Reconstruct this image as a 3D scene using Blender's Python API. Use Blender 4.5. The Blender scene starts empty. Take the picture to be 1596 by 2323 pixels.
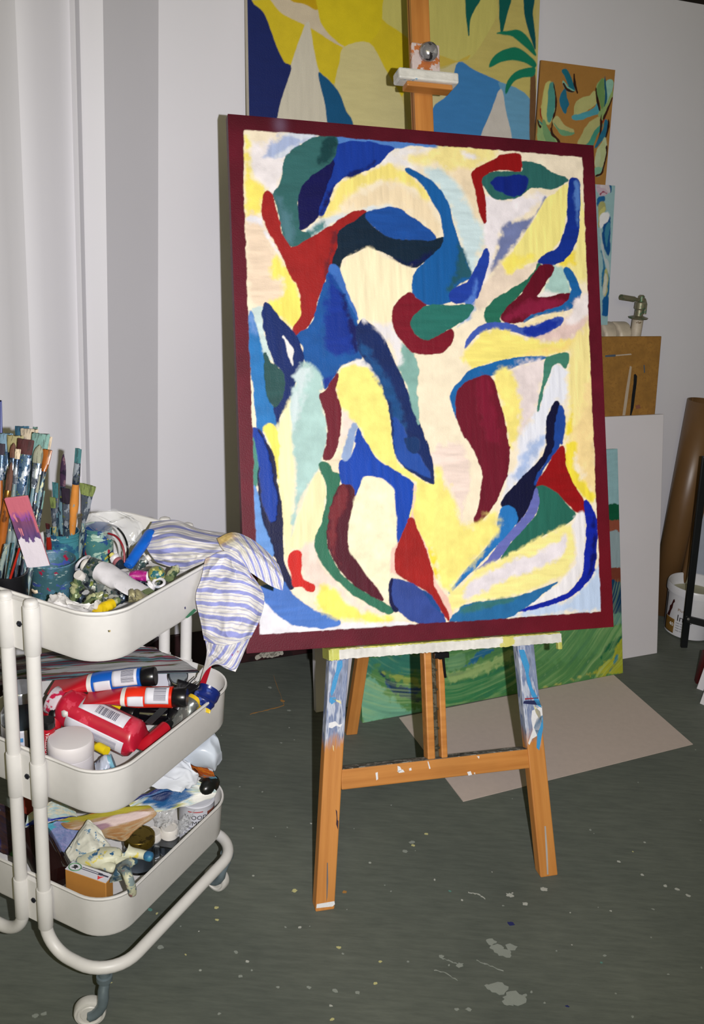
import bpy, bmesh, math, random
import numpy as np
from mathutils import Vector, Matrix, Quaternion
C = bpy.context.scene
COL = C.collection
rnd = random.Random(7)

# ---------------------------------------------------------------- camera, world, lights, exposure
F_PX, PITCH, ROLL, CAM_H = 2193.24, 0.34288, 0.07357, 1.41809
fw = Vector((0, math.cos(PITCH), -math.sin(PITCH)))
r0 = Vector((1, 0, 0)); u0 = r0.cross(fw)
rt = r0*math.cos(ROLL) + u0*math.sin(ROLL)
up = u0*math.cos(ROLL) - r0*math.sin(ROLL)
CAM = Vector((0, 0, CAM_H))
cd = bpy.data.cameras.new('camera'); cam = bpy.data.objects.new('camera', cd); COL.objects.link(cam)
cam.matrix_world = Matrix((( rt.x, up.x, -fw.x, CAM.x), (rt.y, up.y, -fw.y, CAM.y), (rt.z, up.z, -fw.z, CAM.z), (0, 0, 0, 1)))
cd.sensor_fit = 'HORIZONTAL'; cd.sensor_width = 36; cd.lens = F_PX/1596*36; cd.clip_start = .05
C.camera = cam
C.view_settings.view_transform = 'Standard'; C.view_settings.look = 'None'
C.view_settings.exposure = 0.0; C.view_settings.gamma = 1; C.view_settings.use_curve_mapping = False

w = bpy.data.worlds.new('world'); C.world = w; w.use_nodes = True
w.node_tree.nodes['Background'].inputs[0].default_value = (1.0, .92, .55, 1)
w.node_tree.nodes['Background'].inputs[1].default_value = .03

# the flash on the camera, a little to the right of the lens
fl = bpy.data.lights.new('camera_flash', 'SPOT'); flo = bpy.data.objects.new('camera_flash', fl); COL.objects.link(flo)
flo.location = CAM + rt*.096 + up*.006
flo.rotation_euler = (fw + up*.03 + rt*-.06).to_track_quat('-Z', 'Y').to_euler()
fl.spot_size = math.radians(96); fl.spot_blend = 1.0; fl.shadow_soft_size = .008; fl.color = (.975, .955, 1.0)
FLASH_W = 250.0
fl.energy = FLASH_W
fl.use_nodes = True
nt = fl.node_tree; em = nt.nodes.get('Emission'); fo = nt.nodes.new('ShaderNodeLightFalloff')
fo.inputs['Strength'].default_value = 1.0; fo.inputs['Smooth'].default_value = 2.0
nt.links.new(fo.outputs['Quadratic'], em.inputs['Strength'])
# weak yellowish fill added behind the camera, standing in for unseen room light
la = bpy.data.lights.new('room_fill', 'AREA'); lo = bpy.data.objects.new('room_fill', la); COL.objects.link(lo)
la.shape = 'RECTANGLE'; la.size = 2.2; la.size_y = 1.2; la.energy = 24; la.color = (1.0, .90, .42)
lo.location = (-.1, -1.2, 2.25); lo.rotation_euler = (math.radians(62), 0, 0)

# ---------------------------------------------------------------- helpers
def at(px, py, z):
    "point at height z seen at a pixel of the photograph"
    d = fw + rt*((px-798)/F_PX) - up*((py-1161.5)/F_PX)
    return CAM + d*((z-CAM.z)/d.z)
def atd(px, py, depth):
    return CAM + (fw + rt*((px-798)/F_PX) - up*((py-1161.5)/F_PX))*depth
def srgb(c):
    c = np.asarray(c, float)/255.
    return tuple(np.where(c <= .04045, c/12.92, ((c+.055)/1.055)**2.4))
def tag(o, label=None, cat=None, group=None, kind=None):
    if label: o['label'] = label
    if cat: o['category'] = cat
    if group: o['group'] = group
    if kind: o['kind'] = kind
    return o
def empty(name, mat, label=None, cat=None, group=None):
    o = bpy.data.objects.new(name, None); COL.objects.link(o); o.empty_display_size = .05
    o.matrix_world = mat if isinstance(mat, Matrix) else Matrix.Translation(Vector(mat))
    tag(o, label, cat, group); return o

class MB:
    def __init__(s): s.v = []; s.f = []; s.m = []; s.col = None
    def add(s, v, f, m=0, M=None):
        k = len(s.v)
        s.v += [tuple(M @ Vector(p)) for p in v] if M is not None else [tuple(p) for p in v]
        s.f += [tuple(i+k for i in q) for q in f]; s.m += [m]*len(f); return s
    def box(s, c, d, m=0, M=None, taper=1.0):
        x, y, z = d[0]/2, d[1]/2, d[2]/2; t = taper
        v = [(c[0]+a*x*(t if q > 0 else 1), c[1]+b*y*(t if q > 0 else 1), c[2]+q*z) for q in (-1, 1) for b in (-1, 1) for a in (-1, 1)]
        return s.add(v, [(0, 2, 3, 1), (4, 5, 7, 6), (0, 1, 5, 4), (2, 6, 7, 3), (0, 4, 6, 2), (1, 3, 7, 5)], m, M)
    def hexa(s, b, t, m=0, M=None):
        "b, t: four corners each (bottom ring, top ring)"
        return s.add(list(b)+list(t), [(3, 2, 1, 0), (4, 5, 6, 7), (0, 1, 5, 4), (1, 2, 6, 5), (2, 3, 7, 6), (3, 0, 4, 7)], m, M)
    def lathe(s, prof, n=32, m=0, M=None, closed=False, ell=(1, 1)):
        v = []; f = []
        for r, z in prof:
            for i in range(n):
                a = 2*math.pi*i/n; v.append((r*math.cos(a)*ell[0], r*math.sin(a)*ell[1], z))
        for j in range(len(prof)-1):
            for i in range(n):
                a, b = j*n+i, j*n+(i+1) % n; f.append((a, b, b+n, a+n))
        if not closed:
            f.append(tuple(range(n))[::-1]); f.append(tuple(range((len(prof)-1)*n, len(prof)*n)))
        return s.add(v, f, m, M)
    def tube(s, pts, r, n=14, m=0, M=None, closed=False, cap=True):
        pts = [Vector(p) for p in pts]; L = len(pts); rr = r if hasattr(r, '__len__') else [r]*L
        v = []; f = []; nrm = None
        for i in range(L):
            if closed: t = (pts[(i+1) % L]-pts[i-1]).normalized()
            else: t = (pts[min(i+1, L-1)]-pts[max(i-1, 0)]).normalized()
            if nrm is None:
                nrm = t.orthogonal().normalized()
            else:
                nrm = (nrm - t*nrm.dot(t)).normalized()
            b = t.cross(nrm)
            for k in range(n):
                a = 2*math.pi*k/n; v.append(pts[i]+(nrm*math.cos(a)+b*math.sin(a))*rr[i])
        for i in range(L if closed else L-1):
            for k in range(n):
                a, b2 = i*n+k, i*n+(k+1) % n; c_, d_ = ((i+1) % L)*n+(k+1) % n, ((i+1) % L)*n+k
                f.append((a, b2, c_, d_))
        if cap and not closed: f.append(tuple(range(n))[::-1]); f.append(tuple(range((L-1)*n, L*n)))
        return s.add(v, f, m, M)
    def grid(s, P, m=0, M=None, wrap=False):
        "P: rows x cols of points"
        R, K = len(P), len(P[0]); v = [p for row in P for p in row]; f = []
        for i in range(R-1):
            for j in range(K if wrap else K-1):
                f.append((i*K+j, i*K+(j+1) % K, (i+1)*K+(j+1) % K, (i+1)*K+j))
        return s.add(v, f, m, M)
    def build(s, name, mats, parent=None, smooth=True, bevel=0, seg=2, colors=None, solid=0, sub=0, M=None, angle=40, kind=None):
        me = bpy.data.meshes.new(name); me.from_pydata(s.v, [], s.f); me.update()
        for mt in (mats if isinstance(mats, (list, tuple)) else [mats]): me.materials.append(mt)
        if len(me.materials) > 1: me.polygons.foreach_set('material_index', s.m)
        if colors is not None:
            a = me.color_attributes.new('col', 'FLOAT_COLOR', 'POINT')
            arr = np.ones((len(s.v), 4), np.float32); arr[:, :3] = np.asarray(colors).reshape(-1, 3); a.data.foreach_set('color', arr.ravel())
        o = bpy.data.objects.new(name, me); COL.objects.link(o)
        if M is not None: o.matrix_world = M
        if parent is not None: o.parent = parent
        bm = bmesh.new(); bm.from_mesh(me); bmesh.ops.recalc_face_normals(bm, faces=bm.faces); bm.to_mesh(me); bm.free()
        if smooth:
            me.shade_smooth(); me.set_sharp_from_angle(angle=math.radians(angle))
        if solid: md = o.modifiers.new('solid', 'SOLIDIFY'); md.thickness = solid; md.offset = 0
        if bevel: md = o.modifiers.new('bevel', 'BEVEL'); md.width = bevel; md.segments = seg; md.limit_method = 'ANGLE'
        if sub: md = o.modifiers.new('sub', 'SUBSURF'); md.levels = md.render_levels = sub
        if kind: o['kind'] = kind
        return o
def frame_M(o, x, y, z):
    "matrix from origin and three axes"
    x, y, z = Vector(x).normalized(), Vector(y).normalized(), Vector(z).normalized()
    return Matrix(((x.x, y.x, z.x, o[0]), (x.y, y.y, z.y, o[1]), (x.z, y.z, z.z, o[2]), (0, 0, 0, 1)))
def axis_M(a, b, roll=0):
    "frame whose z runs from a to b"
    a, b = Vector(a), Vector(b); z = (b-a).normalized()
    x = Vector((0, 0, 1)).cross(z)
    if x.length < .05: x = Vector((1, 0, 0)) - z*z.x
    x.normalize(); y = z.cross(x)
    return frame_M(a, x, y, z) @ Matrix.Rotation(roll, 4, 'Z')
def xaxis_M(a, b, roll=0):
    return axis_M(a, b, roll) @ Matrix(((0, 0, -1, 0), (0, 1, 0, 0), (1, 0, 0, 0), (0, 0, 0, 1)))
def arc(p0, p1, p2, r, n=6):
    "rounded corner at p1"
    p0, p1, p2 = Vector(p0), Vector(p1), Vector(p2); a = (p0-p1).normalized(); b = (p2-p1).normalized()
    th = a.angle(b); d = r/math.tan(th/2); s, e = p1+a*d, p1+b*d; cc = p1+(a+b).normalized()*(r/math.sin(th/2))
    out = []
    for i in range(n+1):
        t = i/n; al = (math.pi-th); v = ((s-cc)*math.sin((1-t)*al)+(e-cc)*math.sin(t*al))/math.sin(al); out.append(cc+v)
    return out
def path(pts, rad, n=6, closed=False):
    out = []
    L = len(pts)
    for i in range(L):
        if not closed and i in (0, L-1): out.append(Vector(pts[i])); continue
        out += arc(pts[i-1], pts[i], pts[(i+1) % L], rad[i] if hasattr(rad, '__len__') else rad, n)
    return out

# ---------------------------------------------------------------- materials
MATS = {}
def bsdf(name):
    m = bpy.data.materials.new(name); m.use_nodes = True; return m, m.node_tree, m.node_tree.nodes['Principled BSDF']
def N(nt, typ, **kw):
    n = nt.nodes.new(typ)
    for k, v in kw.items():
        if k.startswith('_'): setattr(n, k[1:], v)
        else: n.inputs[k.replace('__', ' ')].default_value = v
    return n
def noise(nt, scale, detail=4, co='Object', vec=(1, 1, 1), rough=.55):
    tc = nt.nodes.new('ShaderNodeTexCoord'); mp = nt.nodes.new('ShaderNodeMapping'); mp.inputs['Scale'].default_value = vec
    nt.links.new(tc.outputs[co], mp.inputs[0]); n = nt.nodes.new('ShaderNodeTexNoise')
    n.inputs['Scale'].default_value = scale; n.inputs['Detail'].default_value = detail; n.inputs['Roughness'].default_value = rough
    nt.links.new(mp.outputs[0], n.inputs['Vector']); return n
def ramp(nt, src, stops, const=False):
    r = nt.nodes.new('ShaderNodeValToRGB'); e = r.color_ramp.elements
    while len(e) < len(stops): e.new(.5)
    for k, (p, c) in enumerate(stops):
        e[k].position = p; e[k].color = (*(c if len(c) == 3 else c[:3]), 1)
    if const: r.color_ramp.interpolation = 'CONSTANT'
    nt.links.new(src, r.inputs[0]); return r
def bump(nt, b, src, strength=.2, dist=.002):
    n = nt.nodes.new('ShaderNodeBump'); n.inputs['Strength'].default_value = strength; n.inputs['Distance'].default_value = dist
    nt.links.new(src, n.inputs['Height']); nt.links.new(n.outputs[0], b.inputs['Normal'])
def plain(name, c, rough=.5, metal=0, var=.06, vs=30, bp=0, spec=.5, coat=0):
    if name in MATS: return MATS[name]
    m, nt, b = bsdf(name); c = srgb(c)
    n = noise(nt, vs); lo_ = tuple(max(0, x*(1-var)) for x in c); hi = tuple(min(1, x*(1+var)) for x in c)
    r = ramp(nt, n.outputs[0], [(.3, lo_), (.7, hi)]); nt.links.new(r.outputs[0], b.inputs['Base Color'])
    b.inputs['Roughness'].default_value = rough; b.inputs['Metallic'].default_value = metal
    b.inputs['Specular IOR Level'].default_value = spec; b.inputs['Coat Weight'].default_value = coat
    if bp: bump(nt, b, n.outputs[0], bp, .001)
    MATS[name] = m; return m
def splat(name, base, layers, rough=.45, metal=0, bp=.3, seed=0):
    "layers: (colour, scale, threshold, stretch)"
    if name in MATS: return MATS[name]
    m, nt, b = bsdf(name); n0 = noise(nt, 25); c = srgb(base)
    cur = ramp(nt, n0.outputs[0], [(.3, tuple(x*.8 for x in c)), (.7, tuple(min(1, x*1.15) for x in c))]).outputs[0]
    last = n0
    for i, (col, sc, th, vec) in enumerate(layers):
        n = noise(nt, sc, 5, vec=vec, rough=.6)
        off = nt.nodes.new('ShaderNodeMapping'); off.inputs['Location'].default_value = (seed*3.1+i*7.7, i*3.3, seed+i*5.1)
        src = n.inputs['Vector'].links[0].from_socket; nt.links.new(src, off.inputs[0]); nt.links.new(off.outputs[0], n.inputs['Vector'])
        th = .5+(th-.5)*.62; k = ramp(nt, n.outputs[0], [(th, (0, 0, 0)), (th+.025, (1, 1, 1))])
        mx = nt.nodes.new('ShaderNodeMix'); mx.data_type = 'RGBA'
        nt.links.new(k.outputs[0], mx.inputs[0]); nt.links.new(cur, mx.inputs[6]); mx.inputs[7].default_value = (*srgb(col), 1)
        cur = mx.outputs[2]; last = n
    nt.links.new(cur, b.inputs['Base Color']); b.inputs['Roughness'].default_value = rough; b.inputs['Metallic'].default_value = metal
    if bp: bump(nt, b, last.outputs[0], bp, .002)
    MATS[name] = m; return m
def vcol(name, rough=.5, bp=.25, scale=(60, 60, 60), nscale=8, coat=0, alpha=1):
    if name in MATS: return MATS[name]
    m, nt, b = bsdf(name); a = nt.nodes.new('ShaderNodeAttribute'); a.attribute_name = 'col'
    nt.links.new(a.outputs['Color'], b.inputs['Base Color']); b.inputs['Roughness'].default_value = rough
    b.inputs['Coat Weight'].default_value = coat; b.inputs['Specular IOR Level'].default_value = .22
    n = noise(nt, nscale, 5, vec=scale)
    if bp: bump(nt, b, n.outputs[0], bp, .0015)
    MATS[name] = m; return m
def glassy(name, c, rough=.05, trans=1.0, alpha=1.0):
    if name in MATS: return MATS[name]
    m, nt, b = bsdf(name); b.inputs['Base Color'].default_value = (*srgb(c), 1); b.inputs['Roughness'].default_value = rough
    b.inputs['Transmission Weight'].default_value = trans; b.inputs['IOR'].default_value = 1.45; b.inputs['Alpha'].default_value = alpha
    MATS[name] = m; return m
def wood(name, a, b_, axis=2, rough=.42):
    if name in MATS: return MATS[name]
    m, nt, b = bsdf(name); v = [60, 60, 60]; v[axis] = 3
    n = noise(nt, 1.0, 6, vec=v); n2 = noise(nt, 6, 3)
    r = ramp(nt, n.outputs[0], [(.3, srgb(a)), (.7, srgb(b_))])
    r2 = ramp(nt, n2.outputs[0], [(.25, (.8, .8, .8)), (.75, (1.1, 1.08, 1.05))])
    mx = nt.nodes.new('ShaderNodeMix'); mx.data_type = 'RGBA'; mx.blend_type = 'MULTIPLY'; mx.inputs[0].default_value = 1
    nt.links.new(r.outputs[0], mx.inputs[6]); nt.links.new(r2.outputs[0], mx.inputs[7]); nt.links.new(mx.outputs[2], b.inputs['Base Color'])
    b.inputs['Roughness'].default_value = rough; bump(nt, b, n.outputs[0], .12, .0008)
    MATS[name] = m; return m
def wood_painted(name, a, b_, zlo, zhi, cols, axis=2):
    "wood whose upper end (local z above zlo..zhi, ragged) carries brushed paint"
    m, nt, b = bsdf(name); v = [60, 60, 60]; v[axis] = 3
    n = noise(nt, 1.0, 6, vec=v)
    r = ramp(nt, n.outputs[0], [(.3, srgb(a)), (.7, srgb(b_))])
    p = noise(nt, 1.0, 4, vec=(55, 55, 9)); pr = ramp(nt, p.outputs[0], [(k, srgb(c)) for k, c in cols])
    tc = nt.nodes.new('ShaderNodeTexCoord'); sx = nt.nodes.new('ShaderNodeSeparateXYZ'); nt.links.new(tc.outputs['Object'], sx.inputs[0])
    q = noise(nt, 1.0, 3, vec=(60, 60, 12)); ad = N(nt, 'ShaderNodeMath', _operation='MULTIPLY_ADD'); ad.inputs[1].default_value = .12
    nt.links.new(q.outputs[0], ad.inputs[0]); nt.links.new(sx.outputs['Z'], ad.inputs[2])
    mr = N(nt, 'ShaderNodeMapRange'); mr.inputs['From Min'].default_value = zlo+.05; mr.inputs['From Max'].default_value = zhi+.05
    nt.links.new(ad.outputs[0], mr.inputs['Value'])
    mx = nt.nodes.new('ShaderNodeMix'); mx.data_type = 'RGBA'; nt.links.new(mr.outputs[0], mx.inputs[0]); nt.links.new(r.outputs[0], mx.inputs[6]); nt.links.new(pr.outputs[0], mx.inputs[7])
    nt.links.new(mx.outputs[2], b.inputs['Base Color']); b.inputs['Roughness'].default_value = .45; bump(nt, b, p.outputs[0], .3, .002)
    return m

def s2l(c):
    c=np.asarray(c,float)/255.; return np.where(c<=.04045,c/12.92,((c+.055)/1.055)**2.4)
def vnoise(nx,ny,fx,fy,rng):
    "smooth value noise nx x ny with fx, fy cells"
    gx,gy=int(fx)+3,int(fy)+3; r=rng.random((gy,gx))
    x=np.linspace(0,fx,nx); y=np.linspace(0,fy,ny); xi=x.astype(int); yi=y.astype(int); tx=x-xi; ty=(y-yi)[:,None]
    tx=tx*tx*(3-2*tx); ty=ty*ty*(3-2*ty)
    a=r[np.ix_(yi,xi)];b=r[np.ix_(yi,xi+1)];c=r[np.ix_(yi+1,xi)];d=r[np.ix_(yi+1,xi+1)]
    return (a*(1-tx)+b*tx)*(1-ty)+(c*(1-tx)+d*tx)*ty-.5
def fbm(nx,ny,fx,fy,rng,o=4):
    s=0;a=1.
    for k in range(o): s=s+a*vnoise(nx,ny,fx*2**k,fy*2**k,rng); a*=.55
    return s
def crom(P,k=4):
    P=np.asarray(P,float); n=len(P); out=[]
    for i in range(n):
        p0,p1,p2,p3=P[i-1],P[i],P[(i+1)%n],P[(i+2)%n]
        for j in range(k):
            t=j/k; out.append(.5*((2*p1)+(-p0+p2)*t+(2*p0-5*p1+4*p2-p3)*t*t+(-p0+3*p1-3*p2+p3)*t**3))
    return np.array(out)
def sdf(P,X,Y):
    d=np.full(X.shape,1e18); ins=np.zeros(X.shape,bool)
    Q=np.roll(P,-1,0)
    for (ax,ay),(bx,by) in zip(P,Q):
        ex,ey=bx-ax,by-ay; wx,wy=X-ax,Y-ay
        t=np.clip((wx*ex+wy*ey)/(ex*ex+ey*ey+1e-9),0,1)
        d=np.minimum(d,(wx-ex*t)**2+(wy-ey*t)**2)
        if ey!=0: ins^=((ay>Y)!=(by>Y))&(X<ex*(Y-ay)/ey+ax)
    d=np.sqrt(d); return np.where(ins,-d,d)
def parse(txt):
    o=[]
    for l in txt.strip().splitlines():
        t=l.split(); c=tuple(map(int,t[0].split(','))); o.append((c,float(t[1]),[tuple(map(float,q.split(','))) for q in t[2:]]))
    return o
def paint(W,H,nx,ny,polys,seed=1,rough=1.5,sub=4,var=.07):
    "W,H and points in the same unit; returns linear colour image and paint height"
    rng=np.random.default_rng(seed)
    x=np.linspace(0,W,nx);y=np.linspace(0,H,ny)
    img=np.zeros((ny,nx,3)); hgt=np.zeros((ny,nx))
    u=W/nx
    n1=fbm(nx,ny,W/28,H/28,rng,4)*2.2; st=[fbm(nx,ny,W/f,H/g,rng,3) for f,g in ((14,120),(90,16),(40,40))]
    for k,(c,fe,P) in enumerate(polys):
        lc=s2l(c)
        s=st[rng.integers(3)]
        if not P:
            img[:]=lc*(1+var*s)[...,None]; continue
        P=crom(P,sub) if sub>1 else np.array(P)
        m=fe*1.5+8
        x0,y0=P.min(0)-m;x1,y1=P.max(0)+m
        i0,i1=np.searchsorted(x,[x0,x1]);j0,j1=np.searchsorted(y,[y0,y1])
        if i1<=i0 or j1<=j0: continue
        X,Y=np.meshgrid(x[i0:i1],y[j0:j1]); d=sdf(P,X,Y)
        sl=np.s_[j0:j1,i0:i1]
        w=max(fe,1.2*u)
        a=np.clip(.5-(d-(2.8 if fe<8 else 0)+rough*(1+fe*.2)*n1[sl])/w,0,1)
        a=a*a*(3-2*a)
        col=lc*(1+var*1.6*s[sl])[...,None]
        img[sl]=img[sl]*(1-a[...,None])+col*a[...,None]
        hh=rng.random()*.8+.2
        hgt[sl]=hgt[sl]*(1-a)+a*hh
    return np.clip(img,0,1),hgt+.35*st[0]
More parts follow.
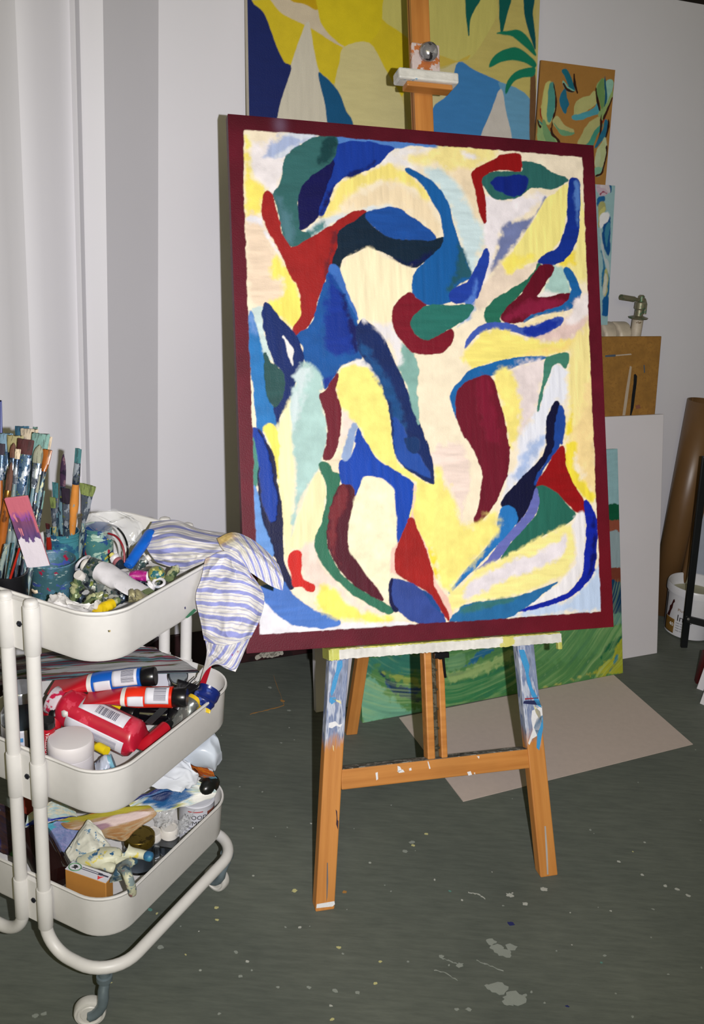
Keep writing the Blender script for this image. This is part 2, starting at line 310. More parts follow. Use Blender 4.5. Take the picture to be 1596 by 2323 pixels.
PAINT_MAIN = '''
242,230,206 0 
236,230,232 47.6 85,2010 219,2040 247,1989 203,1888 176,1828 128,1859 81,1899
243,228,120 30.599999999999998 67,2028 84,1986 85,1899 132,1844 136,1811 123,1752 108,1732 56,1726
175,188,220 23.8 135,1968 195,2048 251,2079 397,2082 320,2043 237,1988 187,1970 157,1972
214,220,232 20.4 220,2060 251,2084 474,2085 438,2068 402,2080 279,2035 237,1988 187,1970 218,1996 290,2046
234,214,192 47.6 61,1719 122,1728 131,1689 172,1614 184,1556 161,1472 201,1451 188,1377 79,1364 54,1474
232,230,236 17.0 61,1722 122,1730 128,1689 172,1614 199,1567 190,1566 148,1632 116,1698 72,1700
243,230,120 30.599999999999998 170,1580 199,1557 227,1509 240,1475 252,1472 267,1424 273,1350 265,1316 239,1283 190,1314 152,1361 144,1395 184,1396 202,1480 147,1496
236,232,232 47.6 583,1955 643,2009 692,2048 787,2058 921,2063 881,2030 779,2027 745,2004 775,1956 783,1969 705,1973 647,1969
92,138,204 6.0 438,2080 631,2087 769,2090 905,2077 927,2071 916,2063 802,2064 748,2060 692,2047 577,2059 499,2058 442,2041
244,228,140 30.599999999999998 373,1752 407,1818 440,1875 498,1914 572,1944 652,1972 721,1965 806,1907 846,1849 802,1826 779,1878 676,1911 569,1884 489,1829 435,1771 393,1739
240,222,190 47.6 462,1797 542,1852 675,1896 793,1856 855,1799 890,1719 855,1682 788,1754 724,1793 661,1809 565,1789
216,224,228 20.4 393,1739 512,1765 565,1786 650,1808 671,1798 591,1775 538,1769 407,1712 323,1656 278,1656 304,1679
92,140,142 17.0 299,1664 346,1701 382,1726 376,1698 334,1666 303,1650
30,68,160 4.0 421,1982 441,2033 499,2058 577,2064 629,2056 692,2048 665,2026 621,1977 562,1943 498,1924 456,1901 424,1864 395,1788 373,1750 338,1760 360,1801 394,1882
22,38,110 17.0 467,1911 499,1929 562,1958 611,1997 599,1966 546,1937 477,1907
22,30,100 20.4 429,1874 401,1803 373,1752 358,1761 386,1812 414,1863
24,24,88 4.0 426,1978 416,1923 388,1857 359,1776 347,1738 274,1680 268,1746 281,1849 324,1906 376,1944
62,112,112 4.0 438,2078 441,2038 426,1983 376,1944 324,1901 281,1849 271,1795 271,1707 274,1683 319,1663 293,1640 251,1612 222,1626 204,1669 192,1741 179,1794 176,1823 202,1864 220,1928 227,1973 279,2020 351,2065 397,2077
88,130,140 34.0 180,1799 210,1811 236,1720 252,1623 227,1626 204,1674
30,74,78 23.8 397,2069 439,2075 435,2013 421,1982 377,1964 357,1978 379,1999 385,2039
162,42,42 4.0 151,1830 170,1808 183,1760 195,1703 203,1659 227,1621 251,1613 303,1640 396,1699 460,1742 507,1770 557,1774 511,1731 447,1692 436,1667 428,1607 406,1556 377,1486 340,1407 327,1352 289,1287 245,1253 234,1283 271,1336 267,1424 252,1472 245,1475 218,1528 191,1595 154,1661 127,1723 124,1766 136,1816
120,40,50 20.4 421,1686 431,1676 418,1616 390,1541 372,1480 380,1555 404,1631
22,46,66 4.0 565,1770 511,1731 442,1687 431,1617 411,1572 415,1537 435,1533 458,1579 505,1601 553,1626 590,1620 662,1593 703,1565 751,1552 747,1552 780,1556 825,1593 869,1626 896,1668 894,1686 855,1676 731,1670 666,1674 614,1696 573,1729
16,30,84 27.2 610,1611 715,1576 748,1575 825,1614 836,1599 780,1556 742,1552 703,1565
36,88,162 4.0 565,1769 612,1786 660,1799 713,1788 735,1771 798,1739 840,1706 860,1677 785,1670 731,1666 676,1672 629,1687 583,1720 561,1748
246,234,200 20.4 458,1574 505,1598 553,1623 589,1617 703,1563 753,1547 756,1504 750,1502 748,1447 704,1425 665,1388 657,1328 583,1315 511,1331 497,1373 473,1421 455,1470 439,1519
72,120,192 4.0 403,1546 435,1533 441,1489 439,1519 455,1470 473,1421 497,1373 508,1323 481,1357 452,1411 414,1474 395,1517
34,96,164 4.0 390,1512 414,1479 453,1426 481,1372 505,1323 500,1273 505,1204 517,1168 477,1156 430,1137 408,1107 376,1062 354,1040 344,1087 317,1121 278,1155 271,1218 247,1252 294,1287 326,1332 339,1387 367,1457
28,62,152 30.599999999999998 392,1497 413,1464 447,1420 476,1357 488,1283 500,1203 422,1182 381,1191 357,1230 366,1319 376,1418
22,32,100 27.2 448,1425 480,1347 503,1283 503,1203 480,1213 468,1297 446,1381
30,58,148 20.4 408,1107 376,1062 357,1040 348,1072 367,1087
204,222,226 47.6 824,1959 922,1966 1001,1879 1063,1770 1090,1746 1068,1636 1019,1523 999,1566 961,1713 927,1818 886,1887
243,228,160 30.599999999999998 757,2015 800,2031 927,2082 993,2087 1132,2069 1156,2043 1085,2009 1039,1975 960,1954 922,1966 885,1994 788,1992
238,234,236 27.2 987,2056 1031,2051 1069,2034 1052,2022 1008,2034
240,222,192 30.599999999999998 922,1966 1039,1975 1065,1811 1085,1751 1042,1789 986,1909
236,230,234 27.2 1090,1875 1179,1857 1283,1888 1382,1894 1351,1850 1186,1751 1162,1724 1136,1650 1109,1540 1055,1460 1037,1433 1082,1564 1091,1647 1084,1745 1093,1823
238,226,205 30.599999999999998 1241,1974 1490,1954 1572,2066 1478,2080 1275,2081
124,134,176 20.4 1381,1883 1350,1829 1314,1795 1180,1751 1161,1703 1136,1629 1109,1545 1168,1604 1216,1659 1264,1714 1295,1747 1326,1801
228,212,195 30.599999999999998 1109,1540 1168,1594 1282,1584 1334,1602 1279,1521 1233,1496 1169,1457 1082,1397 1031,1390 1021,1416 1052,1473
243,232,150 8.0 1496,1954 1485,1848 1470,1767 1443,1697 1394,1647 1335,1607 1282,1584 1211,1549 1178,1558 1168,1589 1216,1643 1264,1708 1325,1790 1381,1873 1441,1919
243,228,118 30.599999999999998 1171,1594 1209,1632 1255,1624 1313,1632 1282,1589 1206,1551 1178,1558
244,232,158 30.599999999999998 1553,1905 1578,1800 1577,1640 1576,1479 1574,1536 1526,1518 1498,1565 1456,1581 1416,1595 1488,1641 1520,1690 1536,1797
240,220,92 27.2 1422,1598 1506,1650 1512,1610 1474,1584
30,102,166 4.0 744,1964 776,1958 849,1920 886,1887 927,1818 940,1753 960,1687 984,1611 1013,1525 962,1492 922,1455 916,1434 922,1417 866,1400 807,1398 760,1429 748,1447 756,1508 756,1514 780,1553 824,1588 875,1632 897,1668 893,1735 882,1785 846,1849 806,1907 743,1953
44,96,112 30.599999999999998 964,1667 994,1586 1012,1525 957,1492 928,1460 906,1469 925,1511 954,1559 956,1610
40,72,164 4.0 1091,1646 1101,1617 1093,1565 1062,1486 1040,1433 1034,1442 1018,1415 982,1414 943,1405 917,1422 918,1448 946,1475 997,1497 1031,1546 1067,1610
90,130,205 17.0 977,1409 1017,1452 1037,1514 1047,1494 1034,1442 1020,1406 998,1399
54,110,106 4.0 1082,1947 1128,1976 1271,1991 1272,2032 1347,2028 1416,1996 1494,1971 1466,1947 1412,1924 1320,1925 1272,1892 1225,1870 1157,1863 1118,1881 1092,1911
22,46,134 6.0 1126,1934 1161,1957 1218,1964 1259,1975 1293,1967 1298,1936 1272,1897 1214,1879 1170,1896 1137,1914
150,26,30 4.0 1043,1975 1096,2005 1153,2037 1177,2053 1266,2062 1269,2007 1263,1988 1197,1994 1140,1985 1094,1958 1078,1931 1091,1896 1094,1834 1094,1772 1085,1758 1065,1811 1052,1893 1040,1939
26,58,148 4.0 1502,1968 1532,1977 1549,1947 1546,1851 1534,1744 1513,1679 1457,1613 1398,1589 1345,1591 1334,1602 1353,1624 1424,1659 1456,1713 1483,1794 1490,1890
92,132,196 20.4 1526,1962 1543,1947 1544,1894 1544,1841 1532,1771 1528,1839 1526,1903
46,116,96 4.0 1331,1591 1351,1584 1334,1563 1297,1507 1231,1452 1190,1406 1142,1357 1141,1329 1084,1325 1079,1389 1169,1457 1263,1508 1311,1554
174,206,200 20.4 1409,1584 1467,1573 1462,1553 1478,1516 1485,1464 1423,1461 1364,1454 1354,1480 1380,1539
238,234,232 20.4 1320,1446 1353,1475 1394,1471 1429,1461 1381,1441
108,20,44 4.0 1345,1586 1406,1579 1367,1512 1336,1469 1317,1446 1375,1445 1435,1462 1488,1461 1456,1409 1373,1380 1291,1362 1244,1337 1186,1330 1150,1342 1151,1363 1190,1406 1243,1449 1279,1498 1316,1552
140,36,70 30.599999999999998 1159,1358 1259,1419 1433,1435 1421,1408 1256,1356 1181,1338
34,106,166 4.0 1459,1576 1479,1577 1513,1535 1534,1478 1533,1471 1515,1417 1485,1400 1431,1387 1343,1371 1290,1353 1255,1336 1291,1363 1373,1390 1450,1415 1485,1458 1484,1511 1459,1558
226,202,196 47.6 1442,1351 1491,1400 1540,1439 1583,1462 1578,1344 1533,1284 1455,1258 1338,1253 1252,1269 1310,1284 1399,1312
236,228,228 30.599999999999998 1453,1351 1528,1438 1571,1472 1571,1392 1488,1331
238,222,180 23.8 1243,1313 1290,1346 1343,1368 1443,1380 1418,1358 1347,1337 1289,1317
74,100,182 4.0 975,1218 987,1255 1027,1297 1084,1325 1141,1329 1197,1323 1242,1306 1312,1321 1371,1343 1424,1361 1445,1356 1429,1329 1369,1301 1310,1278 1270,1274 1224,1287 1168,1298 1095,1302 1043,1282 1003,1245
30,58,162 20.4 1254,1303 1371,1341 1424,1358 1442,1351 1423,1329 1310,1278 1270,1277
243,229,135 23.8 970,1203 1003,1240 1049,1277 1106,1297 1173,1296 1241,1274 1338,1250 1455,1258 1515,1270 1453,1218 1400,1196 1248,1185 1134,1160 1020,1132 982,1147 966,1167
246,218,140 34.0 1249,1193 1337,1221 1455,1245 1484,1251 1453,1218 1400,1196
244,229,162 40.8 1478,1235 1578,1355 1584,1087 1575,820 1436,820 1449,980 1448,1086 1461,1192
242,218,162 47.6 1560,1087 1589,1061 1583,792 1587,831 1583,617 1551,575 1502,672 1462,832 1423,793 1500,927
240,222,80 20.4 1472,964 1462,873 1430,820 1478,805 1463,725 1495,656 1546,596 1557,564 1538,554 1492,592 1436,657 1422,736 1432,832
34,110,172 4.0 928,918 908,977 905,1028 940,1069 986,1116 1054,1143 1134,1165 1248,1183 1344,1186 1346,1177 1247,1156 1178,1132 1086,1102 1029,1091 984,1075 944,1049 929,1002 926,936
230,218,218 40.8 1177,1124 1346,1174 1337,1095 1296,963 1235,874 1193,832 1210,952
243,229,140 30.599999999999998 1103,1097 1183,1124 1217,978 1205,848 1163,795 1154,848 1136,952
228,230,240 30.599999999999998 1380,1143 1444,1133 1448,1086 1437,969 1391,990 1353,926 1330,800 1319,780 1239,675 1150,604 1121,568 1153,661 1203,754 1204,821 1247,884 1302,958
76,136,118 4.0 1358,1185 1417,1202 1460,1203 1460,1171 1444,1138 1416,1162 1380,1148 1360,1100 1335,1053 1321,1000 1302,952 1317,1031 1337,1095 1346,1169
176,194,228 40.8 1320,811 1271,754 1228,686 1187,660 1207,728 1262,801 1290,821 1338,847
116,28,50 4.0 953,1054 984,1077 1052,1100 1089,1097 1106,1055 1126,978 1145,900 1156,801 1161,791 1149,698 1117,625 1081,558 1045,513 999,477 986,496 1007,534 1021,611 1033,678 1016,746 970,829 952,848 926,936 931,1023
130,30,58 34.0 1018,1080 1074,1081 1092,978 1119,822 1063,822 1025,977
18,22,62 4.0 1391,992 1406,974 1390,900 1385,821 1358,753 1303,696 1283,633 1264,581 1227,518 1179,467 1169,509 1148,541 1119,542 1117,563 1150,604 1239,681 1306,743 1337,801 1337,831 1350,926
38,80,158 6.0 1407,969 1426,964 1428,900 1415,810 1402,806 1389,779 1327,711 1290,648 1275,638 1303,696 1359,764 1377,821 1390,910
152,22,28 4.0 1407,798 1424,784 1422,726 1448,651 1503,560 1516,510 1465,513 1431,545 1369,600 1283,626 1327,695 1364,748
48,112,98 4.0 1283,623 1323,622 1375,594 1425,540 1463,499 1422,461 1344,431 1226,377 1104,320 1140,375 1212,446 1278,507 1290,580
112,118,184 4.0 1280,617 1290,580 1278,517 1212,446 1153,395 1093,324 984,276 1036,316 1108,402 1178,462 1226,508 1264,581
48,126,192 4.0 1114,537 1148,544 1175,525 1185,493 1173,462 1119,412 1055,352 1014,317 968,277 862,192 888,224 946,289 1027,363 1087,439 1091,480
236,218,208 30.599999999999998 798,783 881,819 952,803 974,679 946,546 927,485 913,547 873,629 828,717 772,798
244,231,140 40.8 827,712 873,629 913,547 924,480 987,473 1022,492 1090,522 1087,439 1027,363 929,279 855,205 817,228 799,300 765,403 677,481 673,623 684,643 765,642 798,654
244,221,70 30.599999999999998 746,449 786,387 811,325 810,248 782,300 753,378
244,233,158 27.2 859,180 979,272 1093,319 1226,377 1428,460 1456,428 1457,327 1425,264 1364,219 1246,182 1131,161 951,142 851,113 841,155
233,226,231 23.8 994,251 1138,307 1253,334 1371,383 1408,413 1412,365 1356,299 1250,266 1134,234 1042,197 974,164 935,150 925,192
236,233,236 20.4 1442,465 1512,503 1514,405 1496,272 1451,194 1390,144 1243,114 1128,83 1104,66 1244,135 1358,203 1424,253 1460,326
194,211,236 30.599999999999998 1542,238 1573,253 1568,81 1416,73 1242,75 1127,73 1185,91 1336,114 1449,151
20,44,166 4.0 1512,557 1549,516 1567,457 1559,350 1543,254 1505,202 1419,142 1331,119 1243,102 1157,93 1243,115 1361,142 1439,181 1489,245 1501,325 1515,431
10,22,110 20.4 1553,484 1560,403 1544,270 1506,218 1527,297 1544,404
48,116,166 4.0 1364,211 1304,174 1244,132 1186,101 1099,66 959,67 857,68 900,116 940,140 1040,145 1131,151 1217,168
62,122,126 20.4 906,123 951,142 1046,147 1154,155 1177,159 1130,135 1017,118 949,106 888,101
48,126,188 4.0 61,1344 77,1325 94,1253 106,1205 115,1166 118,1118 114,1045 127,992 146,967 159,924 162,875 155,836 122,880 83,875 74,909 68,996 62,1068 55,1141 53,1261
112,150,206 27.2 57,1358 75,1334 86,1291 89,1253 60,1271
205,222,220 8.0 67,1363 121,1367 115,1287 136,1196 152,1143 115,1176 94,1253 77,1330
24,50,112 4.0 124,1384 176,1328 233,1271 256,1223 269,1179 267,1130 246,1095 229,1046 206,982 169,938 158,904 149,933 146,972 178,1021 190,1070 181,1109 153,1143 136,1196 119,1263 111,1321
236,234,232 4.0 190,1250 207,1236 230,1198 224,1168 227,1136 214,1173 206,1212
50,90,90 4.0 115,1181 138,1147 177,1119 190,1080 183,1021 161,977 141,972 118,1016 113,1069
244,236,190 23.8 163,899 174,933 212,997 218,924 213,807 221,714 209,543 193,407 170,349 161,359 157,496 148,642 137,740 116,823
245,230,115 8.0 98,880 118,904 147,885 160,836 168,801 165,813 152,740 153,652 142,740 120,827
178,208,204 17.0 273,1152 317,1123 344,1087 354,1038 336,1018 341,968 354,914 358,835 339,767 333,743 295,689 257,631 218,533 197,451 211,592 221,714 214,826 214,948 235,1071 256,1110
212,226,228 40.8 246,1105 292,1125 284,1047 240,973 221,875 216,924 236,1046
240,232,188 8.0 311,703 336,688 346,639 342,590 317,491 274,419 243,400 198,407 194,436 229,543 273,640
236,218,206 30.599999999999998 232,396 294,418 311,344 349,283 418,211 519,146 575,123 466,139 366,208 287,256 237,273
237,222,196 8.0 369,762 406,786 409,747 406,687 377,698 353,742
236,222,212 27.2 423,969 462,924 487,895 455,875 427,825 401,805 417,899
244,233,140 17.0 400,1038 401,1058 419,1122 461,1143 514,1156 559,1125 594,1080 613,1025 631,960 638,874 639,824 650,749 675,719 722,683 774,657 797,641 814,529 773,377 734,480 720,511 730,632 715,663 648,704 571,750 521,820 511,850 492,890 462,924 423,974
238,234,232 17.0 417,1122 498,1164 555,1145 594,1085 589,1075 549,1124 503,1141 451,1135
118,38,54 4.0 413,1105 407,1073 400,1038 413,979 419,934 414,875 396,805 374,762 339,757 351,807 355,816 363,885 355,944 342,983 336,1018 365,1043 387,1077
28,50,104 4.0 518,1321 547,1319 592,1281 627,1226 655,1156 690,1086 713,1021 737,955 761,884 768,874 792,797 784,834 802,758 812,661 798,652 780,657 743,682 671,734 646,785 637,839 630,935 617,1005 594,1080 555,1140 520,1174 501,1223 501,1283
36,88,142 30.599999999999998 517,1234 577,1165 640,1050 673,950 695,849 667,798 644,900 622,1000 574,1100 520,1179
46,88,168 8.0 640,922 671,910 696,859 709,798 700,804 747,774 802,671 744,693 660,744 642,810 639,824
26,62,112 6.0 691,835 750,835 742,779 705,789
140,180,172 8.0 691,1233 727,1203 757,1168 765,1103 751,1026 757,900 737,935 727,970 709,1046 680,1116 673,1137 683,1177
232,228,230 30.599999999999998 531,1324 582,1300 648,1227 674,1147 690,1228 666,1288 657,1317 614,1306
130,28,48 4.0 740,1446 763,1422 794,1402 806,1392 767,1356 765,1356 737,1320 751,1270 783,1255 806,1251 861,1272 911,1297 927,1284 920,1248 886,1212 858,1196 792,1188 750,1198 732,1203 691,1248 661,1297 656,1358 671,1393 704,1425
160,184,218 20.4 998,1394 1029,1390 1010,1359 962,1316 933,1300 974,1347
50,120,110 4.0 751,1345 790,1382 828,1396 921,1397 987,1404 1020,1394 1008,1369 974,1337 939,1315 911,1299 861,1277 817,1256 784,1256 758,1275 738,1310
24,72,166 4.0 51,880 73,880 97,856 114,802 123,750 134,667 84,643 72,716 61,799 58,837
82,146,132 6.0 51,842 66,789 73,740 65,668 51,666
22,28,72 4.0 80,875 105,827 120,808 138,749 148,642 160,564 160,447 161,359 187,280 195,246 166,252 145,326 113,400 91,469 75,547 71,619 73,716 89,765 102,827
28,72,164 8.0 68,832 99,832 120,750 134,667 144,594 138,526 118,512 99,536 79,629 77,702
112,157,216 6.0 50,644 64,629 75,547 96,469 118,388 96,352 51,436
236,234,238 8.0 57,237 114,181 260,100 464,94 622,90 740,66 849,68 55,63
86,130,202 6.0 63,256 98,265 152,277 181,236 234,185 287,148 343,130 384,93 310,82 250,91 185,104 127,151 90,192 66,222
245,232,120 23.8 312,245 367,218 441,155 518,121 604,101 600,84 542,84 439,105 363,124 293,157
206,44,36 4.0 200,390 229,386 231,347 233,283 277,252 278,227 251,236 231,253 199,255 193,299 177,354
60,122,98 4.0 322,733 338,747 358,737 377,703 405,692 400,648 378,604 366,559 347,466 344,402 372,332 400,286 445,244 511,201 567,168 610,135 581,124 519,161 443,209 369,277 321,334 293,399 300,453 328,516 350,614 345,664 331,698
30,80,178 4.0 491,880 511,840 531,805 571,750 648,699 715,658 720,632 705,551 687,491 652,422 641,407 640,508 634,619 609,659 568,680 511,686 488,646 465,602 457,642 416,655 407,692 410,747 441,751 462,776 480,816 474,835
152,172,206 8.0 472,904 488,890 480,855 462,800 457,771 433,750 416,764 428,806 432,815 449,865
92,30,48 4.0 405,648 426,652 457,642 465,597 447,538 435,488 427,429 440,379 474,328 503,277 538,235 569,188 559,178 501,212 445,254 391,311 353,382 342,432 354,515 378,599
126,50,58 20.4 403,643 431,637 422,563 388,490 379,391 397,331 353,387 349,461 365,549
246,239,208 8.0 510,684 568,675 609,654 634,619 640,508 637,442 640,402 612,363 604,287 601,222 609,166 573,188 539,245 504,282 465,338 436,389 431,449 442,518 466,602 490,651
240,204,190 8.0 698,511 717,582 720,647 736,632 722,571 714,511 743,439 773,377 802,249 853,175 867,118 844,83 734,226 625,281 604,292 613,373 652,422
164,40,38 4.0 704,511 738,439 762,377 786,300 795,223 845,119 853,76 823,115 772,189 755,210 692,243 635,286 626,327 640,392 669,451
62,84,154 4.0 610,262 645,255 697,238 734,211 772,179 813,121 838,72 767,62 728,74 685,87 634,130 604,167 601,222
38,84,148 6.0 746,205 777,183 828,104 813,115 761,179
24,28,80 4.0 607,262 616,259 603,222 608,166 629,133 618,131 598,167 598,222
'''
PAINT_YELLOW = '''
204,190,120 0 
212,190,40 7.2 -445,1653 -449,1458 -397,1446 -343,1471 -180,1501 -69,1467 -36,1403 -70,1331 -105,1209 -127,1217 -182,1299 -214,1377 -246,1441 -289,1469 -327,1474 -323,1671 160,1739 161,1346 161,1316 120,1166 79,1192 38,1193 -13,1406 131,1348 167,1337 303,1369 389,1269 463,1162 495,1144 536,1263 539,1439 336,1546 370,1670 333,1764
204,196,110 4.8 363,1768 360,1539 385,1482 490,1433 649,1348 791,1331 896,1363 978,1473 1041,1587 1043,1864
206,182,78 4.8 661,1354 824,1332 882,1372 811,1333 740,1294 689,1278
208,194,168 4.8 -234,1542 -191,1486 -147,1448 -69,1423 -13,1406 44,1383 108,1355 167,1337 102,1374 62,1424 39,1475 -12,1493 -102,1511 -124,1556
196,160,20 4.8 -102,1511 -35,1505 33,1489 39,1578 -102,1559
214,194,34 4.8 34,1673 39,1475 67,1410 114,1371 167,1342 238,1337 303,1367 363,1444 374,1541 372,1720
208,198,142 4.8 172,1332 303,1367 390,1259 463,1157 376,1216 482,1143 511,913 216,892 210,1000 161,1094 126,1162 149,1265
200,186,108 4.8 650,1275 727,1293 805,1311 824,1329 891,1299 1068,1262 1089,1248 1259,1192 1282,1305 1273,1550 1253,1735 1050,1709 1041,1587 978,1473 896,1363 817,1331
208,198,148 4.8 657,978 651,1243 740,1294 811,1328 806,1290 744,1156 674,1091
208,202,184 4.8 -21,1424 -47,1372 -105,1219 -186,973 -199,862 108,884 102,997 44,1184 15,1281 -7,1397
24,38,98 4.8 -330,1471 -289,1466 -246,1441 -214,1377 -182,1299 -144,1234 -108,1209 -151,1091 -183,973 -187,862 -341,851
20,84,128 4.8 38,1193 61,1191 102,1164 149,1113 179,1044 216,995 222,892 108,884 73,1060
64,130,190 4.8 817,1331 911,1301 1068,1259 1076,1235 1019,1115 969,1001 964,946 675,925 671,1091 744,1156 781,1234
104,160,196 4.8 1075,1257 1259,1192 1279,969 1150,959 1108,1123 1080,1219
206,200,192 4.8 1075,1224 1108,1123 1147,959 964,946 1020,1105
112,80,52 4.8 1262,1314 1288,1311 1305,970 1273,968
16,96,88 4.8 855,1684 852,1574 865,1497 872,1467 876,1541 901,1596 932,1642 937,1694
16,96,88 4.8 1056,1710 1053,1599 1060,1541 1070,1502 1095,1588 1119,1665 1124,1719
14,84,90 4.8 1205,1729 1203,1644 1220,1571 1274,1458 1281,1458 1275,1523 1257,1602 1258,1650 1267,1737
24,124,94 4.8 1042,1496 1105,1512 1181,1524 1245,1482 1281,1431 1282,1415 1219,1451 1141,1491 1072,1496
24,124,94 4.8 1001,1328 1036,1389 1129,1434 1192,1432 1284,1382 1280,1354 1215,1375 1139,1378 1064,1359
24,124,94 4.8 1108,1208 1116,1267 1169,1321 1252,1348 1286,1349 1275,1312 1205,1297 1151,1270
'''
PAINT_BROWN = '''
168,122,62 0 
196,196,120 7.2 1388,1273 1378,1214 1369,1149 1381,1103 1422,1071 1449,1108 1463,1157 1451,1249 1424,1288
80,150,140 7.2 1412,1258 1410,1199 1409,1129 1428,1083 1454,1132 1458,1209 1440,1283 1421,1284
60,34,24 2.4 1436,1286 1461,1221 1467,1157 1454,1097 1447,1049 1449,1102 1462,1157 1456,1221
30,110,130 4.8 1490,1352 1517,1358 1551,1323 1570,1284 1581,1256 1527,1256 1500,1289 1540,1275 1513,1319
130,190,170 4.8 1499,1301 1541,1269 1581,1258 1550,1250 1510,1272
50,28,20 2.4 1568,1339 1573,1290 1601,1248 1591,1274 1576,1320
36,110,140 4.8 1515,1258 1530,1221 1547,1188 1536,1163 1531,1136 1505,1160 1488,1194 1491,1230
186,186,122 4.8 1684,1241 1713,1266 1739,1246 1744,1217 1661,1156 1601,1133 1592,1144 1595,1192 1638,1225
80,160,175 4.8 1579,1124 1662,1150 1722,1179 1743,1205 1764,1164 1710,1142 1619,1110
186,182,122 4.8 1479,1117 1512,1090 1545,1068 1593,1054 1587,1036 1533,1032 1477,1057 1450,1091
110,160,120 4.8 1459,1080 1500,1053 1571,1041 1599,1040 1565,1025 1510,1030
140,170,110 7.2 1768,1338 1794,1323 1833,1332 1838,1285 1829,1224 1812,1162 1776,1123 1757,1158 1784,1196 1764,1236 1726,1293
150,196,176 4.8 1790,1322 1833,1332 1836,1273 1816,1199 1796,1233
30,90,120 2.4 1779,1351 1790,1304 1804,1234 1792,1197 1792,1257 1779,1315
50,28,20 2.4 1723,1286 1750,1217 1763,1170 1738,1216
180,180,120 7.2 1767,1134 1779,1099 1736,1053 1709,1002 1680,976 1632,979 1658,1041 1699,1105
70,150,130 4.8 1779,1099 1736,1053 1709,1002 1680,976 1728,979 1754,1036 1788,1088
60,34,24 2.4 1782,1148 1783,1063 1759,988 1776,1056 1772,1123
150,180,120 7.2 1359,1089 1401,1045 1457,1026 1499,987 1502,957 1387,949 1358,1018
60,140,140 4.8 1360,1083 1408,1058 1441,1025 1409,1046
40,110,140 4.8 1808,1126 1827,1103 1818,1041 1789,1008 1752,975 1778,1038 1798,1076
50,28,20 2.4 1828,1130 1836,1091 1819,1029 1828,1091
190,200,160 7.2 1819,1029 1835,956 1813,868 1763,877 1764,945 1790,996
130,180,150 4.8 1764,865 1821,868 1801,830 1773,825
120,160,110 4.8 1389,1092 1415,1058 1443,1019 1475,991 1479,956 1433,952 1404,1010 1385,1056
60,34,24 2.4 1446,1052 1458,1026 1498,999 1511,976 1504,972 1482,1001 1451,1019 1441,1048
60,34,24 2.4 1352,1089 1365,1066 1377,1058 1372,1049 1358,1063
110,150,90 7.2 1747,1318 1768,1338 1779,1280 1788,1233 1778,1183 1758,1218 1734,1275
150,176,110 7.2 1813,1223 1839,1279 1843,1255 1825,1194 1806,1150 1784,1124 1784,1160
150,60,34 2.4 1839,1243 1828,1200 1803,1137 1790,1112 1796,1131 1821,1193
60,34,24 2.4 1843,1246 1821,1187 1798,1134 1791,1136 1817,1193
60,34,24 2.4 1503,1283 1526,1259 1558,1250 1579,1254 1557,1256 1530,1265 1507,1287
150,60,34 2.4 1365,1148 1370,1120 1378,1097 1366,1113 1363,1136
180,190,140 4.8 1784,977 1805,1009 1823,980 1826,931 1813,880 1795,879 1798,929
60,34,24 2.4 1834,987 1838,944 1823,868 1812,837 1777,822 1777,826 1808,840 1818,869 1833,944 1829,980
'''
PAINT_BLUE = '''
150,186,190 0 
196,176,190 9.6 1752,781 1817,782 1837,739 1789,717 1763,741
20,90,140 4.8 1817,783 1854,785 1854,746
30,96,150 7.2 1765,710 1813,722 1807,693 1776,666
170,170,110 9.6 1776,673 1816,687 1827,644 1797,611 1785,547
20,80,140 7.2 1862,607 1824,574 1813,497 1834,433 1869,402
190,200,200 9.6 1793,547 1814,484 1845,389 1872,357 1877,292 1828,388
40,110,150 7.2 1810,420 1831,356 1831,226 1878,161 1879,260 1850,324
180,180,120 7.2 1840,226 1850,324 1871,260 1861,161
20,90,150 7.2 1842,128 1877,175 1889,63 1847,62
210,200,206 7.2 1785,783 1833,786 1848,746 1819,763 1786,767
150,70,90 4.8 1780,736 1803,749 1828,738 1816,741 1800,742 1784,727
200,196,120 7.2 1783,629 1813,662 1822,650 1805,611 1791,572
236,236,236 7.2 1788,610 1820,631 1853,626 1847,587 1815,573 1801,547
60,130,160 7.2 1831,523 1848,575 1861,575 1865,550 1854,498 1847,447
206,206,190 7.2 1848,292 1862,266 1862,214 1850,174 1842,213
'''
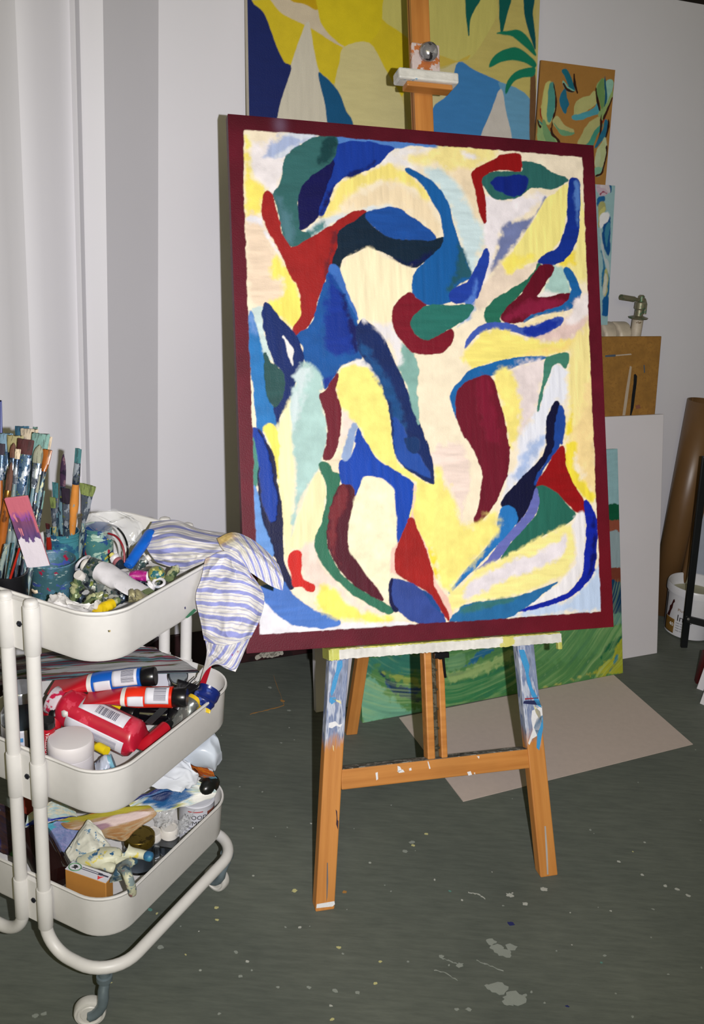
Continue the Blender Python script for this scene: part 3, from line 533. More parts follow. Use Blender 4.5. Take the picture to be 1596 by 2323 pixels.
PAINT_GREEN = '''
86,140,80 0 
150,190,196 9.6 1668,1513 1796,1395 1802,1044 1723,1044 1654,1056
14,90,60 7.2 1706,1052 1802,1041 1809,952 1720,942 1650,959
150,80,60 7.2 1650,948 1808,945 1806,867 1647,868
150,170,175 7.2 1647,868 1806,867 1804,654 1641,665
120,60,44 7.2 1641,658 1804,654 1801,569 1638,580
20,60,96 7.2 1638,573 1801,555 1800,375 1632,383
90,140,130 12.0 1632,383 1800,375 1798,304 1629,312
96,150,90 33.6 1148,356 1798,304 1793,160 1365,151 1158,182
176,180,50 19.2 1796,232 1788,-13 1726,4 1533,26 1621,70 1730,133
40,110,70 19.2 1787,233 1696,174 1623,127 1678,191
70,140,150 14.4 1756,122 1719,55 1691,31 1729,97
170,176,90 19.2 1276,10 1533,34 1621,49 1446,26 1234,3 1167,7
60,130,110 28.8 -40,10 17,204 82,344 357,325 352,227 184,242 92,300 27,181 45,71
124,184,150 28.8 6,2 -9,155 54,252 154,139 269,32 391,12 389,-32
36,70,130 14.4 113,253 181,189 275,146 348,140 383,101 273,114 179,151
30,60,90 14.4 114,264 228,170 334,98 393,55 320,68 214,129
150,170,80 14.4 137,260 253,188 373,147 350,184 231,224
40,110,150 14.4 639,205 705,252 785,291 844,282 744,235
30,80,90 14.4 530,44 594,67 712,104 671,65 580,24
60,130,80 24.0 534,121 727,147 926,173 988,49 720,1 528,10
150,180,110 24.0 550,197 729,203 969,259 967,213 780,161 572,137
110,160,110 19.2 554,296 680,267 652,215 550,197
'''

# ---------------------------------------------------------------- the setting
m_wall = plain('white_wall_paint', (214, 213, 219), .55, var=.015, vs=3, bp=.08)
m_base = splat('maroon_baseboard_paint', (30, 12, 14), [((44, 16, 18), 9, .55, (1, 1, 1))], .5)
m_dark = plain('dark_lintel_paint', (26, 18, 16), .6)
WYAW = math.radians(25.5)
WB = Vector((-.20580512, 2.61718861, 0))
WH = Vector((math.cos(WYAW), math.sin(WYAW), 0)); WN = Vector((math.sin(WYAW), -math.cos(WYAW), 0))
def wallp(u, d, z=0): return WB + WH*u + WN*d + Vector((0, 0, z))

# floor: worn grey-green linoleum with faint streaks and specks
m_floor, nt, b = bsdf('worn_grey_green_floor')
n1 = noise(nt, 1.0, 6, vec=(14, 90, 1), rough=.7); n2 = noise(nt, 2.2, 4); n3 = noise(nt, 260, 2)
r1 = ramp(nt, n1.outputs[0], [(.28, srgb((86, 91, 84))), (.72, srgb((105, 110, 101)))])
r2 = ramp(nt, n2.outputs[0], [(.3, (.78, .8, .82)), (.7, (1.12, 1.12, 1.1))])
mx = nt.nodes.new('ShaderNodeMix'); mx.data_type = 'RGBA'; mx.blend_type = 'MULTIPLY'; mx.inputs[0].default_value = 1
nt.links.new(r1.outputs[0], mx.inputs[6]); nt.links.new(r2.outputs[0], mx.inputs[7])
tc = nt.nodes.new('ShaderNodeTexCoord'); vo = nt.nodes.new('ShaderNodeTexVoronoi'); vo.inputs['Scale'].default_value = 9; nt.links.new(tc.outputs['Object'], vo.inputs['Vector'])
rv = ramp(nt, vo.outputs['Distance'], [(.022, (1, 1, 1)), (.034, (0, 0, 0))])
mx2 = nt.nodes.new('ShaderNodeMix'); mx2.data_type = 'RGBA'; nt.links.new(rv.outputs[0], mx2.inputs[0]); nt.links.new(mx.outputs[2], mx2.inputs[6]); mx2.inputs[7].default_value = (*srgb((170, 175, 165)), 1)
nt.links.new(mx2.outputs[2], b.inputs['Base Color']); b.inputs['Roughness'].default_value = .62; b.inputs['Specular IOR Level'].default_value = .3
bump(nt, b, n1.outputs[0], .15, .001)
mb = MB(); mb.box((.6, 1.2, -.02), (6.4, 7, .04)); fl_o = mb.build('floor', m_floor, smooth=False); tag(fl_o, kind='structure')

# back wall: flat plaster, then the folds of a pier towards the left
def wall_strip(name, pts, z0, z1, thick=.12, smooth=False):
    mb = MB(); 
    P = [Vector((x, y, 0)) for x, y in pts]
    # offset behind
    Q = []
    for i, p in enumerate(P):
        t = (P[min(i+1, len(P)-1)]-P[max(i-1, 0)]).normalized(); n = Vector((-t.y, t.x, 0)); Q.append(p+n*thick)
    v = [(p.x, p.y, z0) for p in P]+[(p.x, p.y, z1) for p in P]+[(p.x, p.y, z0) for p in Q]+[(p.x, p.y, z1) for p in Q]
    n = len(P); f = []
    for i in range(n-1):
        f += [(i, i+1, n+i+1, n+i), (2*n+i, 3*n+i, 3*n+i+1, 2*n+i+1), (n+i, n+i+1, 3*n+i+1, 3*n+i), (i, 2*n+i, 2*n+i+1, i+1)]
    f += [(0, n, 3*n, 2*n), (n-1, 3*n-1, 4*n-1, 2*n-1)]
    mb.add(v, f); return tag(mb.build(name, m_wall, smooth=smooth, angle=28), kind='structure')
we = wallp(2.6, 0)
wall_strip('wall_back', [(-.527, 2.464), (we.x, we.y)], 0, 1.926)
fold = [(-1.7, 2.10), (-1.15, 2.15), (-.95, 2.185), (-.88, 2.197), (-.83, 2.196), (-.80, 2.188), (-.775, 2.178), (-.757, 2.176), (-.742, 2.182), (-.725, 2.198), (-.705, 2.222), (-.69, 2.243), (-.678, 2.258), (-.672, 2.262), (-.664, 2.256), (-.658, 2.254), (-.654, 2.272), (-.647, 2.276), (-.608, 2.288), (-.527, 2.464)]
wall_strip('wall_left', fold, 0, 2.6, .05, True)
# over the back wall: dark lintel
a, b2 = wallp(-.36, .0, 1.926), wallp(2.6, 0, 1.926)
mb = MB(); nn = WN*-.12
mb.hexa([a, b2, b2+nn, a+nn], [p+Vector((0, 0, .67)) for p in (a, b2, b2+nn, a+nn)]); tag(mb.build('trim_1', m_dark, smooth=False), kind='structure')
mb = MB(); mb.box((.6, 1.2, 2.62), (6.4, 7, .04)); tag(mb.build('ceiling', plain('ceiling_paint', (190, 188, 180), .8), smooth=False), kind='structure')
mb = MB(); mb.box((2.75, 1.2, 1.3), (.1, 7, 2.6)); tag(mb.build('wall_right', m_wall, smooth=False), kind='structure')
mb = MB(); mb.box((.5, -1.9, 1.3), (5, .1, 2.6)); tag(mb.build('wall_front', m_wall, smooth=False), kind='structure')
# maroon skirting along the back wall
mb = MB(); p0, p1 = wallp(-.345, 0), wallp(2.58, 0); o_ = WN*.014
mb.hexa([p0, p1, p1+o_, p0+o_], [p+Vector((0, 0, .12)) for p in (p0, p1, p1+o_*.6, p0+o_*.6)])
bb = mb.build('baseboard_back', m_base, smooth=False, bevel=.003); tag(bb, kind='structure')
mb = MB()
L_ = [Vector((x, y, 0)) for x, y in fold]
for i in range(1, len(L_)-1):
    pass
P = [(p.x, p.y-.004 if False else p.y) for p in L_]
v = []; f = []
for i, p in enumerate(L_):
    t = (L_[min(i+1, len(L_)-1)]-L_[max(i-1, 0)]).normalized(); n = Vector((t.y, -t.x, 0))*.014
    v += [(p.x, p.y, 0), (p.x+n.x, p.y+n.y, 0), (p.x+n.x, p.y+n.y, .12), (p.x, p.y, .12)]
for i in range(len(L_)-1):
    for k in range(4): f.append((i*4+k, i*4+(k+1) % 4, i*4+4+(k+1) % 4, i*4+4+k))
mb.add(v, f); tag(mb.build('baseboard_left', m_base, smooth=False), kind='structure')
# flaked patch of bare plaster on the skirting: small irregular chips
def blob(cx, cy, rx, ry, rot, n, jag, rr):
    pts = []
    for i in range(n):
        a = 2*math.pi*i/n; k = 1+rr.uniform(-jag, jag); x, y = rx*k*math.cos(a), ry*k*math.sin(a)
        pts.append((cx+x*math.cos(rot)-y*math.sin(rot), cy+x*math.sin(rot)+y*math.cos(rot)))
    return pts
def plate(mb, pts3, nrm, th, m=0):
    n = len(pts3); v = list(pts3)+[Vector(p)+Vector(nrm)*th for p in pts3]
    mb.add(v, [tuple(range(n, 2*n)), tuple(range(n))[::-1]]+[(i, (i+1) % n, n+(i+1) % n, n+i) for i in range(n)], m)
mb = MB(); rr = random.Random(3)
q = Vector(at(620, 1483, .04)); uu = (q-WB).dot(WH)
for k in range(16):
    c2 = (uu+rr.uniform(-.035, .045), rr.uniform(.012, .05)); pts = blob(c2[0], c2[1], rr.uniform(.006, .016), rr.uniform(.004, .009), rr.uniform(0, 1), 9, .4, rr)
    plate(mb, [wallp(x, .0125, z) for x, z in pts], WN, .0032)
mb.build('flaked_paint', plain('bare_plaster', (178, 172, 158), .8), parent=bb, smooth=False)

# spots and smears of dried paint on the floor, each a thin flat drop
m_ps = [plain('dried_white_drop', (178, 180, 172), .6), plain('dried_yellow_drop', (190, 186, 130), .6), plain('dried_teal_drop', (90, 140, 130), .6), plain('dried_navy_drop', (36, 42, 96), .6), plain('dried_pale_smear', (140, 146, 138), .7), plain('dried_ochre_drop', (168, 120, 60), .6)]
rr = random.Random(5)
spots = [(934, 1911, 6, 4), (936, 1918, 4, 1), (918, 1932, 6, 4), (1156, 2031, 8, 1-1), (1128, 2153, 16, 4), (1112, 2137, 12, 4), (1143, 2162, 16, 4), (1160, 2150, 12, 4), (1190, 2258, 5, 4), (1165, 2265, 24, 4), (1130, 2243, 20, 4), (1108, 2240, 9, 4), (1152, 2273, 14, 4), (1233, 2017, 8, 0), (1190, 2051, 6, 0), (1158, 2096, 7, 3),
 (768, 2150, 5, 1), (862, 2182, 4, 1), (680, 2104, 4, 0), (781, 2024, 5, 5), (668, 2021, 6, 1), (851, 2231, 5, 1), (1371, 2168, 4, 4), (1363, 2184, 3, 2), (1560, 2032, 5, 0), (1535, 2018, 5, 0), (1508, 2010, 5, 0), (1403, 1955, 4, 0), (1456, 1985, 4, 0), (1286, 2283, 4, 3), (1063, 2290, 7, 4), (1035, 2290, 5, 4), (810, 2252, 6, 4), (760, 2248, 6, 4), (750, 2282, 4, 0), (753, 2313, 5, 1), (1020, 2022, 3, 2), (966, 1892, 4, 1),
 (492, 2087, 4, 1), (535, 2160, 5, 4), (363, 2149, 7, 4), (340, 2064, 5, 2), (80, 2305, 7, 4), (100, 2300, 6, 4), (497, 2300, 4, 4), (490, 2060, 5, 1), (395, 1987, 4, 0), (561, 2182, 4, 0), (630, 2240, 4, 4), (655, 1612, 4, 4), (640, 1590, 5, 5), (612, 1560, 4, 4), (545, 2215, 5, 4), (700, 2240, 5, 4), (925, 2182, 3, 4), (1000, 2170, 6, 4), (1042, 2190, 8, 4)]
for x, y, r, k in spots:
    p = at(x, y, 0); s_ = (p-CAM).dot(fw)/F_PX
    mb = MB(); pts = blob(p.x, p.y, r*s_*1.05, r*s_*.75, rr.uniform(-.6, .6), 14, .28, rr)
    hz = .0001+.00022*rr.random(); plate(mb, [Vector((a_, b_, hz)) for a_, b_ in pts], (0, 0, 1), .0004+.0006*rr.random())
    mb.build('paint_spot', m_ps[k], parent=fl_o, smooth=False)
rr2 = random.Random(11)
for k in range(110):      # many tiny flecks
    x, y = rr2.uniform(-.4, 1.0), rr2.uniform(.9, 2.3); r = rr2.uniform(.0009, .0024)
    mb = MB(); pts = blob(x, y, r*1.3, r, rr2.uniform(0, 3), 8, .3, rr2)
    plate(mb, [Vector((a_, b_, .0001)) for a_, b_ in pts], (0, 0, 1), .0004)
    mb.build('paint_spot', rr2.choice(m_ps[:2]+m_ps[4:5]*5), parent=fl_o, smooth=False)
for pts, wd, k in (((( 1000,2172),(1020,2180),(1045,2190)), .0016, 4), (((1080,2178),(1110,2190),(1148,2206)), .0016, 4), (((985,2200),(1010,2207),(1044,2228)), .0012, 4), (((620,1532),(645,1600),(600,1612),(560,1622)), .002, 5), (((1060, 2024), (1085, 2028), (1102, 2040)), .002, 0)):
    mb = MB(); P = [at(x, y, .0006) for x, y in pts]; L0 = []
    for i in range(len(P)-1):
        for t in range(6): L0.append(P[i].lerp(P[i+1], t/6)+Vector((rr.uniform(-1, 1), rr.uniform(-1, 1), 0))*.0015)
    v = []
    for i, p in enumerate(L0): h = wd*rr.uniform(.3, 1.2); v += [p+Vector((0, h, 0)), p-Vector((0, h, 0))]
    n = len(L0); vv = v+[q-Vector((0, 0, .0005)) for q in v]; f = []
    for i in range(n-1): f += [(2*i, 2*i+1, 2*i+3, 2*i+2), (2*n+2*i, 2*n+2*i+2, 2*n+2*i+3, 2*n+2*i+1), (2*i, 2*i+2, 2*n+2*i+2, 2*n+2*i), (2*i+1, 2*n+2*i+1, 2*n+2*i+3, 2*i+3)]
    mb.add(vv, f); mb.build('paint_smear', m_ps[k], parent=fl_o, smooth=False)

# ---------------------------------------------------------------- paintings
def painting(name, M, x0, y0, W, H, depth, txt, nx, ny, label, cat='painting', edge_mat=None, post=None, relief=.0006, ox=None, gain=.92, gam=1.0, seed=1, rough=1.5, var=.07, sub=4, matname='oil_paint', rgh=.5):
    "M: frame with x right, y up the canvas, z towards the viewer; the front face lies at z=0"
    root = empty(name, M @ Matrix.Translation((x0, y0, 0)), label, cat)
    polys = [(c, f, [(a-(x0 if ox is None else ox)*2000, b-y0*2000) for a, b in P]) for c, f, P in parse(txt)]
    img, hgt = paint(W*2000, H*2000, nx, ny, polys, seed, rough, sub, var)
    if post: img, hgt = post(img, hgt, W, H)
    img = np.minimum(gain*img**gam, .93)
    xs = np.linspace(0, W, nx); ys = np.linspace(0, H, ny); X, Y = np.meshgrid(xs, ys)
    Z = hgt*relief; Z[0] = Z[-1] = 0; Z[:, 0] = Z[:, -1] = 0
    V = np.stack([X, Y, Z], -1).reshape(-1, 3)
    i = (np.arange(ny-1)[:, None]*nx+np.arange(nx-1)[None]).ravel()
    Fc = np.stack([i, i+1, i+1+nx, i+nx], -1)
    me = bpy.data.meshes.new('painted_surface')
    me.vertices.add(len(V)); me.vertices.foreach_set('co', V.ravel().astype(np.float32))
    me.loops.add(Fc.size); me.loops.foreach_set('vertex_index', Fc.ravel().astype(np.int32))
    me.polygons.add(len(Fc)); me.polygons.foreach_set('loop_start', np.arange(0, Fc.size, 4, dtype=np.int32))
    me.update(calc_edges=True)
    a = me.color_attributes.new('col', 'FLOAT_COLOR', 'POINT'); arr = np.ones((len(V), 4), np.float32); arr[:, :3] = img.reshape(-1, 3); a.data.foreach_set('color', arr.ravel())
    me.materials.append(vcol(matname, rgh, .38, (120, 120, 120), 3)); me.shade_smooth()
    o = bpy.data.objects.new('painted_surface', me); COL.objects.link(o); o.parent = root
    mb = MB(); mb.box((W/2, H/2, -depth/2-.0003), (W, H, depth))
    mb.build('stretcher' if depth > .012 else 'board', edge_mat or plain('raw_canvas_edge', (196, 188, 170), .7), parent=root, bevel=.0012)
    return root
m_frame = splat('maroon_canvas_edge', (92, 22, 38), [((76, 18, 34), 14, .55, (1, 1, 1))], .5, bp=.15)
def maroon_border(img, hgt, W, H):
    ny, nx = hgt.shape; X, Y = np.meshgrid(np.linspace(0, W*1000, nx), np.linspace(0, H*1000, ny))
    rng = np.random.default_rng(4); n1 = fbm(nx, ny, 60, 80, rng, 4)*2.2; n2 = fbm(nx, ny, 6, 8, rng, 2)*1.5
    d = np.minimum(np.minimum(X-26.5-np.clip((Y-900)/30, 0, 5), W*1000-30-X), np.minimum(Y-35, H*1000-29-Y))+n1+n2
    a = np.clip(.5-d/1.6, 0, 1)[..., None]
    s = fbm(nx, ny, 20, 26, rng, 4)
    base = np.array(srgb((104, 26, 46)))*(1+.22*s[..., None]); red = np.array(srgb((122, 14, 26)))
    k = np.clip((X-500)/500, 0, 1)[..., None]*np.clip(1-(Y-150)/300, 0, 1)[..., None]; base = base*(1-k*.8)+red*k*.8
    top = np.clip((Y-1000)/60, 0, 1)[..., None]; base = base*(1-.25*top)
    sm = np.exp(-(((X-105)/14)**2+((Y-1052)/20)**2))[..., None]*.5; base = base*(1-sm)+np.array(srgb((170, 150, 180)))*sm*.6
    return img*(1-a)+base*a, hgt*(1-a[..., 0])+.2*a[..., 0]+.2*n1/6
ca, ct = 0.30497, 0.37632
EH = Vector((math.cos(ca), math.sin(ca), 0)); EN = Vector((math.sin(ca), -math.cos(ca), 0))
EU = Vector((0, 0, 1))*math.cos(ct) - EN*math.sin(ct); En = EH.cross(EU)
EB = Vector((.203018, 1.807506, .506793))
CW, CH = .8143, 1.0657
painting('abstract_painting', frame_M(EB, EH, EU, En), -CW/2, 0, CW, CH, .024, PAINT_MAIN, 500, 655,
         'large abstract painting of blue, yellow and red swirls inside a maroon border on the easel', edge_mat=m_frame, post=maroon_border, relief=.0007, ox=0, gain=1.04, gam=1.14, var=.1)
# drip of maroon paint at the canvas corner
def wall_frame(d, z, tilt):
    U = Vector((0, 0, 1))*math.cos(tilt) - WN*math.sin(tilt); return frame_M(wallp(0, d, z), WH, U, WH.cross(U))
painting('sailboat_painting', wall_frame(.165, 1.03, .15708), -.160, 0, .81, .888, .02, PAINT_YELLOW, 400, 440,
         'yellow and blue flat-shape painting of pale sails, sun and green palm leaves behind the easel', relief=.0002, rough=.5, var=.05, seed=3)
painting('brown_leaf_painting', wall_frame(.11, 1.03, .10472), .674, 0, .249, .695, .006, PAINT_BROWN, 190, 500,
         'narrow brown board painted with green leaf shapes, high on the wall right of the easel', edge_mat=plain('brown_board_edge', (150, 110, 60), .7), relief=.0003, rough=1, seed=5)
painting('blue_marbled_painting', wall_frame(.150, 1.03, .15708), .726, .0, .217, .392, .012, PAINT_BLUE, 130, 240,
         'narrow painting with marbled pale blue and teal swirls, mostly hidden behind the maroon-bordered canvas', edge_mat=plain('blue_canvas_edge', (110, 150, 170), .7), relief=.0003, seed=6)
gy, gt = .45726, .28
GH = Vector((math.cos(gy), math.sin(gy), 0)); GN = Vector((math.sin(gy), -math.cos(gy), 0)); GU = Vector((0, 0, 1))*math.cos(gt)-GN*math.sin(gt)
def green_strokes(img, hgt, W, H):
    ny, nx = hgt.shape; rng = np.random.default_rng(8)
    X, Y = np.meshgrid(np.linspace(0, W, nx), np.linspace(0, H, ny))
    # brush strokes that follow arcs about a centre above the lower left
    cx, cy = .30, .42; R = np.hypot(X-cx, (Y-cy)*1.25); A = np.arctan2(Y-cy, X-cx)
    R2 = R+.02*fbm(nx, ny, 6, 5, rng, 3)
    u = ((R2*60) % 1e9); n = np.zeros_like(R)
    for sc, am in ((55, .5), (110, .3), (22, .5)):
        tab = rng.random((64, 4096)); ai = ((A+math.pi)/(2*math.pi)*28); ri = R2*sc*3
        a0 = ai.astype(int) % 64; b0 = ri.astype(int) % 4096; fa = ai-np.floor(ai); fr = ri-np.floor(ri)
        fa = fa*fa*(3-2*fa); fr = fr*fr*(3-2*fr)
        v = (tab[a0, b0]*(1-fr)+tab[a0, (b0+1) % 4096]*fr)*(1-fa)+(tab[(a0+1) % 64, b0]*(1-fr)+tab[(a0+1) % 64, (b0+1) % 4096]*fr)*fa
        n += am*(v-.5)
    land = np.clip((.30-Y)/.02, 0, 1)[..., None]*1.0
    dark = np.array(srgb((26, 84, 90))); lite = np.array(srgb((176, 206, 140)))
    k = np.clip(n*1.5, -1, 1)[..., None]
    out = np.where(k > 0, img*(1-k*.7)+lite*k*.7, img*(1+k*.5)-dark*k*.5)
    return img*(1-land)+out*land, hgt+n*land[..., 0]
painting('green_landscape_painting', frame_M((.07072542, 2.28027221, 0), GH, GU, GH.cross(GU)), 0, 0, .895, .695, .02, PAINT_GREEN, 420, 330,
         'unframed landscape painting with swirling green field, leaning against the white panel behind the easel', post=green_strokes, relief=.0008, seed=9, rough=3, edge_mat=plain('green_canvas_edge', (96, 140, 90), .7))

# blank white panel that stands behind, on the floor
pa, pb = at(717, 1617, 0), at(1490, 1482, 0); PH = (pb-pa); PW = PH.length; PH.normalize(); PN = Vector((PH.y, -PH.x, 0)); pt = .2155
PU = Vector((0, 0, 1))*math.cos(pt)-PN*math.sin(pt)
mb = MB(); mb.box((PW/2, .387, -.009), (PW, .774, .018))
o = mb.build('blank_canvas_board', plain('white_primed_panel', (212, 208, 212), .6, var=.02, vs=4), bevel=.0015, M=frame_M(pa, PH, PU, PH.cross(PU)))
tag(o, 'large blank white panel leaning on the floor behind the green landscape painting', 'panel')
# brown fibreboard behind it
bt = math.radians(7.5); BU = Vector((0, 0, 1))*math.cos(bt)-WN*math.sin(bt)
bd = empty('drawing_board', frame_M(wallp(0, .255, 0), WH, BU, WH.cross(BU)), 'brown hardboard with pale and black paint lines, between the white panel and the radiator', 'board')
mb = MB(); mb.box((.906, .500, -.003), (.546, .9995, .006)); m_hb = splat('hardboard', (150, 108, 48), [((142, 101, 45), 90, .56, (1, 1, 1)), ((120, 84, 44), 160, .70, (1, 1, 1))], .6, bp=.1)
mb.build('board', m_hb, parent=bd, bevel=.002)
def strip_poly(pxs, M, th=.0008):
    Mi = M.inverted(); P = []
    for x, y in pxs:
        d = fw + rt*((x-798)/F_PX) - up*((y-1161.5)/F_PX); o_ = Mi @ CAM; dd = Mi.to_3x3() @ d; t = -o_.z/dd.z; P.append(o_+dd*t)
    return [Vector((p.x, p.y, .0001)) for p in P]
BM_ = bd.matrix_world.copy()
for pts, mt in (([(1432, 832), (1430, 850), (1422, 910), (1417, 942), (1411, 942), (1418, 890), (1428, 830)], plain('pale_paint_line', (176, 160, 140), .6)),
                ([(1437, 850), (1440, 848), (1444, 853), (1443, 870), (1439, 900), (1436, 925), (1431, 942), (1428, 942), (1432, 900), (1436, 870)], plain('black_paint_line', (16, 20, 26), .4)),
                ([(1372, 806), (1395, 804), (1395, 809), (1372, 810)], plain('grey_blue_paint_line', (70, 84, 100), .6)),
                ([(1396, 805), (1430, 802), (1432, 805), (1396, 808)], MATS['pale_paint_line']),
                ([(1459, 828), (1461, 828), (1462, 845), (1460, 846)], MATS['grey_blue_paint_line']),
                ([(1440, 920), (1450, 918), (1452, 926), (1442, 928)], plain('red_smudge', (130, 80, 60), .7))):
    mb = MB(); plate(mb, strip_poly(pts, BM_), (0, 0, 1), .0006); mb.build('paint_line', mt, parent=bd, smooth=False)

# pale sheet lying on the floor under the easel
P = [at(905, 1628, .002), at(1050, 1818, .002), at(1640, 1712, .002), at(1391, 1531, .002)]
P[2] = P[1]+(P[3]-P[0])*.98
mb = MB(); plate(mb, [Vector((p.x, p.y, .0006)) for p in P], (0, 0, 1), .0018)
o = mb.build('cardboard_sheet', plain('pale_greyboard', (196, 180, 170), .75, var=.03, vs=60), smooth=False); tag(o, 'flat pale beige sheet of card lying on the floor behind the easel legs', 'sheet')

# ---------------------------------------------------------------- radiator with valve
m_rad = splat('old_cream_radiator_paint', (192, 180, 160), [((120, 104, 80), 26, .66, (1, 1, 1))], .5, bp=.2)
rr_ = empty('radiator', wallp(.3, .11, 0), 'old cream column radiator under the wall paintings, with a tarnished tap at its end', 'radiator')
RR = empty('radiator_tmp', (0, 0, 0)); bpy.data.objects.remove(RR)
rr_.matrix_world = frame_M(wallp(0, .070, 0), WH, -WN, (0, 0, 1))
uend = 1.082
for k in range(19):
    x = uend-.028-k*.056
    mb = MB()
    # one section: front and back column joined by a rounded head and foot
    prof = [(-.048, .12), (-.048, .965), (-.042, 1.0), (-.022, 1.022), (0, 1.028), (.022, 1.022), (.042, 1.0), (.048, .965), (.048, .12), (.036, .09), (-.036, .09)]
    hw = [.018, .018, .022, .026, .027, .026, .022, .018, .018, .024, .024]
    v = [(x-w_, y, z) for (y, z), w_ in zip(prof, hw)]+[(x+w_, y, z) for (y, z), w_ in zip(prof, hw)]
    n = len(prof); f = [tuple(range(n))[::-1], tuple(range(n, 2*n))]+[(i, (i+1) % n, n+(i+1) % n, n+i) for i in range(n)]
    mb.add(v, f); mb.build('section', m_rad, parent=rr_, bevel=.008, seg=3)
mb = MB(); mb.box((uend-.5, 0, .05), (.9, .06, .1)); mb.build('foot', m_rad, parent=rr_, bevel=.01)
m_brass = splat('verdigris_brass', (136, 132, 108), [((92, 124, 96), 60, .56, (1, 1, 1))], .4, metal=.5, bp=.4)
pv = at(1447, 722, 1.04); ll = rr_.matrix_world.inverted() @ pv
lx, ly = 1.123, 0.0
mb = MB(); mb.lathe([(.012, 0), (.012, .96), (.017, .965), (.017, 1.0), (.017, 1.002), (.017, 1.033)], 20, M=Matrix.Translation((lx, ly, 0))); mb.build('feed_pipe', m_rad, parent=rr_)
mb = MB(); mb.lathe([(.016, 0), (.028, .003), (.030, .007), (.016, .011), (.013, .012), (.013, .03), (.017, .034), (.017, .052), (.009, .056), (.009, .07)], 20, M=Matrix.Translation((lx, ly, 1.033))); mb.build('valve_body', m_brass, parent=rr_)
mb = MB(); mb.tube([(lx, ly, 1.092), (lx-.018, ly-.002, 1.094), (lx-.075, ly-.004, 1.100)], [.006, .0055, .0085]); mb.tube([(lx-.03, ly-.002, 1.095), (lx-.082, ly-.004, 1.101)], .0085); mb.build('lever', m_brass, parent=rr_)
mb = MB(); mb.tube([(lx, ly, 1.098), (lx+.012, ly, 1.094), (lx+.02, ly, 1.08), (lx+.022, ly, 1.05)], .005); mb.lathe([(.006, 0), (.009, .004), (.009, .012), (.005, .016)], 14, M=Matrix.Translation((lx, ly, 1.092))); mb.build('spout', m_brass, parent=rr_)
mb = MB(); mb.tube([(uend-.01, ly, .965), (lx, ly, .965)], .014); mb.build('coupling', m_rad, parent=rr_)

# ---------------------------------------------------------------- rolls of brown card at the right
m_kraft = plain('brown_kraft_card', (104, 76, 46), .38, var=.08, vs=8, bp=.05)
def roll(a, b, ra, rb, name, label, inner=True):
    a, b = Vector(a), Vector(b); L = (b-a).length; r_ = empty(name, axis_M(a, b), label, 'roll', None)
    mb = MB(); n = 48; v = []; f = []
    P = []
    for z, r in ((0, ra), (L*.5, (ra+rb)/2), (L, rb)):
        row = []
        for i in range(70):
            t = i/69*2*math.pi*1.35; row.append(((r-.0022*t/6.28*1.6)*math.cos(t), (r-.0022*t/6.28*1.6)*math.sin(t), z))
        P.append(row)
    mb.grid(P); mb.build('sheet', m_kraft, parent=r_, solid=.0012); return r_
b1 = at(1527, 1395, 0); roll(wallp(1.432, .085, 0), wallp(1.462, .080, .765), .042, .064, 'cardboard_roll', 'wide roll of brown kraft card leaning against the wall behind the white bucket')
roll(wallp(1.447, .144, 0), wallp(1.436, .172, .62), .012, .018, 'cardboard_roll', 'thin roll of brown card between the wide roll and the black metal leg')

# ---------------------------------------------------------------- white paint bucket
bk = at(1556, 1453, 0); bk = Vector((bk.x+.024, bk.y+.069, 0))
m_pail = plain('white_plastic_pail', (208, 208, 212), .35, var=.02)
rb_ = empty('paint_bucket', bk, 'open white plastic paint bucket with a printed label, on the floor beside the white panel', 'bucket')
mb = MB(); mb.lathe([(.0, .004), (.070, .004), (.073, .006), (.084, .150), (.0885, .151), (.0885, .172), (.086, .176), (.0825, .174), (.0805, .15), (.070, .010), (0, .010)], 56, closed=True); mb.build('pail', m_pail, parent=rb_)
mb = MB(); mb.lathe([(.0, .138), (.079, .138)], 40, closed=True); mb.build('pail_contents', plain('dried_greenish_paint', (168, 166, 140), .7), parent=rb_)
rb_.scale = (1.07, 1.07, 1.03)
cam_az = math.atan2(-bk.y, -bk.x)
def wrap_text(txt, size, ang, z, radf, root, mat, name='lettering', r_extra=.0008, up_axis=True, bold=False, slant=0):
    cu = bpy.data.curves.new('t', 'FONT'); cu.body = txt; cu.size = size; cu.align_x = 'LEFT'; cu.resolution_u = 2; cu.extrude = 0
    if bold: cu.offset = size*.02
    to = bpy.data.objects.new('t', cu); COL.objects.link(to); dg = bpy.context.evaluated_depsgraph_get(); dg.update()
    me = bpy.data.meshes.new_from_object(to.evaluated_get(dg)); bpy.data.objects.remove(to)
    for v_ in me.vertices:
        x, y = v_.co.x, v_.co.y; r = radf(z+y)+r_extra; a = ang+x/r; v_.co = Vector((r*math.cos(a), r*math.sin(a), z+y))
    me.materials.append(mat); me.name = name
    o = bpy.data.objects.new(name, me); COL.objects.link(o); o.parent = root
    md = o.modifiers.new('s', 'SOLIDIFY'); md.thickness = .0003
    return o
def wrap_patch(a0, a1, z0, z1, radf, root, mat, name, e=.0005, n=16):
    mb = MB(); P = []
    for k in range(9):
        z = z0+(z1-z0)*k/8; r = radf(z)+e; P.append([(r*math.cos(a0+(a1-a0)*i/n), r*math.sin(a0+(a1-a0)*i/n), z) for i in range(n+1)])
    mb.grid(P); return mb.build(name, mat, parent=root, solid=.0003)
prf = lambda z: .073+.011*(z-.006)/.144
m_ink = plain('dark_grey_ink', (44, 42, 44), .5); m_gold = plain('gold_brown_print', (120, 88, 36), .5); m_wht = plain('white_ink', (226, 224, 220), .5)
wrap_patch(cam_az-1.15, cam_az-.60, .012, .062, prf, rb_, m_gold, 'label_band')
wrap_patch(cam_az-1.25, cam_az-1.15, .012, .14, prf, rb_, m_ink, 'label_edge')
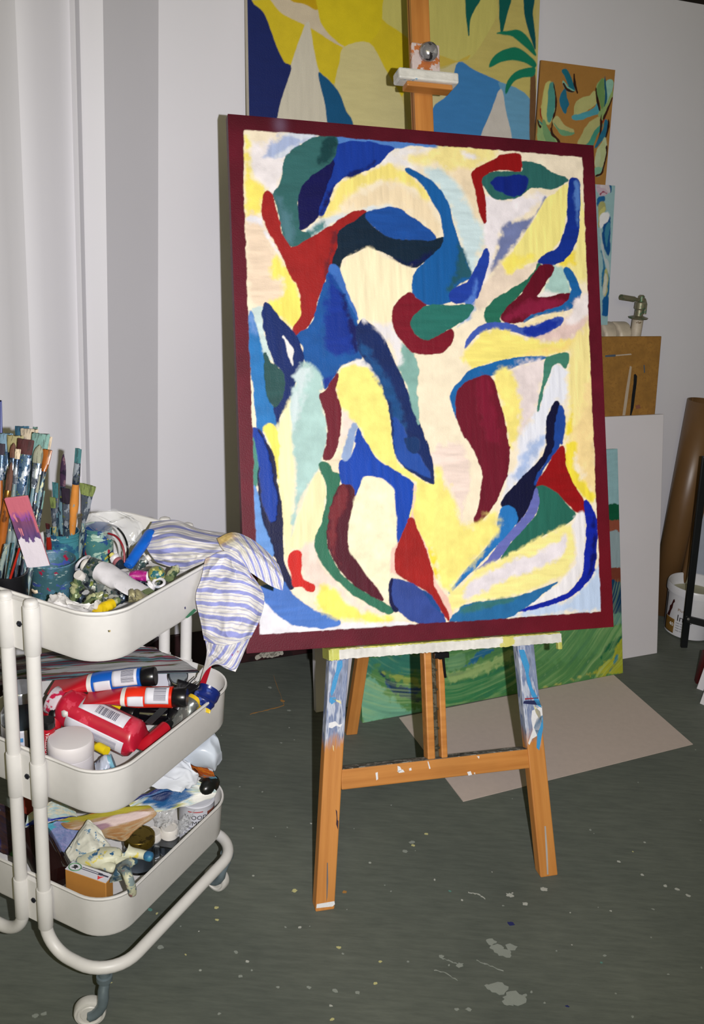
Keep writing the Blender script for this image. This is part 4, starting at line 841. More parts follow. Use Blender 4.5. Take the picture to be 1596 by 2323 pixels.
mb = MB(); P = []
for i, (da, z_) in enumerate([(-.92, .064), (-.80, .085), (-.78, .10), (-.70, .108), (-.62, .128), (-.56, .131), (-.54, .122), (-.60, .115), (-.62, .098), (-.68, .085), (-.74, .064)]):
    r = prf(z_)+.0009; P.append(Vector((r*math.cos(cam_az+da-.16), r*math.sin(cam_az+da-.16), z_)))
plate(mb, P, (math.cos(cam_az-.7), math.sin(cam_az-.7), 0), .0004); mb.build('print_figure', plain('dark_red_print', (60, 24, 20), .5), parent=rb_, smooth=False)
wrap_text('40', .018, cam_az-.86, .036, prf, rb_, m_wht, bold=True, r_extra=.0014)
wrap_text('Inte', .032, cam_az-.52, .062, prf, rb_, m_ink)
wrap_text('Plus', .014, cam_az-.52, .096, prf, rb_, m_gold)
for k in range(4): wrap_text('matt vit farg', .0065, cam_az-.52, .052-.009*k, prf, rb_, m_ink, name='small_print')

# ---------------------------------------------------------------- black metal stand leg, red wooden leg and white boards at the edge
m_blk = plain('black_painted_steel', (22, 24, 26), .35, var=.1)
fA, fT = at(1550, 1468, 0), None
leg_top = atd(1600, 1035, (fA-CAM).dot(fw)-.27)
rs = empty('metal_stand', fA, 'black steel stand leg with a flat crossbar, in front of the white bucket', 'stand')
def bar(a, b, w_, t_, name, mat, parent, side):
    a, b = Vector(a), Vector(b); z = (b-a).normalized(); x = (Vector(side)-z*Vector(side).dot(z)).normalized(); y = z.cross(x)
    mb = MB(); L = (b-a).length; mb.box((0, 0, L/2), (w_, t_, L)); o = mb.build(name, mat, bevel=min(w_, t_)*.12)
    M = frame_M(a, x, y, z)
    if parent is not None: o.parent = parent; o.matrix_parent_inverse = parent.matrix_world.inverted()
    o.matrix_world = M
    return o
bpy.context.view_layer.update()
bar(fA, leg_top, .021, .012, 'leg', m_blk, rs, rt)
dl = (fA-CAM).dot(fw)
jn = fA.lerp(leg_top, .16)
bar(jn, jn+rt*.20-Vector((0, .14, -.0)), .022, .010, 'crossbar', m_blk, rs, (0, 0, 1))
mb = MB(); mb.lathe([(.0, 0), (.005, 0), (.004, .003), (0, .0035)], 12, closed=True, M=Matrix.Translation(jn-fA-fw*.012) @ (-fw).to_track_quat('Z', 'Y').to_matrix().to_4x4()); mb.build('rivet', plain('steel_rivet', (150, 150, 150), .3, metal=.8), parent=rs)
rl = at(1584, 1548, 0)
o = bar(rl, atd(1603, 1478, (rl-CAM).dot(fw)-.06), .024, .02, 'wooden_leg', plain('dark_red_wood', (70, 14, 16), .5), None, rt)
tag(o, 'short dark red wooden leg at the right edge, standing before the white boards', 'leg')
for k, (q, lab) in enumerate((((1579, 1562), 'rearmost white board corner standing on the floor at the right edge'), ((1586, 1596), 'front white board corner lowest at the right edge'))):
    a = at(*q, 0); d1 = Vector((.62, -.35, 0)).normalized(); u1 = (Vector((0, 0, 1))+Vector((.28, .1, 0))).normalized()
    mb = MB(); mb.box((.15, .12, -.004), (.3, .24, .008)); o = mb.build('white_board', MATS['white_primed_panel'], bevel=.001, M=frame_M(a, d1, u1, d1.cross(u1))); tag(o, lab, 'board')
# large pale canvas standing right of the rolls
a = wallp(1.512, .13, 0); u1 = (Vector((0, 0, 1))-WN*.2).normalized()
mb = MB(); mb.box((.2, .24, -.008), (.4, .48, .016)); o = mb.build('pale_canvas', plain('pale_blue_white_canvas', (176, 184, 200), .6, var=.12, vs=10), bevel=.001, M=frame_M(a, WH, u1, WH.cross(u1)))
tag(o, 'pale blue-white canvas standing behind the black metal leg at the right edge', 'canvas')

# ---------------------------------------------------------------- easel
OW1, OW2 = (176, 112, 50), (204, 140, 72)
m_ow = wood('orange_beech', OW1, OW2, 2)
EF = frame_M(EB, EH, EU, En)
def ew(u, v, w): return EF @ Vector((u, v, w))
ez = Vector(((ew(-.25, 0, 0)+ew(.25, 0, 0))/2)); ez.z = 0
easel = empty('easel', frame_M(at(995, 2020, 0), EH, -EN, (0, 0, 1)), 'paint-smeared orange wooden studio easel holding the maroon-bordered painting', 'easel')
bpy.context.view_layer.update(); EINV = easel.matrix_world.inverted()
def epart(name, pts8, mat, bevel=.0025, parent=None, zax=2):
    "pts8: bottom four, top four in world space; the object's frame has z along the piece"
    b, t = [Vector(p) for p in pts8[:4]], [Vector(p) for p in pts8[4:]]
    cb, ct_ = sum(b, Vector())/4, sum(t, Vector())/4; z = (ct_-cb).normalized(); x = (b[1]-b[0]); x = (x-z*x.dot(z)).normalized(); y = z.cross(x)
    M = frame_M(cb, x, y, z); Mi = M.inverted(); mb = MB(); mb.hexa([Mi @ p for p in b], [Mi @ p for p in t])
    o = mb.build(name, mat, smooth=False, bevel=bevel); p_ = parent or easel
    o.parent = p_; o.matrix_parent_inverse = p_.matrix_world.inverted() if p_ is easel else Matrix(); o.matrix_world = M
    return o
def vfloor(w): return -(EB.z + w*En.z)/EU.z
smear = [(.2, (50, 54, 64)), (.38, (96, 106, 128)), (.46, (140, 150, 176)), (.51, (104, 120, 156)), (.56, (190, 196, 210)), (.64, (100, 112, 140)), (.8, (170, 172, 172))]
mlp = wood_painted('painted_leg_wood', OW1, OW2, .33, .36, smear)
mlp2 = wood_painted('painted_leg_wood_right', OW1, OW2, .30, .335, smear)
wf, wb = -.03, -.056
for sgn, uB, uT, mt in ((-1, (-.2805, -.2405), (-.2325, -.1915), mlp), (1, (.2215, .2635), (.189, .229), mlp2)):
    k = .83/.495
    def U_(u0_, u1_, v): s_ = (v+.530)/.495; return u0_+(u1_-u0_)*s_
    vt = .80
    pts = [ew(uB[0], vfloor(wb), wb), ew(uB[1], vfloor(wb), wb), ew(uB[1], vfloor(wf), wf), ew(uB[0], vfloor(wf), wf)]
    uu0, uu1 = U_(uB[0], uT[0], vt), U_(uB[1], uT[1], vt)
    pts += [ew(uu0, vt, wb), ew(uu1, vt, wb), ew(uu1, vt, wf), ew(uu0, vt, wf)]
    lg = epart('leg', pts, mt); lg['label'] = 'left front leg with brushed grey and blue paint' if sgn < 0 else 'right front leg with thick blue paint strokes'
    # thin smears and marks lying on the leg's face
    def mark(uvs, mat, name='paint_mark', th=.0007):
        mb = MB(); P = [ew(u, v, wf+.0001) for u, v in uvs]; plate(mb, P, En, th); o = mb.build(name, mat, smooth=False); o.parent = lg; o.matrix_parent_inverse = lg.matrix_world.inverted()
    bpy.context.view_layer.update()
    def evp(px, py):
        d = fw + rt*((px-798)/F_PX) - up*((py-1161.5)/F_PX); p0 = ew(0, 0, wf); X = CAM+d*((p0-CAM).dot(En)/d.dot(En)); q = EF.inverted() @ X; return (q.x, q.y)
    pb_, pw_, pc_, pk_, pr_ = plain('cyan_oil_smear', (62, 146, 200), .4, bp=.5, vs=300), plain('white_oil_smear', (222, 222, 224), .45, bp=.5, vs=300), plain('cream_oil_smear', (216, 208, 160), .5), plain('dark_pencil_mark', (48, 26, 40), .6), plain('grey_pencil_line', (110, 100, 96), .7)
    if sgn < 0:
        mark([evp(*q) for q in ((765, 1500), (776, 1498), (776, 1512), (768, 1530), (760, 1562), (752, 1580), (749, 1572), (754, 1545), (762, 1522))], pb_)
        mark([evp(*q) for q in ((748, 1582), (760, 1582), (762, 1590), (752, 1598), (747, 1592))], pb_)
        mark([evp(*q) for q in ((752, 1584), (772, 1590), (774, 1597), (764, 1592))], pc_)
        mark([evp(*q) for q in ((746, 1640), (760, 1636), (768, 1644), (776, 1642), (772, 1650), (762, 1646), (752, 1652), (745, 1650))], pw_)
        mark([evp(*q) for q in ((761, 1836), (764, 1840), (765, 1860), (767, 1862), (766, 1882), (762, 1870), (763, 1855))], pk_)
        mark([evp(*q) for q in ((741, 1957), (743, 1957), (744, 2000), (742, 2035), (740, 2045), (740, 2000))], pr_)
        mark([evp(*q) for q in ((718, 2051), (758, 2044), (759, 2051), (754, 2056), (717, 2060))], pw_)
        mark([evp(*q) for q in ((754, 1690), (756, 1692), (757, 1705), (755, 1700))], pc_)
    else:
        mark([evp(*q) for q in ((1176, 1474), (1188, 1474), (1194, 1492), (1200, 1510), (1198, 1530), (1206, 1560), (1222, 1588), (1228, 1606), (1218, 1600), (1206, 1580), (1196, 1552), (1190, 1520), (1182, 1498))], pb_)
        mark([evp(*q) for q in ((1188, 1590), (1222, 1588), (1226, 1600), (1186, 1596))], plain('navy_band_mark', (30, 36, 80), .5))
        mark([evp(*q) for q in ((1190, 1584), (1220, 1582), (1220, 1585), (1190, 1587))], plain('red_band_mark', (150, 40, 50), .5))
        mark([evp(*q) for q in ((1206, 1612), (1228, 1602), (1230, 1626), (1224, 1650), (1216, 1670), (1206, 1676), (1200, 1690), (1197, 1686), (1208, 1655), (1204, 1630))], pw_)
        mark([evp(*q) for q in ((1216, 1630), (1230, 1622), (1231, 1650), (1226, 1680), (1222, 1702), (1216, 1696), (1218, 1670), (1210, 1650))], pb_)
        mark([evp(*q) for q in ((1210, 1600), (1224, 1614), (1229, 1640), (1222, 1632), (1214, 1616))], pc_)
        mark([evp(*q) for q in ((1234, 1874), (1237, 1874), (1241, 1930), (1243, 1983), (1240, 1984), (1237, 1930))], plain('pale_grey_line', (170, 165, 160), .6))
# crossbars
mcb = splat('crossbar_wood', (196, 122, 50), [((176, 104, 40), 12, .52, (1, 1, 8)), ((206, 200, 190), 70, .70, (1, 1, 1))], .45, bp=.1)
def hbar(name, u0, u1, v0, v1, w0, w1, mat, **k):
    return epart(name, [ew(u0, v0, w0), ew(u0, v0, w1), ew(u0, v1, w1), ew(u0, v1, w0), ew(u1, v0, w0), ew(u1, v0, w1), ew(u1, v1, w1), ew(u1, v1, w0)], mat, **k)
cb_ = hbar('crossbar', -.2155, .2135, -.296, -.2545, -.060, -.033, m_ow)
bpy.context.view_layer.update()
dust = splat('paint_dust', (96, 92, 84), [((150, 148, 140), 60, .55, (1, 1, 1)), ((60, 56, 50), 40, .6, (1, 1, 1))], .8)
o = hbar('dust_layer', -.212, .209, -.2545, -.2535, -.059, -.034, dust, bevel=0)
for pts in (((852, 1754), (857, 1752), (858, 1768), (854, 1771)), ((902, 1738), (908, 1740), (912, 1748), (903, 1752)), ((901, 1750), (914, 1746), (918, 1752), (906, 1754)), ((928, 1744), (933, 1742), (934, 1748), (929, 1749)), ((1060, 1752), (1068, 1750), (1071, 1758), (1063, 1760)), ((1082, 1716), (1088, 1716), (1087, 1722)), ((970, 1728), (972, 1728), (977, 1744), (974, 1745)), ((1075, 1754), (1078, 1753), (1078, 1758))):
    mb = MB(); plate(mb, [ew(*evp(*q), wf-.0029) for q in pts], En, .0008); o = mb.build('paint_fleck', pw_, smooth=False); o.parent = cb_; o.matrix_parent_inverse = cb_.matrix_world.inverted()
hbar('upper_crossbar', -.175, .175, .70, .74, -.060, -.034, m_ow)
# lower guide: two strips with a toothed metal rack between
hbar('guide_strip', -.0265, -.0095, -.2535, 1.02, -.058, -.031, m_ow).name = 'guide_strip'
hbar('guide_strip', .0045, .0185, -.2535, 1.02, -.058, -.031, m_ow)
m_rack = splat('grey_metal_rack', (104, 100, 84), [((70, 66, 50), 60, .5, (1, 1, 1))], .4, metal=.5)
rk = hbar('rack', -.0095, .0045, -.2535, .98, -.054, -.044, m_rack); bpy.context.view_layer.update()
for k in range(6):
    v = -.235+k*.041
    o = hbar('rack_tooth', -.0095, .0045, v, v+.005, -.048, -.0385, m_rack, bevel=.001); o.parent = rk; o.matrix_parent_inverse = rk.matrix_world.inverted()
# ratchet knob under the ledge
mb = MB(); mb.tube([ew(.004, -.034, -.028), ew(.004, -.036, -.012)], .008); mb.box((0, 0, 0), (.032, .012, .010), M=EF @ Matrix.Translation((.004, -.034, -.010))); mb.tube([ew(.012, -.04, -.02), ew(.018, -.075, -.03), ew(.019, -.085, -.03)], .003, 8)
o = mb.build('ratchet_catch', plain('dark_steel', (34, 34, 38), .35, metal=.7), bevel=.001); o.parent = easel; o.matrix_parent_inverse = EINV
# mast that slides up behind the canvas
ms = hbar('mast', .0, .0415, .55, 1.52, -.056, -.030, m_ow); ms.name = 'mast'
bpy.data.objects.remove(ms)
epart('mast', [ew(0, .5, -.056), ew(.0415, .5, -.056), ew(.0415, .5, -.03), ew(0, .5, -.03), ew(0, 1.52, -.056), ew(.0415, 1.52, -.056), ew(.0415, 1.52, -.03), ew(0, 1.52, -.03)], m_ow, .0015)
epart('mast_groove_shade', [ew(-.0006, .6, -.046), ew(.001, .6, -.046), ew(.001, .6, -.043), ew(-.0006, .6, -.043), ew(-.0006, 1.51, -.046), ew(.001, 1.51, -.046), ew(.001, 1.51, -.043), ew(-.0006, 1.51, -.043)], plain('groove_shadow_wood', (96, 50, 18), .6), 0)  # thin dark strip on the mast; the groove's shade is put into its colour
# top clamp
m_pk = splat('clamp_pink_white_paint', (186, 110, 60), [((206, 190, 186), 34, .47, (1, 1, 1)), ((196, 170, 160), 60, .6, (1, 1, 1))], .5, bp=.4)
cl = epart('clamp_block', [ew(-.007, 1.178, -.032), ew(.057, 1.178, -.032), ew(.057, 1.178, -.018), ew(-.007, 1.178, -.018), ew(-.007, 1.262, -.032), ew(.057, 1.262, -.032), ew(.057, 1.262, -.018), ew(-.007, 1.262, -.018)], m_pk, .003)
m_thick = splat('thick_mixed_paint', (216, 214, 206), [((120, 160, 190), 18, .68, (1, 3, 1)), ((206, 200, 120), 13, .68, (1, 2, 1)), ((50, 100, 120), 40, .80, (.6, 2, 1)), ((150, 60, 60), 40, .88, (.6, 2, 1))], .5, bp=.8)
cb2 = hbar('clamp_ledge', -.052, .0815, 1.163, 1.186, -.018, .022, m_thick, bevel=.004)
hbar('clamp_slat', -.032, .070, 1.152, 1.163, -.018, .014, m_ow)
mb = MB(); mb.lathe([(0, 0), (.010, 0), (.010, .008), (.0155, .011), (.0195, .020), (.0195, .027), (.016, .035), (.009, .039), (0, .040)], 28, closed=True, M=EF @ Matrix.Translation((.022, 1.232, -.018)))
o = mb.build('knob', splat('silver_painted_knob', (170, 168, 170), [((70, 66, 66), 70, .56, (1, 1, 1)), ((226, 224, 224), 40, .58, (1, 1, 1))], .25, metal=.6, bp=.2)); o.parent = easel; o.matrix_parent_inverse = EINV
# ledge that carries the canvas
def paint_ridge(name, u0, u1, w0, w1, v0, v1, nx, mat, seed, amp=.0016):
    "a bar with lumpy paint skin"
    rr = random.Random(seed); mb = MB(); ring = [(v0, w0), (v0, (w0+w1)/2), (v0, w1), ((v0+v1)/2, w1), (v1, w1), (v1, (w0+w1)/2), (v1, w0), ((v0+v1)/2, w0)]
    P = []
    for i in range(nx+1):
        u = u0+(u1-u0)*i/nx; e = 1 if 0 < i < nx else .0
        P.append([Vector((u, v+rr.uniform(-1, 1)*amp*e*(1 if v > v0 else 1.2), w+rr.uniform(-1, 1)*amp*e)) for v, w in ring])
    mb.grid(P, wrap=True); mb.f += [tuple(range(8))[::-1], tuple(range(nx*8, nx*8+8))]; mb.m += [0, 0]
    o = mb.build(name, mat, smooth=True, angle=50, M=EF); o.parent = easel; o.matrix_parent_inverse = EINV; return o
m_led = splat('ledge_white_paint', (216, 214, 208), [((206, 200, 110), 11, .74, (1, 1, 1)), ((160, 180, 206), 14, .74, (1, 1, 1)), ((180, 110, 116), 30, .86, (.6, 1, 1)), ((80, 116, 156), 34, .90, (.6, 1, 1))], .5, bp=.8)
m_ledy = splat('ledge_yellow_paint', (190, 192, 96), [((216, 212, 180), 14, .62, (1, 1, 1)), ((110, 114, 50), 24, .72, (.5, 1, 1)), ((40, 40, 34), 26, .84, (.4, 1, 1))], .5, bp=.8)
lg_ = paint_ridge('canvas_ledge', -.2435, .268, -.030, .0200, -.0225, -.0035, 120, m_led, 4, .0009)
paint_ridge('ledge_top_paint', -.243, .266, -.028, .0185, -.004, -.0012, 120, m_ledy, 5, .0006)
paint_ridge('ledge_end_paint', -.2465, -.225, -.029, .0212, -.0235, -.002, 10, m_ledy, 6, .0012)
hbar('latch', .262, .272, -.038, -.012, .004, .016, m_ledy, bevel=.002)
# back leg
ft = at(795, 1662, 0); bt_ = ew(0, .7, -.085); x_ = EH*.0155; y_ = (-EN)*.012
def lp(s, a, b): return ft.lerp(bt_, s)+x_*a+y_*b
epart('back_leg', [lp(0, -1, 1)*1, lp(0, 1, 1), lp(0, 1, -1), lp(0, -1, -1), lp(1, -1, 1), lp(1, 1, 1), lp(1, 1, -1), lp(1, -1, -1)], m_ow)
mb = MB(); mb.tube([ew(-.03, .72, -.07), ew(.03, .72, -.07)], .006, 10); o = mb.build('hinge', MATS['dark_steel']); o.parent = easel; o.matrix_parent_inverse = EINV

# ---------------------------------------------------------------- trolley
TX, TY, PSI = -.4076, 1.4945, .4318
TM = Matrix.Translation((TX, TY, 0)) @ Matrix.Rotation(-PSI, 4, 'Z')     # local x = right, y = away
def tw(x, y, z): return TM @ Vector((x, y, z))
TI = TM.inverted()
def tat(px, py, z): return TI @ at(px, py, z)
m_cream = plain('cream_white_powder_coat', (214, 212, 208), .42, var=.02, vs=60, bp=.04)
tr = empty('utility_trolley', TM, 'cream white three-tier metal trolley on castors, loaded with art materials', 'trolley')
def rr_ring(L, W, R, z, n=10):
    out = []
    for sx, sy, a0 in ((1, 1, 0), (-1, 1, 90), (-1, -1, 180), (1, -1, 270)):
        for k in range(n+1):
            a = math.radians(a0+90*k/n); out.append(Vector((sx*(W/2-R)+R*math.cos(a), sy*(L/2-R)+R*math.sin(a), z)))
    return out
RIMS = (.775, .5014, .253)
for k, z in enumerate(RIMS):
    mb = MB(); L, W, h = .378, .312, .0884
    rings = [rr_ring(L-.07, W-.07, .04, z-h), rr_ring(L-.028, W-.028, .052, z-h), rr_ring(L-.012, W-.012, .060, z-h+.004), rr_ring(L-.007, W-.007, .062, z-h+.010), rr_ring(L-.004, W-.004, .064, z-.008), rr_ring(L+.001, W+.001, .066, z-.006), rr_ring(L+.003, W+.003, .067, z-.003), rr_ring(L+.001, W+.001, .066, z), rr_ring(L-.005, W-.005, .063, z-.0005), rr_ring(L-.008, W-.008, .062, z-.006), rr_ring(L-.011, W-.011, .060, z-h+.012), rr_ring(L-.017, W-.017, .056, z-h+.004), rr_ring(L-.032, W-.032, .05, z-h+.002)]
    mb.grid(rings, wrap=True); n = len(rings[0]); mb.f += [tuple(range(n))[::-1], tuple(range(len(rings)*n-n, len(rings)*n))]; mb.m += [0, 0]
    o = mb.build('tray', m_cream, parent=tr, angle=35); o['label'] = ('top tray', 'middle tray', 'bottom tray')[k]
    for sy in (-1, 1):      # bracket between the two posts, with sleeves and a bolt
        mb = MB(); y = sy*.1945
        mb.box((0, y, z-.048), (.05, .008, .082))
        for sx in (-1, 1): mb.lathe([(.0122, 0), (.0128, .001), (.0128, .079), (.0122, .080)], 20, M=Matrix.Translation((sx*.0255, sy*.2, z-.088)))
        br = mb.build('bracket', m_cream, parent=tr, angle=40)
        mb = MB(); mb.lathe([(0, 0), (.0048, 0), (.0048, .003), (.0026, .0035), (.0026, .0012), (0, .0012)], 6, closed=True, M=Matrix.Translation((0, y+sy*.0035, z-.045)) @ Matrix.Rotation(-sy*math.pi/2, 4, 'X'))
        mb.build('bolt', plain('dark_bolt', (60, 62, 70), .35, metal=.7), parent=br)
for sx in (-1, 1):
    x0, x1, zb = sx*.0255, sx*.1655, .1195; yy = .2
    pts = path([(x0, -yy, .772), (x0, -yy, zb), (x1, -yy, zb), (x1, yy, zb), (x0, yy, zb), (x0, yy, .772)], [0, .052, .068, .068, .052, 0], 9)
    r = .0108; pts = [Vector((x0, -yy, .778)), Vector((x0, -yy, .776))]+pts+[Vector((x0, yy, .776)), Vector((x0, yy, .778))]
    mb = MB(); mb.tube(pts, [r*.55, r*.9]+[r]*(len(pts)-4)+[r*.9, r*.55], 20)
    mb.build('frame_tube', m_cream, parent=tr, angle=50)
m_zinc = plain('zinc_fork', (112, 126, 132), .28, metal=.35, var=.2); m_whl = plain('worn_white_castor', (204, 202, 196), .45, var=.06, vs=80)
for (cx_, cy_), ang in (((.138, -.186), 193), ((.1455, .1795), 150), ((-.1455, -.1795), 200), ((-.1455, .1795), 160)):
    M = Matrix.Translation((cx_, cy_, 0)) @ Matrix.Rotation(math.radians(ang)+PSI, 4, 'Z')     # local x = trail direction
    mb = MB(); mb.lathe([(.0085, .079), (.0085, .092), (.0135, .093), (.0135, .102), (.010, .103), (.010, .112)], 18, M=M)
    cs = mb.build('castor', m_zinc, parent=tr); cs['label'] = 'castor'
    mb = MB(); side = .0125
    P = [(0, 0, .083), (.002, side*.4, .074), (.002, side, .064), (.004, side, .050), (.010, side, .038), (.018, side, .030), (.026, side, .027)]
    mb.tube([Vector(p) for p in P], [.009, .0095, .0095, .0092, .009, .0085, .0082], 14, M=M)
    mb.tube([(.025, side+.004, .027), (.025, -side, .027)], .0045, 12, M=M); mb.build('castor_fork', m_zinc, parent=cs)
    mb = MB(); Mw = M @ Matrix.Translation((.025, -.001, .027)) @ Matrix.Rotation(math.pi/2, 4, 'X')
    mb.lathe([(.006, -.009), (.015, -.009), (.0165, -.0075), (.020, -.0075), (.0215, -.010), (.0255, -.009), (.027, -.006), (.027, .006), (.0255, .009), (.0215, .010), (.020, .0075), (.0165, .0075), (.015, .009), (.006, .009)], 36, M=Mw)
    mb.build('castor_wheel', m_whl, parent=cs)
def tpt(mb, c, r, nrm, mat, par, name='paint_stain'):
    pass

# ---------------------------------------------------------------- things in the trolley
def root_of(name, M, label, cat, group=None):
    r_ = empty(name, M, label, cat, group); return r_
def paint_tube(name, label, A, B, r, bands, cap, crumple=.0, group=None, cat='tube', labels=(), roll=0, seed=0, flat=.55, wide=1.38, shoulder=.3):
    "A: crimped end, B: cap end. bands: (t0, t1, material). cap: (length, radius, material) or None"
    A, B = Vector(A), Vector(B); M = axis_M(A, B, roll); L = (B-A).length; R = root_of(name, M, label, cat, group)
    rr = random.Random(seed); nz = np.random.default_rng(seed).random((9, 9, 3))-.5
    nt_, na = 26, 28
    def S(t, a, e=0):
        k = min(1, max(0, t/flat)); k = k*k*(3-2*k); rx = (r*wide*(1-k)+r*k); ry = (.0012*(1-k)+r*k)
        i, j = min(t*7.99, 7.99), (a/(2*math.pi) % 1)*8; i0, j0 = int(i), int(j); fi, fj = i-i0, j-j0
        n_ = (nz[i0, j0 % 8]*(1-fi)*(1-fj)+nz[i0+1, j0 % 8]*fi*(1-fj)+nz[i0, (j0+1) % 8]*(1-fi)*fj+nz[i0+1, (j0+1) % 8]*fi*fj)
        q = 1+crumple*n_[0]*2*(.3+k*.7)
        bend = crumple*.25*r*8*math.sin(t*3.1+seed)
        return Vector(((rx*q+e)*math.cos(a), (ry*q+e)*math.sin(a)+bend*(1-t)*.5, t*L*(1)))
    mats = [b_[2] for b_ in bands]; mb = MB(); P = []
    ts = sorted(set([i/nt_ for i in range(nt_+1)]+[b_[0] for b_ in bands]+[b_[1] for b_ in bands]))
    P = [[S(t, 2*math.pi*k/na) for k in range(na)] for t in ts]
    base = len(mb.v); mb.grid(P, wrap=True)
    mm = []
    for i in range(len(ts)-1):
        tm = (ts[i]+ts[i+1])/2; mi = next((q for q, b_ in enumerate(bands) if b_[0] <= tm <= b_[1]), 0); mm += [mi]*na
    mb.m = mm; last = P[-1]; ks = len(mb.v)-na
    if cap:
        c0 = last and sum(last, Vector())/na; ring = [c0+(p-c0)*.5+Vector((0, 0, r*shoulder)) for p in last]; mb.v += [tuple(p) for p in ring]
        mb.f += [(ks+k, ks+(k+1) % na, ks+na+(k+1) % na, ks+na+k) for k in range(na)]+[tuple(range(ks+na, ks+2*na))]; mb.m += [len(mats)-1]*(na+1)
    else:
        mb.f.append(tuple(range(ks, ks+na))); mb.m.append(len(mats)-1)
    mb.f.append(tuple(range(na))[::-1]); mb.m.append(0)
    mb.build('tube_body', mats, parent=R, angle=50)
    if cap:
        cl_, cr, cm = cap; z0 = L+r*shoulder*.6; mb = MB(); n = 28
        prof = [(cr*.94, 0), (cr, .001), (cr*.98, cl_-.002), (cr*.9, cl_), (0, cl_)]
        mb.lathe(prof, n, M=Matrix.Translation((0, c0.y, z0)), closed=True); mb.f.append(tuple(range(n))[::-1]); mb.m.append(0)
        mb.build('cap', cm, parent=R, angle=50)
    for (t0, t1, a0, a1, mt, nm) in labels:
        mb = MB(); G = [[S(t0+(t1-t0)*i/10, math.radians(a0+(a1-a0)*k/10), .0006) for k in range(11)] for i in range(11)]
        mb.grid(G); mb.build(nm, mt, parent=R, solid=.0003)
    R['_'] = 0; del R['_']
    R_S = S
    return R, S
def camang(R):
    p = R.matrix_world.inverted() @ CAM; return math.degrees(math.atan2(p.y, p.x))
def barcode(R, S, t0, t1, a0, a1, mat, n=14, along='t', seed=1):
    "thin dark bars printed on a label; bars run round the tube or along it"
    rr = random.Random(seed); mb = MB(); x = 0
    while x < .97:
        w_ = rr.uniform(.012, .04)
        if along == 't': G = [[S(t0+(t1-t0)*min(1, x+w_*i), math.radians(a0+(a1-a0)*k/6), .0011) for k in range(7)] for i in range(2)]
        else: G = [[S(t0+(t1-t0)*k/6, math.radians(a0+(a1-a0)*min(1, x+w_*i)), .0011) for k in range(7)] for i in range(2)]
        mb.grid(G); x += w_+rr.uniform(.012, .035)
    mb.build('barcode', mat, parent=R, kind=None)
def text_on(R, S, txt, size, t, a, L, r, mat, flip=1, name='lettering', around=False):
    cu = bpy.data.curves.new('t', 'FONT'); cu.body = txt; cu.size = size; cu.resolution_u = 2
    to = bpy.data.objects.new('t', cu); COL.objects.link(to); dg = bpy.context.evaluated_depsgraph_get(); dg.update()
    me = bpy.data.meshes.new_from_object(to.evaluated_get(dg)); bpy.data.objects.remove(to)
    for v_ in me.vertices:
        x, y = v_.co.x*flip, v_.co.y*flip
        if around: x, y = -y, x
        v_.co = S(min(1, max(0, t+x/L)), math.radians(a)+y/r, .0013)
    me.materials.append(mat); o = bpy.data.objects.new(name, me); COL.objects.link(o); o.parent = R; return o
def brush(label, A, B, wr, wb, lb, lf, mh, mf, mbr, flat=.35, group=None, name='paintbrush', hr=.0038, tip='flat', seed=0, face=None):
    "A: end of the handle, B: tip of the bristles"
    A, B = Vector(A), Vector(B); L = (B-A).length; z = (B-A).normalized()
    f_ = Vector(face) if face else -fw; y = (f_-z*f_.dot(z)).normalized(); x = y.cross(z); M = frame_M(A, x, y, z)
    wr, wb = wr*1.14, wb*1.16; R = root_of(name, M, label, 'brush', group); hl = L-lb-lf
    mb = MB(); mb.tube([(0, 0, 0), (0, 0, .004), (0, 0, hl*.45), (0, 0, hl*.8), (0, 0, hl*.95), (0, 0, hl+.004)], [hr*.35, hr*.5, hr*.8, hr*1.25, hr, hr*.85], 12); mb.build('handle', mh, parent=R)
    def ring(zz, rx, ry, n=16): return [Vector((rx*math.cos(2*math.pi*k/n), ry*math.sin(2*math.pi*k/n), zz)) for k in range(n)]
    mb = MB(); mb.grid([ring(hl, hr, hr), ring(hl+lf*.35, (hr+wr)/2, hr*.95), ring(hl+lf*.36, (hr+wr)/2*1.06, hr), ring(hl+lf*.42, (hr+wr)/2*1.06, hr), ring(hl+lf, wr, max(hr*.7, wr*flat*.7))], wrap=True)
    mb.build('ferrule', mf, parent=R)
    rr = random.Random(seed); n = 24; z0 = hl+lf; ry = max(.0022, wr*flat); rows = []
    for i in range(7):
        t = i/6; wx = wr+(wb-wr)*math.sin(t*math.pi/2)
        if tip == 'round': wx *= max(.12, math.cos(max(0, t-.35)/.65*math.pi/2)**.7)
        yy = ry*(1-.55*t); row = []
        for k in range(n):
            a = 2*math.pi*k/n; e = lb*(t+(rr.uniform(-.07, .0) if i == 6 else 0)+(rr.uniform(-.01, .01) if 0 < i < 6 else 0))
            row.append(Vector((wx*math.cos(a), yy*math.sin(a)*(1+rr.uniform(-.2, .2)), z0+e)))
        rows.append(row)
    mb = MB(); mb.grid(rows, wrap=True); q = len(mb.v); mb.f.append(tuple(range(q-n, q))); mb.m.append(0); mb.build('bristles', mbr, parent=R, angle=70)
    return R
